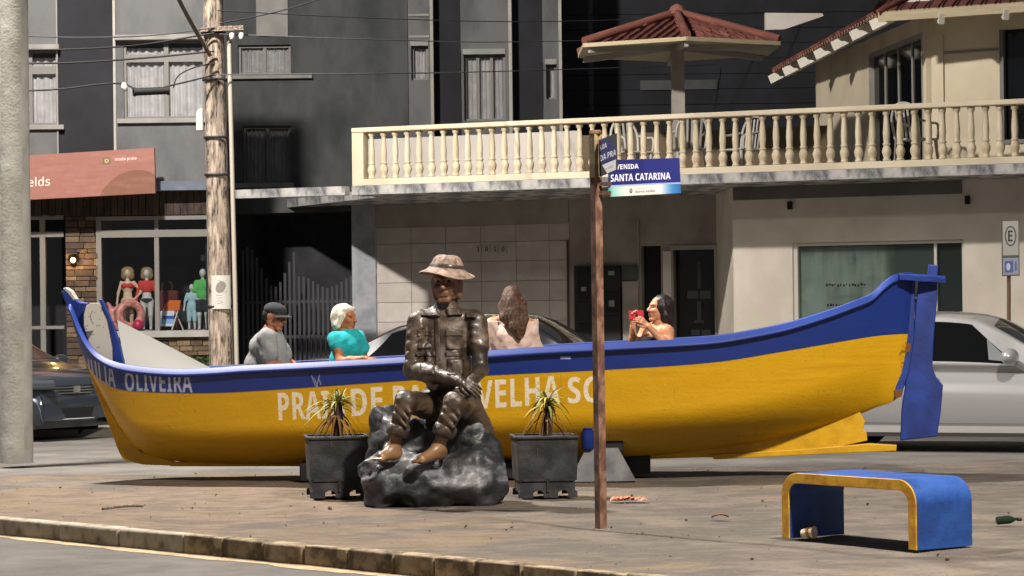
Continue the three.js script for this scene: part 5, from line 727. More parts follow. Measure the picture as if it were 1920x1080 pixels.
{ // parking sign at the right
  const d = 32.5, a = P(1890, 640, d), b = P(1895, 412, d); const t = thing('parking_sign', 'grey parking sign with a ringed letter and blue lower panel on a thin post', 'sign', V(a.x, 0, a.z));
  part('post', rod(V(a.x, 0, a.z - 0.045), P(1893, 430, d).add(V(0, 0, -0.045)), 0.024, 0.024, 10), nmat(noiseMaps({ c: ['#4a3a2c', '#5f4a38'], metre: 0.5, per: 5, s: 151 }), {}), t);
  const tx = canvasTex(256, 768, (k, w, h) => { k.fillStyle = '#3f4140'; k.fillRect(0, 0, w, h); k.fillStyle = '#8e8e89'; k.fillRect(14, 14, w - 28, 470); k.strokeStyle = '#4a4645'; k.lineWidth = 22; k.beginPath(); k.ellipse(128, 220, 76, 130, 0, 0, 7); k.stroke(); k.fillStyle = '#1d1d1f'; k.save(); k.font = 'bold 210px sans-serif'; k.translate(76, 294); k.scale(0.78, 1); k.fillText('E', 0, 0); k.restore(); k.fillStyle = '#7b7f8e'; k.fillRect(14, 520, w - 28, 230); k.fillStyle = '#3b4a86'; k.fillRect(40, 560, 120, 160); k.fillStyle = '#a3a8b6'; k.beginPath(); k.ellipse(92, 640, 30, 52, 0, 0, 7); k.fill(); k.fillStyle = '#3b4a86'; k.fillRect(190, 580, 22, 120); });
  const c = [[1878, 413], [1911, 412], [1912, 517], [1879, 518]].map(([x, y]) => P(x, y, d)); part('sign_face', grid(1, 1, (u, v) => c[3].clone().lerp(c[2], u).lerp(c[0].clone().lerp(c[1], u), v)), std({ map: tx, roughness: 0.5 }), t); part('sign_plate', uvm(prism(c.map((p) => p.clone().add(V(0, 0, -0.008))), 0.012)), M.steelDark, t);
}
// ---------------------------------------------------------------- planters with young dragon trees
function planter(label, px0, px1, pyT, pyB, turn, plabel, seed_, nl, stalkPx, bx) {
  const b = G((px0 + px1) / 2, pyB + 1.5), d = -b.z, s = FOC / d, w = (px1 - px0) / s, h = (pyB - pyT) / s, c = b.clone().add(V(0, 0, -w * 0.42)), t = thing('planter', label, 'planter', V(c.x, 0, c.z), 'black planters beside the statue');
  const mt = M.tub ??= nmat(noiseMaps({ c: ['#16171a', '#1f2023', '#2a2b2d', '#38373a'], size: 256, metre: 0.6, per: 6, s: 160 + seed_, gain: 2.2, speck: 0.03 }), { roughness: 0.6 }, 0.004);
  const sqr = (w0, w1, y0, y1, inset = 0) => { const g = new THREE.CylinderGeometry(0.7071, 0.7071, 1, 4, 8); g.rotateY(Math.PI / 4); const p = g.attributes.position; for (let i = 0; i < p.count; i++) { const k = p.getY(i) + 0.5, ww = lerp(w0, w1, k); p.setXYZ(i, p.getX(i) * ww, lerp(y0, y1, k), p.getZ(i) * ww); } const n = g.toNonIndexed(); n.computeVertexNormals(); n.rotateY(turn); n.translate(c.x, 0, c.z); return uvm(n); };
  const q = (g) => { g.rotateY(turn); g.translate(c.x, 0, c.z); return uvm(g); };
  part('tub', sqr(w * 0.86, w * 0.9, h * 0.28, h * 0.97), mt, t);
  part('rim', [q(box(w * 0.93, h * 0.05, 0.03, 0, h * 0.975, w * 0.45, 0.008)), q(box(w * 0.93, h * 0.05, 0.03, 0, h * 0.975, -w * 0.45, 0.008)), q(box(0.03, h * 0.05, w * 0.87, w * 0.45, h * 0.975, 0, 0.008)), q(box(0.03, h * 0.05, w * 0.87, -w * 0.45, h * 0.975, 0, 0.008))], mt, t);
  const bw = w * 0.87; // base with arched cut-outs like a pallet
  const sh = new THREE.Shape(); sh.moveTo(-bw / 2, 0); sh.lineTo(-bw / 2, h * 0.1); sh.lineTo(-bw / 2 + 0.02, h * 0.12); sh.lineTo(-bw / 2 + 0.02, h * 0.3); sh.lineTo(bw / 2 - 0.02, h * 0.3); sh.lineTo(bw / 2 - 0.02, h * 0.12); sh.lineTo(bw / 2, h * 0.1); sh.lineTo(bw / 2, 0); for (const x of [bw * 0.26, -bw * 0.16]) { sh.lineTo(x + 0.045, 0); sh.lineTo(x + 0.045, h * 0.08); sh.quadraticCurveTo(x, h * 0.16, x - 0.045, h * 0.08); sh.lineTo(x - 0.045, 0); } sh.lineTo(-bw / 2, 0);
  for (const z of [bw / 2 - 0.03, -bw / 2]) { const g = new THREE.ExtrudeGeometry(sh, { depth: 0.03, bevelEnabled: false }); g.translate(0, 0, z); part('base_panel', q(g), mt, t); }
  for (const x of [-1, 1]) part('base_panel', q(box(0.03, h * 0.22, bw - 0.1, x * (bw / 2 - 0.035), h * 0.19, 0)), mt, t);
  part('base_rib', [q(box(0.02, h * 0.2, 0.02, 0, h * 0.2, bw / 2 + 0.004)), q(box(bw - 0.06, 0.018, 0.02, 0, h * 0.29, bw / 2 + 0.004))], mt, t);
  part('soil', q(box(w * 0.85, 0.02, w * 0.85, 0, h * 0.95, 0)), std({ color: '#5a4a38', roughness: 1 }), t);
  // plant
  const r0 = P(stalkPx, 790, -c.z); const o = V(r0.x, h * 0.95, c.z), pt = thing('dragon_tree', plabel, 'plant', o); seed = seed_ * 977 + 5;
  const S1 = (pyB - bx[1] - 20) / s, tip = V(o.x + rr(-0.01, 0.02), P(0, bx[0], -c.z).y, o.z);
  part('trunk', tube([o, o.clone().lerp(tip, 0.4).add(V(0.01, 0, 0)), tip], 0.034, 12, 8), std({ color: '#3b2c1e', roughness: 0.95 }), pt); part('trunk', tube([o.clone().add(V(0.03, 0, 0.02)), o.clone().lerp(tip, 0.5).add(V(0.035, 0, 0.02)), tip.clone().add(V(0.02, -0.03, 0))], 0.022, 12, 8), std({ color: '#2f2319', roughness: 0.95 }), pt);
  const leafM = ['#8a8a3e', '#5f6a30', '#9c943f', '#707832'].map((k) => std({ color: k, roughness: 0.7, side: THREE.DoubleSide })), dryM = ['#6b4a22', '#8a6a35', '#59391c'].map((k) => std({ color: k, roughness: 0.9, side: THREE.DoubleSide }));
  for (let i = 0; i < nl; i++) {
    const dry = i > nl * 0.72, az = i * 2.399 + rr(-0.3, 0.3), el = dry ? rr(-0.1, 0.6) : rr(0.1, 1.25), len = dry ? rr(0.22, 0.38) : rr(0.2, 0.4), dr = dry ? rr(0.8, 1.5) : rr(0.25, 1.0), st = dry ? o.clone().lerp(tip, rr(0.45, 0.85)) : tip.clone().add(V(0, rr(-0.06, 0.02), 0)), dir = V(Math.cos(az) * Math.cos(el), Math.sin(el), Math.sin(az) * Math.cos(el)), sd = V(-Math.sin(az), 0, Math.cos(az)), wd = dry ? 0.012 : 0.016;
    part('leaf', grid(8, 2, (u, v) => { const q2 = st.clone().addScaledVector(dir, len * u); q2.y -= dr * len * u * u; const ww = wd * Math.sin(Math.PI * (0.12 + 0.88 * u) ** 0.7) * (1 - u * 0.3); return q2.addScaledVector(sd, (v - 0.5) * 2 * ww).add(V(0, -0.25 * ww * (1 - (2 * v - 1) ** 2), 0)); }), (dry ? dryM : leafM)[Math.floor(rnd() * (dry ? 3 : 4))], pt);
  }
}
planter('black plastic planter left of the statue', 566, 693, 817, 932, 0.14, 'small spiky dragon tree with drooping dry leaves in the planter left of the statue', 1, 84, 631, [762, 817]);
planter('black plastic planter between the statue and the sign post', 958, 1086, 816, 932, 0.1, 'small dragon tree with thin dry leaves in the planter right of the statue', 2, 56, 1022, [768, 816]);
// ================================================================ heads, hands
const basisQ = (right, up, fwd) => new THREE.Quaternion().setFromRotationMatrix(new THREE.Matrix4().makeBasis(right, up, fwd));
function frame(F, up = V(0, 1, 0)) { const f = F.clone().normalize(), r = up.clone().cross(f).normalize(), u = f.clone().cross(r).normalize(); return { f, r, u, q: basisQ(r, u, f), to: (c, x, y, z) => c.clone().addScaledVector(r, x).addScaledVector(u, y).addScaledVector(f, z) }; }
function headBody(c, fr, s = 1) { // c: centre of the head; about 0.23 m tall at s = 1
  const b = new Body(0.016 * s), t = (x, y, z) => fr.to(c, x * s, y * s, z * s);
  b.ell(t(0, 0.03, -0.012), 0.076 * s, 0.092 * s, 0.096 * s, fr.q); b.ell(t(0, -0.035, 0.02), 0.06 * s, 0.075 * s, 0.07 * s, fr.q);
  b.cap(t(-0.02, -0.095, 0.06), t(0.02, -0.095, 0.06), 0.02 * s);                     // chin
  b.cap(t(-0.032, -0.075, 0.0), t(-0.055, -0.04, -0.02), 0.024 * s); b.cap(t(0.032, -0.075, 0.0), t(0.055, -0.04, -0.02), 0.024 * s);
  b.cap(t(0, 0.022, 0.086), t(0, -0.02, 0.107), 0.009 * s, 0.014 * s, 0.012 * s); b.ell(t(-0.013, -0.022, 0.094), 0.009 * s, 0.008 * s, 0.01 * s); b.ell(t(0.013, -0.022, 0.094), 0.009 * s, 0.008 * s, 0.01 * s);
  b.cap(t(-0.045, 0.036, 0.066), t(-0.012, 0.034, 0.082), 0.01 * s, 0.009 * s); b.cap(t(0.045, 0.036, 0.066), t(0.012, 0.034, 0.082), 0.01 * s, 0.009 * s);
  b.ell(t(-0.04, -0.018, 0.062), 0.022 * s, 0.018 * s, 0.02 * s); b.ell(t(0.04, -0.018, 0.062), 0.022 * s, 0.018 * s, 0.02 * s);   // cheeks
  b.cap(t(-0.02, -0.052, 0.082), t(0.02, -0.052, 0.082), 0.008 * s, 0.008 * s, 0.008 * s); b.cap(t(-0.016, -0.065, 0.08), t(0.016, -0.065, 0.08), 0.009 * s, 0.009 * s, 0.008 * s);
  for (const x of [-1, 1]) b.ell(t(x * 0.08, 0.002, -0.012), 0.012 * s, 0.032 * s, 0.02 * s, fr.q, 0.01 * s);
  return b;
}
function handBody(w, dir, nrm, s = 1, curl = 0.35, thumbSide = 1) { // w: wrist; dir: towards the fingers; nrm: back of the hand
  const f = frame(dir, nrm), b = new Body(0.007 * s), t = (x, y, z) => f.to(w, x * s, y * s, z * s);
  b.cap(t(0, 0, -0.02), t(0, 0, 0.02), 0.026 * s, 0.026 * s, 0.02); for (let i = 0; i < 4; i++) { const x = (i - 1.5) * 0.02; b.cap(t(x * 0.5, 0, 0.015), t(x, 0.003, 0.085), 0.014 * s, 0.0115 * s, 0.012 * s); }
  const len = [0.034, 0.04, 0.036, 0.028]; for (let i = 0; i < 4; i++) { const k = thumbSide > 0 ? 3 - i : i; let x = (i - 1.5) * 0.0215, y = 0.003, z = 0.085, a = curl * 0.6; let p = t(x, y, z); for (let j = 0; j < 3; j++) { const l = len[k] * (1 - 0.18 * j); y -= Math.sin(a) * l; z += Math.cos(a) * l; x += (i - 1.5) * 0.0015; const q = t(x, y, z); b.cap(p, q, (0.0098 - j * 0.0007) * s, (0.0092 - j * 0.0007) * s, 0.004 * s); p = q; a += curl; } }
  const p0 = t(thumbSide * 0.022, -0.006, 0.015), p1 = t(thumbSide * 0.045, -0.014, 0.048), p2 = t(thumbSide * 0.05, -0.022, 0.078), p3 = t(thumbSide * 0.046, -0.032, 0.1); b.chain([p0, p1, p2, p3], [0.016 * s, 0.0125 * s, 0.0115 * s, 0.0095 * s], 0.006 * s); return b;
}
function hitBody(bodies, o, d, tmax = 60) { let t = 0; for (let i = 0; i < 200; i++) { const p = o.clone().addScaledVector(d, t); let v = 1e3; for (const b of bodies) v = Math.min(v, b.val(p.x, p.y, p.z)); if (v < 0.0015) return p; t += Math.max(0.001, v * 0.8); if (t > tmax) return null; } return null; }

// ================================================================ statue of a seated fisherman on a rock
{
  const d0 = 22.3, X = (px, py, back = 0) => P(px, py, d0 + back);
  const base = G(812, 939), t = thing('fisherman_statue', 'brown painted statue of a seated barefoot man in a hat on a black rock', 'statue', base);
  const bronze = noiseMaps({ c: ['#211a14', '#362a20', '#483a2d', '#5e4e3e'], size: 512, metre: 0.8, per: 7, s: 171, gain: 1.8 }), M1 = new THREE.MeshPhysicalMaterial({ map: bronze.map, bumpMap: bronze.bump, bumpScale: 0.004, roughness: 0.42, clearcoat: 0.35, clearcoatRoughness: 0.25 });
  const skinM = (() => { const n = noiseMaps({ c: ['#5a4029', '#7b5a3a', '#8f6d48'], size: 256, metre: 0.5, per: 6, s: 172, gain: 2 }); return new THREE.MeshPhysicalMaterial({ map: n.map, bumpMap: n.bump, bumpScale: 0.003, roughness: 0.42, clearcoat: 0.3, clearcoatRoughness: 0.3 }); })();
  const faceM = (() => { const n = noiseMaps({ c: ['#55392b', '#75533f', '#8c6852'], size: 256, metre: 0.4, per: 6, s: 173, gain: 1.8 }); return new THREE.MeshPhysicalMaterial({ map: n.map, roughness: 0.45, clearcoat: 0.25, clearcoatRoughness: 0.3 }); })();
  const b = new Body(0.05), chest = X(836, 634, 0.04), belly = X(837, 688, 0.02), hips = X(842, 752, 0.06);
  b.ell(chest, 0.215, 0.29, 0.165); b.ell(belly, 0.215, 0.24, 0.175); b.ell(hips, 0.27, 0.16, 0.25); b.cap(X(796, 598, 0.02), X(882, 599, 0.02), 0.085, 0.085); b.cap(X(838, 588), X(838, 560), 0.095, 0.085);
  // arms: both forearms folded over the lap
  const sL = X(784, 603, 0.0), eL = X(775, 693, -0.1), wL = X(862, 715, -0.5), sR = X(893, 604, 0.0), eR = X(902, 692, -0.1), wR = X(880, 722, -0.5), kk = 0.018;
  b.cap(sL, eL, 0.092, 0.078, 0.03); b.cap(eL, eL.clone().lerp(wL, 0.45), 0.085, 0.082, kk); b.cap(eL.clone().lerp(wL, 0.45), wL, 0.066, 0.046, kk);
  b.cap(sR, sR.clone().lerp(eR, 0.52), 0.092, 0.09, 0.03); b.cap(sR.clone().lerp(eR, 0.5), eR, 0.068, 0.062, kk); b.cap(eR, wR, 0.062, 0.044, kk);
  for (const k of [0.2, 0.42, 0.62, 0.8]) { const p = sL.clone().lerp(eL, k); b.cap(p.clone().add(V(-0.06, -0.03, 0.06)), p.clone().add(V(0.04, 0.035, 0.075)), 0.026, 0.02, 0.02); }
  for (const k of [0.15, 0.33, 0.5]) { const p = sR.clone().lerp(eR, k); b.cap(p.clone().add(V(-0.04, 0.03, 0.075)), p.clone().add(V(0.065, -0.015, 0.05)), 0.024, 0.02, 0.02); }
  // legs
  const hL = X(812, 764, -0.02), kL = X(760, 752, -0.5), aL = X(738, 838, -0.44), hR = X(872, 764, -0.02), kR = X(853, 756, -0.5), aR = X(822, 838, -0.46);
  const cL = kL.clone().lerp(aL, 0.62), cR = kR.clone().lerp(aR, 0.62);
  b.cap(hL, kL, 0.118, 0.088, 0.03); b.cap(hR, kR, 0.124, 0.094, 0.03); b.cap(kL, cL, 0.082, 0.07, 0.03); b.cap(kR, cR, 0.088, 0.074, 0.03); b.cap(X(880, 764, -0.05), X(896, 800, 0.02), 0.1, 0.12);
  for (const [k, c] of [[kL, cL], [kR, cR]]) for (const q of [0.15, 0.4, 0.65]) { const p = k.clone().lerp(c, q); b.cap(p.clone().add(V(-0.05, 0.05, 0.075)), p.clone().add(V(0.045, -0.05, 0.08)), 0.016, 0.02, 0.02); }
  for (let i = 0; i < 5; i++) b.cap(X(800 + i * 14, 650 + 12 * (i % 3), -0.1), X(806 + i * 15, 700 + 6 * (i % 2), -0.13), 0.018, 0.022, 0.03);
  b.warp = (x, y, z) => (fbm3(x * 13, y * 13, z * 13, 21) - 0.5) * 0.024;
  const legs = new Body(0.02); legs.cap(cL, aL, 0.056, 0.044); legs.cap(cR, aR, 0.06, 0.046); 
  const foot = (a, toe) => { const f = frame(toe.clone().sub(a).setY(0)); legs.cap(a, a.clone().add(V(0, -0.055, 0)), 0.052, 0.046); legs.cap(a.clone().add(V(0, -0.05, 0)).addScaledVector(f.f, -0.04), toe, 0.046, 0.036, 0.04); legs.cap(a.clone().add(V(0, -0.01, 0)), toe.clone().add(V(0, 0.012, 0)), 0.045, 0.025, 0.04); for (let i = 0; i < 5; i++) { const x = (i - 2) * 0.022, l = 0.055 - Math.abs(i - 1) * 0.006; legs.cap(f.to(toe, x * 0.9, -0.004, 0), f.to(toe, x, -0.014, l), 0.015, i === (a === aL ? 4 : 0) ? 0.017 : 0.012, 0.008); } };
  foot(aL, X(715, 858, -0.54)); foot(aR, X(790, 862, -0.6));
  const cuffs = [[cL, aL, 0.088], [cR, aR, 0.09]];
  const hd = X(837, 532, -0.05), hf = frame(V(-0.2, -0.02, 1)), head = headBody(hd, hf, 1.42);
  for (const x of [-1, 1]) { head.cap(hf.to(hd, x * 0.036, -0.025, 0.118), hf.to(hd, x * 0.062, -0.085, 0.085), 0.013, 0.01, 0.01); head.ell(hf.to(hd, x * 0.1, -0.03, -0.03), 0.034, 0.11, 0.07, hf.q); head.ell(hf.to(hd, x * 0.052, -0.035, 0.09), 0.032, 0.026, 0.03, hf.q); }
  const hndL = handBody(wL, V(0.75, -0.35, 0.35), V(0.2, 0.6, 0.8), 1.25, 0.4, -1), hndR = handBody(wR, V(-0.6, -0.55, 0.25), V(0.1, 0.55, 0.85), 1.25, 0.35, 1);
  const body = part('body', [b.mesh(0.0125, 0.05), hndL.mesh(0.0055), hndR.mesh(0.0055)], M1, t); part('head', head.mesh(0.0065), faceM, t);
  part('bare_legs', legs.mesh(0.0085), skinM, t);
  cuffs.forEach(([c, a, r]) => part('trouser_cuff', (() => { const g = lathe([[r * 0.7, -0.05], [r * 1.02, -0.045], [r * 1.12, -0.01], [r * 1.08, 0.035], [r * 0.95, 0.05], [r * 0.75, 0.05]], 24); g.applyQuaternion(new THREE.Quaternion().setFromUnitVectors(V(0, 1, 0), c.clone().sub(a).normalize())); g.translate(c.x, c.y, c.z); return g; })(), M1, t));
  for (const x of [-1, 1]) part('eye', ball(...hf.to(hd, x * 0.043, 0.022, 0.104).toArray(), 0.018, 0.011, 0.013), M.black, body);
  // raised things on the shirt: found on the body's own surface
  const surf = (px, py, lift) => { const r = ray(px, py), o = camera.position.clone().addScaledVector(r, 20.5 / -r.z); const h = hitBody([b], o, r.clone().normalize(), 4) || X(px, py); return h.addScaledVector(r.clone().normalize(), -lift); };
  const patch = (name, x0, y0, x1, y1, lift, skew = 0) => part(name, uvm(grid(14, 14, (u, v) => { const e = Math.min(u, 1 - u, v, 1 - v) * 14; return surf(lerp(x0, x1, u) + skew * v, lerp(y1, y0, v), e < 0.5 ? -0.012 : lift * (e < 1.5 ? 0.8 : 1)); })), M1, body);
  patch('pocket', 781, 622, 812, 656, 0.01, 3); patch('pocket', 834, 622, 868, 658, 0.01); patch('pocket', 786, 676, 815, 704, 0.009); patch('pocket', 836, 672, 872, 704, 0.009);
  patch('pocket_flap', 780, 618, 813, 631, 0.017, 2); patch('pocket_flap', 833, 618, 869, 631, 0.017); patch('placket', 817, 590, 828, 712, 0.009, -4); patch('seam_band', 776, 660, 818, 668, 0.007); patch('seam_band', 832, 660, 872, 668, 0.007);
  patch('collar', 800, 578, 826, 594, 0.03, -8); patch('collar', 838, 578, 868, 592, 0.03, -4); patch('shoulder_tab', 789, 584, 812, 592, 0.03); patch('shoulder_tab', 872, 586, 893, 596, 0.03);
  // hat: soft brim, dented crown, set a little askew
  const hc = X(838, 506, -0.05), hq = new THREE.Quaternion().setFromEuler(new THREE.Euler(0.02, 0.2, -0.11)), strawN = noiseMaps({ c: ['#6b594c', '#8a7566', '#9c8676', '#aa9484'], size: 256, metre: 0.3, per: 8, s: 175, gain: 2.2 });
  const hat = grid(48, 26, (u, v) => { const a = u * Math.PI * 2, pr = [[0, 0.135], [0.05, 0.133], [0.09, 0.118], [0.118, 0.09], [0.134, 0.05], [0.146, 0.02], [0.17, -0.006], [0.208, -0.03], [0.236, -0.046], [0.236, -0.056], [0.205, -0.042], [0.165, -0.016], [0.14, 0.0]], k = v * (pr.length - 1), i = Math.min(pr.length - 2, Math.floor(k)), f = k - i, r = lerp(pr[i][0], pr[i + 1][0], f), y = lerp(pr[i][1], pr[i + 1][1], f); const w = sstep(0.14, 0.24, r), dent = -0.012 * Math.exp(-((Math.cos(a - 0.5) * r) ** 2) / 0.004) * sstep(0.08, 0.14, y); const q = V(Math.cos(a) * r * (1 + 0.03 * Math.sin(3 * a) * w), y + dent + w * (0.012 * Math.cos(2 * a + 0.4) + 0.008 * Math.sin(3 * a + 1)), Math.sin(a) * r * 0.98); q.applyQuaternion(hq).add(hc); q.u = u * 1.2; q.v = v * 0.5; return q; }, true);
  const hp = part('hat', hat, nmat(strawN, { roughness: 0.7 }, 0.006), t); part('hat_band', lathe([[0.145, 0.014], [0.152, 0.014], [0.143, 0.045], [0.135, 0.045]], 32).applyQuaternion(hq).translate(hc.x, hc.y, hc.z), M1, hp);
  // rock
  const rk = new Body(0.12), rX = (px, py, back) => P(px - 9, py, d0 + back);
  rk.cap(rX(735, 905, -0.28), rX(890, 905, -0.2), 0.2, 0.24); rk.cap(rX(720, 918, -0.32), rX(905, 918, -0.25), 0.13, 0.15); rk.cap(rX(755, 835, 0.22), rX(880, 842, 0.22), 0.23, 0.26); rk.cap(rX(735, 810, 0.25), rX(745, 900, 0.1), 0.17, 0.2); rk.cap(rX(895, 826, 0.12), rX(905, 900, 0.0), 0.17, 0.22); rk.cap(rX(780, 812, 0.1), rX(890, 812, 0.12), 0.15, 0.15); rk.cap(rX(908, 808, 0.1), rX(915, 900, 0.02), 0.12, 0.14); rk.cap(rX(718, 880, -0.3), rX(800, 878, -0.4), 0.09, 0.1);
  const fp = []; for (let i = 0; i < 26; i++) fp.push([V(rr(-1, 1), rr(-0.5, 1), rr(-1, 1)).normalize(), rr(0, 9)]);
  rk.warp = (x, y, z) => { let f = 0; for (let i = 0; i < 26; i += 2) { const [n, o] = fp[i]; const t2 = (x * n.x + y * n.y + z * n.z) * 2.3 + o; f += Math.abs(t2 - Math.round(t2)) ; } f = (f / 13 - 0.25) * 0.28; const r = 1 - Math.abs(2 * fbm3(x * 3.2, y * 3.2, z * 3.2, 31) - 1); return f + (fbm3(x * 5, y * 5, z * 5, 33) - 0.5) * 0.12 - (r - 0.75) * 0.1 + (fbm3(x * 13, y * 13, z * 13, 35) - 0.5) * 0.02; }; rk.cut = [(x, y) => -0.005 - y];
  const rn = noiseMaps({ c: ['#121315', '#1c1d20', '#28292d', '#3c3d42', '#6a6b70'], size: 512, metre: 0.9, per: 5, s: 181, gain: 2.3, stretchU: 1, stretchV: 2 });
  part('rock_base', rk.mesh(0.019, 0.1), new THREE.MeshPhysicalMaterial({ map: rn.map, bumpMap: rn.bump, bumpScale: 0.007, roughness: 0.55, clearcoat: 0.25, clearcoatRoughness: 0.35 }), t);
}

// ================================================================ people sitting in the boat
function person(o) { // joints given as world points; skin, garments and hair as meshed bodies
  const t = thing('person', o.label, 'person', o.base);
  const sk = new Body(0.03), hf = frame(o.face, o.up || V(0, 1, 0)), hd = o.head, hs = o.hs || 1;
  const nb = hf.to(hd, 0, -0.07 * hs, -0.025); const chestC = o.chest, hip = o.hip, tq = basisQ(...(() => { const f = frame(o.front); return [f.r, f.u, f.f]; })()), tf = frame(o.front);
  sk.cap(nb, o.neck, 0.052 * hs, 0.062 * (o.bulk || 1)); sk.ell(chestC, 0.16 * o.bulk, 0.17, 0.115 * o.bulk, tq); sk.ell(chestC.clone().lerp(hip, 0.5), 0.14 * o.bulk, 0.15, 0.11 * o.belly, tq); sk.ell(hip, 0.165 * o.bulk, 0.13, 0.14, tq); sk.cap(o.shR, o.shL, 0.06, 0.06); sk.cap(o.neck, o.shL, 0.05, 0.052); sk.cap(o.neck, o.shR, 0.05, 0.052);
  for (const [s, e, w] of [[o.shL, o.elL, o.wrL], [o.shR, o.elR, o.wrR]]) { const k = o.limb || 1; sk.cap(s, e, 0.054 * k, 0.042 * k); sk.cap(e, e.clone().lerp(w, 0.4), 0.042 * k, 0.041 * k); sk.cap(e.clone().lerp(w, 0.4), w, 0.041 * k, 0.027 * k); }
  const legs = []; for (const s of [1, -1]) { const hj = hip.clone().addScaledVector(tf.r, s * 0.09), kn = hj.clone().addScaledVector(tf.f, 0.42).addScaledVector(tf.r, s * 0.03).add(V(0, 0.0, 0)), an = kn.clone().addScaledVector(tf.f, 0.02).setY(Math.max(o.floor + 0.09, kn.y - 0.42)), toe = an.clone().addScaledVector(tf.f, 0.15).setY(o.floor + 0.035); legs.push([hj, kn, an, toe]); sk.cap(hj, kn, 0.08, 0.056); sk.cap(kn, an, 0.052, 0.036); sk.cap(an, toe, 0.038, 0.028); }
  const meshes = [sk.mesh(0.011), headBody(hd, hf, hs).mesh(0.006)];
  for (const h of o.hands) meshes.push(handBody(h.w, h.dir, h.n, 0.95, h.curl ?? 0.5, h.thumb ?? 1).mesh(0.0048, 0.02));
  const body = part('body', meshes, o.skin, t);
  for (const x of [-1, 1]) { part('eye', ball(...hf.to(hd, x * 0.03 * hs, 0.016 * hs, 0.074 * hs).toArray(), 0.012 * hs, 0.008 * hs, 0.009 * hs, 10), std({ color: '#20160f', roughness: 0.3 }), body); }
  part('lips', (() => { const g = ball(0, 0, 0, 0.022 * hs, 0.009 * hs, 0.01 * hs, 12); g.applyQuaternion(hf.q); const p = hf.to(hd, 0, -0.058 * hs, 0.084 * hs); g.translate(p.x, p.y, p.z); return g; })(), std({ color: o.lip || '#7d3d33', roughness: 0.5 }), body);
  if (o.top) { const g = new Body(0.035), q = o.top; if (q.torso) { g.ell(chestC, 0.16 * o.bulk + 0.02, 0.18, 0.115 * o.bulk + 0.02, tq); g.ell(chestC.clone().lerp(hip, 0.5), 0.14 * o.bulk + 0.024, 0.16, 0.11 * o.belly + 0.024, tq); g.ell(hip, 0.165 * o.bulk + 0.018, 0.12, 0.14 + 0.02, tq); g.cap(o.shR, o.shL, 0.07, 0.07); } if (q.bust) for (const x of [-1, 1]) g.ell(chestC.clone().addScaledVector(tf.r, x * 0.07).addScaledVector(tf.f, 0.09).add(V(0, -0.01, 0)), 0.08, 0.075, 0.075); if (q.belly) g.ell(chestC.clone().lerp(hip, 0.55).addScaledVector(tf.f, 0.06), 0.17, 0.19, 0.16, tq);
    for (const [s, e] of [[o.shL, o.elL], [o.shR, o.elR]]) if (q.sleeve) g.cap(s, s.clone().lerp(e, q.sleeve), q.sw || 0.072, q.sw2 || 0.07); for (const f of q.extra || []) g.cap(f[0], f[1], f[2], f[3] ?? f[2]); if (q.cut) g.cut = q.cut(g); const amp = q.fold ?? 0.016; g.warp = (x, y, z) => (fbm3(x * 11 + y * 6, y * 8 - x * 5, z * 11, 41) - 0.5) * amp * 1.8; part(q.name, g.mesh(0.0115), q.mat, t); }
  { const g = new Body(0.04); g.ell(hip, 0.165 * o.bulk + 0.02, 0.13, 0.165, tq); for (const [h, k, a] of legs) { g.cap(h, k, 0.096, 0.072); g.cap(k, a.clone().lerp(k, o.shorts ? 0.9 : 0.1), 0.068, 0.052); } part(o.shorts ? 'shorts' : 'trousers', g.mesh(0.015), o.pants, t); }
  part('shoe', legs.map(([, , a, toe]) => ball(...a.clone().lerp(toe, 0.55).setY(o.floor + 0.045).toArray(), 0.055, 0.045, 0.12)), std({ color: '#2a2624' }), t);
  if (o.hair) { const g = new Body(0.025); o.hair(g, hf, hd, hs); g.warp = (x, y, z) => (fbm3(x * 22, y * 9, z * 22, 51) - 0.5) * 0.024; part('hair', g.mesh(0.0075), o.hairM, t); }
  return { t, hf, hd, tf, body };
}
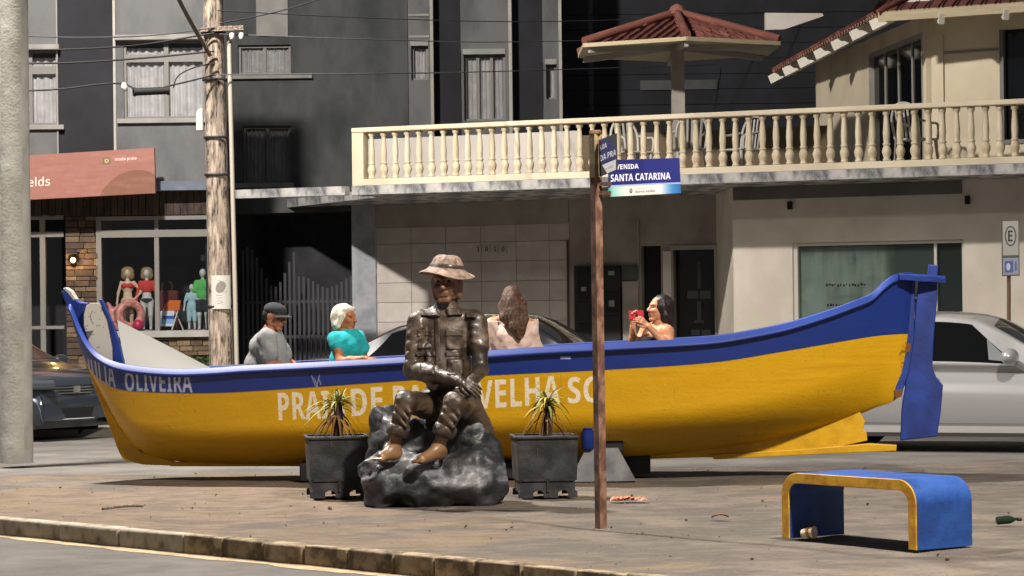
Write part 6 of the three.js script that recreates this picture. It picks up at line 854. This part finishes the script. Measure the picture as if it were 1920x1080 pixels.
{
  const D = 25.75, X = (px, py, b = 0) => P(px, py, D + b), FL = 0.53, skinMap = (a, b) => nmat(noiseMaps({ c: [a, b], size: 64, metre: 0.3, per: 4, s: 190 }), { roughness: 0.55 });
  const tan = skinMap('#8a5740', '#9c6650'), brown = skinMap('#8f5a35', '#a56c44'), fair = skinMap('#b07a58', '#c08a68');
  const cloth = (c, s, m = 0.3) => nmat(noiseMaps({ c, size: 128, metre: m, per: 6, s, gain: 1.6 }), { roughness: 0.95 }, 0.001);
  { // man in a grey shirt, in profile
    const hip = X(498, 712), front = V(0.93, 0, 0.36), chest = X(503, 652), m = person({ label: 'man in a grey t-shirt and dark cap sitting in profile in the boat', base: V(hip.x, FL, hip.z), floor: FL, face: V(0.86, -0.22, 0.46), front, head: X(516, 594, -0.02), hs: 1.1, neck: X(506, 622), chest, hip, bulk: 1.3, belly: 1.75, limb: 1.15, shR: X(500, 634, -0.2), shL: X(512, 632, 0.22), elR: X(507, 682, -0.24), wrR: X(547, 694, -0.3), elL: X(540, 680, 0.2), wrL: X(557, 692, -0.02), hands: [{ w: X(548, 694, -0.3), dir: V(0.9, -0.35, 0.1), n: V(0.3, 0.9, 0.3), thumb: 1 }, { w: X(557, 692, -0.02), dir: V(0.7, -0.6, 0.2), n: V(0.4, 0.9, 0), thumb: -1 }], skin: tan, top: { name: 't_shirt', torso: 1, belly: 1, sleeve: 0.66, sw: 0.098, sw2: 0.092, mat: cloth(['#6f7273', '#7f8283', '#8c8f8f'], 192) }, pants: std({ color: '#24262b', roughness: 0.95 }), hair: (g, f, c, s) => { g.ell(f.to(c, 0, 0.012, -0.035), 0.082 * s, 0.088 * s, 0.085 * s, f.q); }, hairM: std({ color: '#17120f', roughness: 0.8 }) });
    const { hf, hd, t } = m, g = new Body(0.02); g.ell(hf.to(hd, 0, 0.062, -0.012), 0.098, 0.075, 0.118, hf.q); g.cut = [(x, y, z) => -(V(x, y, z).sub(hd).dot(hf.u) - 0.042)]; const cap = part('cap', g.mesh(0.008), cloth(['#1d2124', '#2b2f32'], 194), t);
    part('cap_peak', grid(14, 6, (u, v) => { const a = lerp(-1.1, 1.1, u), r = lerp(0.085, 0.175 - 0.03 * Math.abs(a) ** 2, v); return hf.to(hd, Math.sin(a) * r * 0.9, 0.052 - 0.018 * v - 0.02 * a * a * v, Math.cos(a) * r); }), cap.material, cap);
  }
  { // woman with white hair in a turquoise top
    const hip = X(644, 706), front = V(0.8, 0, 0.6), chest = X(655, 650, -0.02); person({ label: 'white haired woman in a turquoise top sitting beside the statue with folded forearms', base: V(hip.x, FL, hip.z), floor: FL, face: V(0.86, 0.02, 0.5), front, head: X(648, 598), hs: 1.08, neck: X(647, 624), chest, hip, bulk: 1.08, belly: 1.25, shR: X(628, 636, -0.1), shL: X(671, 634, 0.12), elR: X(639, 679, -0.22), wrR: X(684, 672, -0.32), elL: X(684, 680, -0.02), wrL: X(664, 680, -0.3), hands: [{ w: X(684, 672, -0.32), dir: V(0.9, -0.1, 0.2), n: V(0.1, 0.9, 0.3), thumb: 1 }, { w: X(664, 681, -0.3), dir: V(-0.8, -0.2, 0.3), n: V(0, 0.9, 0.4), thumb: -1 }], skin: brown, top: { name: 'blouse', torso: 1, bust: 1, sleeve: 0.28, sw: 0.068, sw2: 0.07, fold: 0.012, mat: cloth(['#0d8087', '#15989e', '#22a8ab'], 196) }, pants: std({ color: '#2e3b55', roughness: 0.95 }), lip: '#70382e', hair: (g, f, c, s) => { g.ell(f.to(c, 0, 0.045, -0.035), 0.094 * s, 0.1 * s, 0.105 * s, f.q); g.ell(f.to(c, 0, -0.03, -0.075), 0.086 * s, 0.1 * s, 0.06 * s, f.q); g.cap(f.to(c, -0.075, 0.03, 0.0), f.to(c, -0.075, -0.06, -0.04), 0.026 * s, 0.03 * s); g.cap(f.to(c, 0.075, 0.03, 0.0), f.to(c, 0.075, -0.06, -0.04), 0.026 * s, 0.03 * s); g.cap(f.to(c, -0.05, 0.09, 0.05), f.to(c, 0.05, 0.09, 0.05), 0.025 * s); }, hairM: nmat(noiseMaps({ c: ['#a9a392', '#cfc9b9', '#e2ddd0'], size: 128, metre: 0.12, per: 8, s: 198, stretchU: 3, gain: 2 }), { roughness: 0.7 }, 0.002) });
  }
  { // woman with long brown hair, from behind
    const hip = X(957, 706, 0.05), front = V(-0.12, 0, -1), f = frame(front), nk = X(956, 592, 0.02), chest = X(957, 634, 0.02); person({ label: 'woman with long brown hair and a pale blouse sitting with her back turned', base: V(hip.x, FL, hip.z), floor: FL, face: V(0.35, 0.02, -0.94), front, head: X(961, 563, 0.02), hs: 1.08, neck: nk, chest, hip, bulk: 1.18, belly: 1.2, shR: X(991, 608, 0.02), shL: X(922, 608, 0.02), elR: X(999, 654, 0.08), wrR: X(994, 680, 0.3), elL: X(916, 654, 0.08), wrL: X(925, 682, 0.3), hands: [{ w: X(994, 680, 0.3), dir: V(-0.3, -0.4, -0.8), n: V(0, 0.9, -0.3), thumb: 1 }, { w: X(925, 682, 0.3), dir: V(0.2, -0.4, -0.8), n: V(0, 0.9, -0.3), thumb: -1 }], skin: fair, top: { name: 'blouse', torso: 1, sleeve: 0.95, sw: 0.098, sw2: 0.1, fold: 0.03, mat: cloth(['#b79a8e', '#cbb0a4', '#d8c0b4'], 199), extra: [[X(905 + 10, 640, 0.05), X(917, 615, 0.02), 0.07]], cut: () => [(x, y, z) => { const k = (x - nk.x) ** 2 + (z - nk.z - 0.13) ** 2; return y - (nk.y - 0.055 + 0.25 * Math.min(0.05, k)); }] }, pants: std({ color: '#33343c', roughness: 0.95 }), hair: (g, ff, c, s) => { g.ell(ff.to(c, 0, 0.035, -0.03), 0.088 * s, 0.1 * s, 0.105 * s, ff.q); const b = [X(958, 566, -0.06), X(960, 590, -0.1), X(966, 612, -0.14), X(973, 634, -0.13)]; g.chain([b[0], b[1], b[2], b[3]], [0.095, 0.085, 0.066, 0.026]); g.chain([X(946, 575, -0.02), X(948, 596, -0.1), X(955, 612, -0.12)], [0.07, 0.055, 0.025]); g.chain([X(976, 572, 0), X(980, 600, -0.1), X(982, 625, -0.12)], [0.06, 0.05, 0.02]); }, hairM: nmat(noiseMaps({ c: ['#2a1a11', '#4a301e', '#66452c'], size: 128, metre: 0.14, per: 8, s: 201, stretchU: 3, gain: 2 }), { roughness: 0.55 }, 0.003) });
  }
  { // woman in black taking a photograph with a red telephone
    const hip = X(1232, 700), front = V(-0.85, 0, 0.53), chest = X(1227, 640), m = person({ label: 'dark haired woman in a black strapless top holding up a red telephone', base: V(hip.x, FL, hip.z), floor: FL, face: V(-0.93, 0.12, 0.36), front, head: X(1236, 580), hs: 1.08, neck: X(1238, 606), chest, hip, bulk: 1.0, belly: 1.1, shR: X(1212, 620, 0.16), shL: X(1251, 622, -0.12), elR: X(1188, 652, 0.1), wrR: X(1186, 611, 0.02), elL: X(1258, 656, -0.22), wrL: X(1216, 612, -0.22), hands: [{ w: X(1187, 610, 0.02), dir: V(-0.1, 0.95, 0.1), n: V(-0.8, 0.1, -0.5), thumb: 1, curl: 0.55 }, { w: X(1216, 612, -0.2), dir: V(-0.75, 0.62, 0.1), n: V(0.3, 0.5, 0.8), thumb: 1, curl: 0.5 }], skin: fair, lip: '#6d2a2a', top: { name: 'strapless_top', torso: 1, bust: 1, fold: 0.008, mat: cloth(['#0c0c0f', '#15151a'], 202), cut: () => [(x, y) => y - (chest.y + 0.045)] }, pants: std({ color: '#16161a', roughness: 0.95 }), hair: (g, f, c, s) => { g.ell(f.to(c, 0, 0.04, -0.035), 0.094 * s, 0.102 * s, 0.105 * s, f.q); g.chain([f.to(c, 0, 0, -0.085), f.to(c, 0, -0.12, -0.09), f.to(c, 0.02, -0.2, -0.08)], [0.085, 0.075, 0.05]); g.chain([f.to(c, -0.08, 0.03, 0.0), f.to(c, -0.082, -0.06, -0.03), f.to(c, -0.07, -0.15, -0.06)], [0.03, 0.035, 0.04]); g.chain([f.to(c, 0.08, 0.03, 0.0), f.to(c, 0.082, -0.06, -0.03), f.to(c, 0.07, -0.15, -0.06)], [0.03, 0.035, 0.04]); }, hairM: std({ color: '#1a100d', roughness: 0.5 }) });
    const c = X(1193, 591, 0.0), t = thing('telephone', 'red telephone held up in both hands by the woman in black', 'telephone', c.clone().add(V(0, -0.05, 0))), q = basisQ(...(() => { const f = frame(V(0.35, 0.1, 0.94)); return [f.r, f.u, f.f]; })());
    const pb = (w, h, d2, z, r) => { const g = new RoundedBoxGeometry(w, h, d2, 3, r); g.translate(0, 0, z); g.applyQuaternion(q); g.translate(c.x, c.y, c.z); return g; }; part('telephone_case', pb(0.152, 0.088, 0.014, 0, 0.006), std({ color: '#b8243c', roughness: 0.45 }), t); part('camera_bump', pb(0.022, 0.04, 0.006, 0.009, 0.002), M.black, t); part('screen', pb(0.14, 0.076, 0.003, -0.0085, 0.001), M.glassDark, t);
  }
}
// ================================================================ parked cars
function car(o) { // x forwards, y up, z to the right of the driver; the base lies on the street under the middle
  const t = thing('parked_car', o.label, 'car', o.pos), rot = new THREE.Matrix4().makeRotationY(o.turn).scale(new THREE.Vector3(...(o.scale || [1, 1, 1]))); rot.setPosition(o.pos);
  const top = smoothTable(o.sedan ? [[-2.16, 0.3], [-2.12, 0.7], [-2.05, 0.98], [-1.6, 1.06], [-1.45, 1.1], [-0.95, 1.38], [-0.4, 1.47], [0.15, 1.475], [0.45, 1.43], [1.1, 1.05], [1.25, 1.0], [1.75, 0.88], [1.98, 0.76], [2.08, 0.58], [2.12, 0.3]] : [[-2.04, 0.3], [-2.02, 0.72], [-1.96, 1.0], [-1.62, 1.34], [-1.2, 1.45], [-0.5, 1.5], [0.1, 1.49], [0.42, 1.42], [1.02, 1.06], [1.16, 1.01], [1.66, 0.9], [1.92, 0.76], [2.02, 0.58], [2.06, 0.3]]);
  const x0 = o.sedan ? -2.16 : -2.04, x1 = o.sedan ? 2.12 : 2.06, W = 0.86;
  const hw = (x) => W * (1 - 0.2 * Math.abs(x / 2.1) ** 4 - 0.05 * sstep(1.6, 2.1, x)), bel = (x) => Math.min(top(x) - 0.02, 0.93 + 0.02 * -x);
  const ws = (x, v) => { // point on the right half; v 0 sill .. 0.5 belt .. 0.8 roof edge .. 1 middle
    const w = hw(x), tp = top(x), b = bel(x), gl = sstep(0.06, 0.42, tp - b), zr = lerp(w * 0.9, 0.6, gl), yr = tp - lerp(0.02, 0.05, gl);
    if (v < 0.5) { const k = v / 0.5, yy = lerp(Math.min(0.22, b - 0.01), b, k); return [x, yy, w * (0.93 + 0.085 * Math.sin(Math.PI * Math.min(1, k * 0.95 + 0.08)) - 0.03 * sstep(0.62, 0.7, k) + 0.012 * sstep(0.9, 1, k))]; }
    if (v < 0.8) { const k = (v - 0.5) / 0.3; return [x, lerp(b, yr, k), lerp(w * 0.96, zr, Math.pow(k, 0.9))]; }
    const k = (v - 0.8) / 0.2; return [x, lerp(yr, tp, Math.sin(k * Math.PI / 2)), lerp(zr, 0, k)]; };
  const g3 = (x, v, side, off = 0) => { const a = ws(x, v); const e = 0.004, p = ws(x + e, v), q = ws(x, Math.min(1, v + e)), q0 = ws(x, Math.max(0, v - e)); const tx = V(p[0] - a[0], p[1] - a[1], p[2] - a[2]), tv = V(q[0] - q0[0], q[1] - q0[1], q[2] - q0[2]); const n = tv.cross(tx).normalize(); if (n.z < 0 && v < 0.9) n.negate(); if (v >= 0.9 && n.y < 0) n.negate(); return V(a[0] + n.x * off, a[1] + n.y * off, side * (a[2] + n.z * off)).applyMatrix4(rot); };
  const xs = (u) => lerp(x0, x1, 0.5 - 0.5 * Math.cos(Math.PI * (0.06 + 0.88 * u) ) ) ; const XS = (u) => { const c = (x) => 0.5 - 0.5 * Math.cos(Math.PI * x); return lerp(x0, x1, lerp(u, c(u), 0.6)); };
  const paint = o.paint;
  part('body', [1, -1].map((s) => grid(90, 50, (u, v) => g3(XS(u), v, s), s < 0)).concat([1].map(() => { const g = box(x1 - x0 - 0.3, 0.14, 1.5, (x0 + x1) / 2, 0.24, 0); g.applyMatrix4(rot); return g; })), paint, t);
  const patch = (name, xa, xb, va, vb, mat, side, off, par = t, n = 14) => part(name, grid(n, n, (u, v) => g3(typeof xa === 'function' ? lerp(xa(v), xb(v), u) : lerp(xa, xb, u), lerp(va, vb, v), side, off), side < 0), mat, par);
  const gl = phy({ color: '#08090a', roughness: 0.06 }), blk = std({ color: '#101113', roughness: 0.5 }), f0 = o.sedan ? -1.3 : -1.62;
  for (const s of [1, -1]) {
    patch('side_window', (v) => lerp(f0, f0 + 0.32, v), (v) => -0.36, 0.525, 0.765, gl, s, 0.006); patch('side_window', (v) => -0.28, (v) => lerp(0.86, 0.3, v), 0.525, 0.765, gl, s, 0.006); patch('quarter_window', (v) => lerp(0.5, 0.46, v), (v) => lerp(0.76, 0.47, v), 0.545, 0.69, phy({ color: '#6a6f72', roughness: 0.15 }), s, 0.009);
    const dr = patch('door', -0.33, 0.86, 0.07, 0.5, paint, s, 0.004); part('door_handle', (() => { const g = box(0.17, 0.03, 0.03, -0.12, 0.84, s * (hw(0) * 0.985), 0.012); g.applyMatrix4(rot); return g; })(), o.handle || paint, dr); const dr2 = patch('door', -1.25, -0.345, 0.07, 0.5, paint, s, 0.004); part('door_handle', (() => { const g = box(0.17, 0.03, 0.03, -1.1, 0.85, s * (hw(-1) * 0.985), 0.012); g.applyMatrix4(rot); return g; })(), o.handle || paint, dr2);
    patch('sill_trim', -1.05, 1.0, 0.0, 0.05, o.sill || blk, s, 0.012); 
    const mr = part('side_mirror', (() => { const g = ball(0, 0, 0, 0.085, 0.09, 0.14, 18); g.translate(0.76, 1.02, s * 1.02); const a = rod(V(0.86, 0.9, s * 0.82), V(0.77, 0.98, s * 0.96), 0.035); const m2 = merge([g, a]); m2.applyMatrix4(rot); return m2; })(), paint, t);
    { const hg = new RoundedBoxGeometry(0.22, 0.13, 0.4, 3, 0.05); hg.rotateY(-s * 0.5); hg.translate((o.sedan ? 2.0 : 1.93), 0.74, s * 0.6); hg.applyMatrix4(rot); const hl = part('headlight', hg, phy({ color: '#41474d', roughness: 0.06, metalness: 0.2, clearcoat: 1 }), t); const rg = ball((o.sedan ? 2.08 : 2.01), 0.74, s * 0.55, 0.05, 0.045, 0.05, 12); rg.applyMatrix4(rot); part('reflector', rg, std({ color: '#f2f4f5', roughness: 0.05, metalness: 0.9 }), hl); } patch('tail_light', x0 + 0.05, x0 + 0.3, 0.4, 0.52, phy({ color: '#5a0d0d', roughness: 0.15 }), s, 0.008);
    for (const x of [1.28, -1.28]) { const w = part('wheel', (() => { const g = new THREE.TorusGeometry(0.24, 0.085, 12, 28); g.scale(1, 1, 1.15); g.translate(x, 0.31, s * 0.78); g.applyMatrix4(rot); return g; })(), blk, t); part('rim', (() => { const gs = [new THREE.CylinderGeometry(0.055, 0.06, 0.05, 14).rotateX(Math.PI / 2)]; for (let i = 0; i < 5; i++) { const q = new THREE.BoxGeometry(0.05, 0.19, 0.03); q.translate(0, 0.11, 0); q.rotateZ(i * 1.2566); gs.push(q); } const r = new THREE.TorusGeometry(0.195, 0.02, 8, 28); gs.push(r); const m2 = merge(gs); m2.translate(x, 0.31, s * 0.83); m2.applyMatrix4(rot); return m2; })(), std({ color: '#8d8f92', roughness: 0.35, metalness: 0.8 }), w); const ar = new THREE.CylinderGeometry(0.37, 0.37, 0.3, 28, 1).rotateX(Math.PI / 2); ar.translate(x, 0.32, s * 0.705); ar.applyMatrix4(rot); part('wheel_arch', ar, M.black, t); }
  }
  const full = (name, xa, xb, va, mat, off) => part(name, [1, -1].map((s) => grid(14, 14, (u, v) => g3(lerp(xa(v), xb(v), u), lerp(va, 1, v), s, off), s < 0)), mat, t);
  full('windscreen', (v) => lerp(0.5, 0.44, v), (v) => lerp(0.98, 1.05, v), 0.815, o.screen || gl, 0.005);
  full('rear_window', (v) => o.sedan ? -1.4 : -1.9, (v) => o.sedan ? -0.98 : -1.62, 0.825, gl, 0.005);
  const fb = (name, w, h, d, x, y, z, m, r = 0.01, par = t) => part(name, (() => { const g = new THREE.BoxGeometry(w, h, d, 1, 4, 20), q = g.attributes.position; for (let i = 0; i < q.count; i++) { const zz = Math.abs(z) > 0.3 ? z : q.getZ(i), bend = 0.3 * (Math.abs(q.getZ(i) + z) / 0.8) ** 2.4, rnd_ = d > 1.2 ? 0.05 * (2 * q.getY(i) / h) ** 2 : 0; q.setX(i, q.getX(i) + x - bend - rnd_); q.setY(i, q.getY(i) + y); q.setZ(i, q.getZ(i) + z); } const n = g.toNonIndexed(); n.computeVertexNormals(); n.applyMatrix4(rot); return n; })(), m, par);
  const xf = o.sedan ? 2.075 : 2.01, gr = fb('grille', 0.06, 0.13, 0.92, xf - 0.02, 0.66, 0, blk, 0.02); for (let i = 0; i < 3; i++) fb('grille_bar', 0.02, 0.014, 0.86, xf + 0.015, 0.625 + i * 0.036, 0, std({ color: '#a4a6a8', roughness: 0.25, metalness: 0.9 }), 0.004, gr); fb('badge', 0.02, 0.08, 0.12, xf + 0.02, 0.675, 0, std({ color: '#b5b7b9', roughness: 0.2, metalness: 0.9 }), 0.008, gr);
  const bp_ = fb('bumper', 0.14, 0.26, 1.5, xf - 0.02, 0.4, 0, paint, 0.06); fb('air_intake', 0.04, 0.13, 0.95, xf + 0.045, 0.37, 0, blk, 0.015, bp_); for (const s of [-1, 1]) { fb('fog_light', 0.04, 0.08, 0.15, xf + 0.035, 0.4, s * 0.62, std({ color: '#c9ccce', roughness: 0.2, metalness: 0.5 }), 0.015, bp_); } fb('splitter', 0.06, 0.03, 1.4, xf + 0.05, 0.285, 0, std({ color: '#8d8f94', roughness: 0.4 }), 0.01, bp_); if (!o.bare) fb('number_plate', 0.012, 0.12, 0.42, xf + 0.07, 0.52, 0, std({ color: '#b9bbbd', roughness: 0.5 }), 0.004, bp_);
  return t;
}
{
  const met = (c, s) => phy({ color: c, roughness: 0.32, metalness: 0.35, clearcoat: 1, clearcoatRoughness: 0.06, ...s });
  const yS = -0.05;
  const w = P(1796, 700, 30.4); car({ label: 'silver white hatchback parked behind the stern and the rudder of the boat', pos: V(w.x, yS, w.z), turn: -0.42, scale: [1.14, 1.045, 1.08], paint: met('#9b9c9e'), sill: std({ color: '#c9cacb', roughness: 0.3, metalness: 0.3 }), handle: M.black });
  const m = P(938, 700, 30.6); car({ label: 'dark windowed silver car parked behind the people in the boat', pos: V(m.x, yS, m.z), turn: -0.3, scale: [1.09, 1.09, 1.09], paint: met('#1f2124'), sedan: true });
  const l = P(-62, 700, 36.2); car({ label: 'dark blue grey car nose on between lamp pole and bow', pos: V(l.x, yS, l.z), turn: -0.6, bare: true, paint: met('#2b333d', { metalness: 0.4 }) });
}
// ================================================================ mannequins and beach things in the shop window
{
  const o = -0.62, sf = S.uv(300, 619, o)[1], at_ = (px, py, z = o) => S.hit(px, py, z), foot = (px) => { const p = at_(px, 600); p.y = sf; return p; };
  const mann = (label, px, pyTop, skin, parts, pose = {}) => {
    const p = foot(px), h = at_(px, pyTop).y - sf, s = h / 1.0, t = thing('mannequin', label, 'mannequin', p), q = (x, y, z) => V(p.x + x * s, sf + y * s, p.z + z * s), b = new Body(0.02 * s);
    b.ell(q(0, 0.92, 0), 0.055 * s, 0.075 * s, 0.065 * s); b.cap(q(0, 0.85, 0), q(0, 0.8, 0), 0.025 * s, 0.03 * s); b.ell(q(0, 0.7, 0), 0.095 * s, 0.11 * s, 0.06 * s); b.ell(q(0, 0.56, 0), 0.075 * s, 0.09 * s, 0.055 * s); b.ell(q(0, 0.48, 0), 0.1 * s, 0.07 * s, 0.07 * s);
    for (const x of [-1, 1]) { b.cap(q(x * 0.055, 0.46, 0), q(x * 0.06, 0.25, 0.02), 0.058 * s, 0.038 * s); b.cap(q(x * 0.06, 0.25, 0.02), q(x * 0.06, 0.04, 0), 0.036 * s, 0.022 * s); b.cap(q(x * 0.06, 0.025, 0), q(x * 0.065, 0.015, 0.07), 0.02 * s, 0.016 * s); const hand = (pose[x] === 'hip'), el = hand ? q(x * 0.22, 0.62, 0) : q(x * 0.15, 0.6, 0), w = hand ? q(x * 0.11, 0.5, 0.04) : q(x * 0.17, 0.44, 0.03); b.cap(q(x * 0.1, 0.77, 0), el, 0.03 * s, 0.024 * s); b.cap(el, w, 0.023 * s, 0.016 * s); b.cap(w, w.clone().add(V(hand ? -x * 0.02 : 0, -0.04 * s, 0.01)), 0.018 * s, 0.012 * s); }
    part('figure', b.mesh(0.012 * s + 0.002), skin, t);
    for (const [name, mat, f] of parts) { const g = new Body(0.02 * s); f(g, q, s); part(name, g.mesh(0.012 * s + 0.002), mat, t); }
    part('stand', rod(V(p.x, sf - 0.004, p.z), V(p.x, sf + 0.01, p.z), 0.12 * s, 0.12 * s, 20), M.frameGrey, t);
  };
  const pale = std({ color: '#c0aa92', roughness: 0.6 }), white = std({ color: '#b3b9b8', roughness: 0.5 }), red = std({ color: '#b3322b', roughness: 0.8 }), wig = nmat(noiseMaps({ c: ['#6d6044', '#9a8a66'], size: 64, metre: 0.1, per: 8, s: 211, gain: 2 }), {}, 0.003), green = std({ color: '#4ca653', roughness: 0.8 }), aqua = std({ color: '#8db3bf', roughness: 0.8 }), navy = std({ color: '#1d2630', roughness: 0.9 });
  const hair = (big) => ['wig', wig, (g, q, s) => { g.ell(q(0, 0.94, -0.02), 0.095 * s * big, 0.095 * s * big, 0.085 * s); g.ell(q(-0.05, 0.88, -0.02), 0.055 * s * big, 0.07 * s, 0.05 * s); g.ell(q(0.05, 0.88, -0.02), 0.055 * s * big, 0.07 * s, 0.05 * s); g.cut = [(x, y, z) => z - q(0, 0, 0.035).z]; }];
  const bikini = [['bikini_top', red, (g, q, s) => { g.ell(q(-0.045, 0.72, 0.045), 0.055 * s, 0.045 * s, 0.04 * s); g.ell(q(0.045, 0.72, 0.045), 0.055 * s, 0.045 * s, 0.04 * s); g.cap(q(-0.09, 0.71, 0), q(0.09, 0.71, 0), 0.03 * s); }], ['bikini_bottom', red, (g, q, s) => { g.ell(q(0, 0.47, 0), 0.108 * s, 0.055 * s, 0.08 * s); }]];
  mann('left mannequin with a blond wig and a red bikini, hand on hip', 240, 503, pale, [hair(1.1), ...bikini], { 1: 'hip' });
  mann('mannequin with a blond wig in a red long sleeved top beside the window mullion', 276, 503, white, [hair(1.0), ['rash_top', red, (g, q, s) => { g.ell(q(0, 0.7, 0), 0.108 * s, 0.12 * s, 0.073 * s); for (const x of [-1, 1]) g.cap(q(x * 0.1, 0.77, 0), q(x * 0.15, 0.6, 0), 0.037 * s, 0.03 * s); g.cap(q(-0.15, 0.6, 0), q(-0.17, 0.46, 0.03), 0.03 * s, 0.022 * s); }], ['bikini_bottom', navy, (g, q, s) => g.ell(q(0, 0.48, 0), 0.108 * s, 0.06 * s, 0.08 * s)]]);
  mann('small child mannequin in a pale blue suit', 360, 532, white, [['swimsuit', aqua, (g, q, s) => { g.ell(q(0, 0.7, 0), 0.108 * s, 0.125 * s, 0.073 * s); g.ell(q(0, 0.52, 0), 0.11 * s, 0.13 * s, 0.085 * s); for (const x of [-1, 1]) { g.cap(q(x * 0.1, 0.77, 0), q(x * 0.15, 0.6, 0), 0.037 * s, 0.032 * s); g.cap(q(x * 0.055, 0.46, 0), q(x * 0.06, 0.2, 0.02), 0.066 * s, 0.045 * s); } }]]);
  mann('child mannequin in a green shirt and dark shorts near the utility pole', 381, 503, white, [['shirt', green, (g, q, s) => { g.ell(q(0, 0.7, 0), 0.118 * s, 0.13 * s, 0.08 * s); g.ell(q(0, 0.57, 0), 0.11 * s, 0.12 * s, 0.08 * s); for (const x of [-1, 1]) g.cap(q(x * 0.1, 0.77, 0), q(x * 0.14, 0.64, 0), 0.045 * s, 0.05 * s); }], ['shorts', navy, (g, q, s) => { g.ell(q(0, 0.46, 0), 0.112 * s, 0.065 * s, 0.085 * s); for (const x of [-1, 1]) g.cap(q(x * 0.055, 0.44, 0), q(x * 0.062, 0.33, 0.01), 0.068 * s, 0.066 * s); }]]);
  const pinkN = nmat(noiseMaps({ c: ['#a5645f', '#c48a83', '#cf9c95'], size: 128, metre: 0.25, per: 6, s: 212, gain: 2.6 }), { roughness: 0.4 });
  { const c = foot(247); const g = new THREE.TorusGeometry(0.18, 0.065, 14, 32); g.rotateY(0.5); g.translate(c.x, sf + 0.245, c.z + 0.17); single('swim_ring', g, pinkN, 'pink patterned swim ring leaning before the left mannequin', 'swim ring'); }
  { const c = foot(213), b = new Body(0.04); b.cap(V(c.x, sf + 0.06, c.z + 0.15), V(c.x + 0.01, sf + 0.3, c.z + 0.15), 0.085, 0.05); b.cap(V(c.x, sf + 0.3, c.z + 0.15), V(c.x - 0.06, sf + 0.42, c.z + 0.15), 0.05, 0.03); b.cap(V(c.x, sf + 0.28, c.z + 0.15), V(c.x + 0.1, sf + 0.38, c.z + 0.15), 0.045, 0.03); b.cap(V(c.x - 0.02, sf + 0.24, c.z + 0.15), V(c.x - 0.11, sf + 0.2, c.z + 0.15), 0.04, 0.03); b.cap(V(c.x, sf + 0.1, c.z + 0.15), V(c.x + 0.11, sf + 0.03, c.z + 0.18), 0.05, 0.03); single('inflatable_toy', b.mesh(0.012), pinkN, 'pink star shaped inflatable at the left end of the shop window', 'inflatable'); }
  { const c = foot(262); single('beach_ball', ball(c.x, sf + 0.085, c.z + 0.22, 0.085, 0.085, 0.085, 20), std({ color: '#b02355', roughness: 0.4 }), 'magenta ball on the display floor beside the swim ring', 'ball'); }
  { const c = foot(318), t = thing('folding_chair', 'small folding chair with an orange back and blue and white seat', 'chair', c), q = (x, y, z) => V(c.x + x, sf + y, c.z + z), sl = (a, b2, w, th) => { const g = box(w, th, a.distanceTo(b2), 0, 0, 0, 0.01), m = new THREE.Matrix4().lookAt(a, b2, V(0, 1, 0)); m.setPosition(a.clone().lerp(b2, 0.5)); g.applyMatrix4(m); return g; };
    part('back', sl(q(0.03, 0.3, 0.0), q(0.05, 0.46, -0.06), 0.27, 0.02), std({ color: '#b55a17', roughness: 0.7 }), t); const stripe = canvasTex(64, 64, (k) => { k.fillStyle = '#b9c3cf'; k.fillRect(0, 0, 64, 64); k.fillStyle = '#1d4a8e'; k.fillRect(0, 20, 64, 14); k.fillStyle = '#7ba0cf'; k.fillRect(0, 34, 64, 20); }); part('seat', grid(4, 4, (u, v) => q(lerp(-0.15, 0.08, u), 0.06 + 0.24 * v, lerp(0.16, 0.02, v))), std({ map: stripe, roughness: 0.8, side: THREE.DoubleSide }), t);
    for (const [x, z] of [[0.09, 0.14], [-0.14, 0.14]]) part('leg', rod(q(x - 0.03, 0, z + 0.06), q(x + 0.05, 0.33, z - 0.14), 0.012), M.plasticWhite, t); part('leg', rod(q(0.2, 0, -0.1), q(0.08, 0.3, 0.0), 0.012), M.plasticWhite, t); part('leg', rod(q(-0.03, 0, -0.1), q(-0.1, 0.3, 0.0), 0.012), M.plasticWhite, t); }
  { const c = at_(316, 578, -0.75); const t = thing('beach_bag', 'dark red bag behind the folding chair in the shop window', 'bag', V(c.x, sf, c.z)); part('bag_body', (() => { const g = new RoundedBoxGeometry(0.36, 0.62, 0.12, 3, 0.05); g.translate(c.x - 0.02, sf + 0.31, c.z); return g; })(), std({ color: '#4d1a1d', roughness: 0.9 }), t); part('bag_handle', tube([V(c.x - 0.1, sf + 0.6, c.z), V(c.x - 0.08, sf + 0.74, c.z), V(c.x + 0.04, sf + 0.74, c.z), V(c.x + 0.06, sf + 0.6, c.z)], 0.012, 16, 6), std({ color: '#3d1517' }), t); }
}
renderer.render(scene, camera);
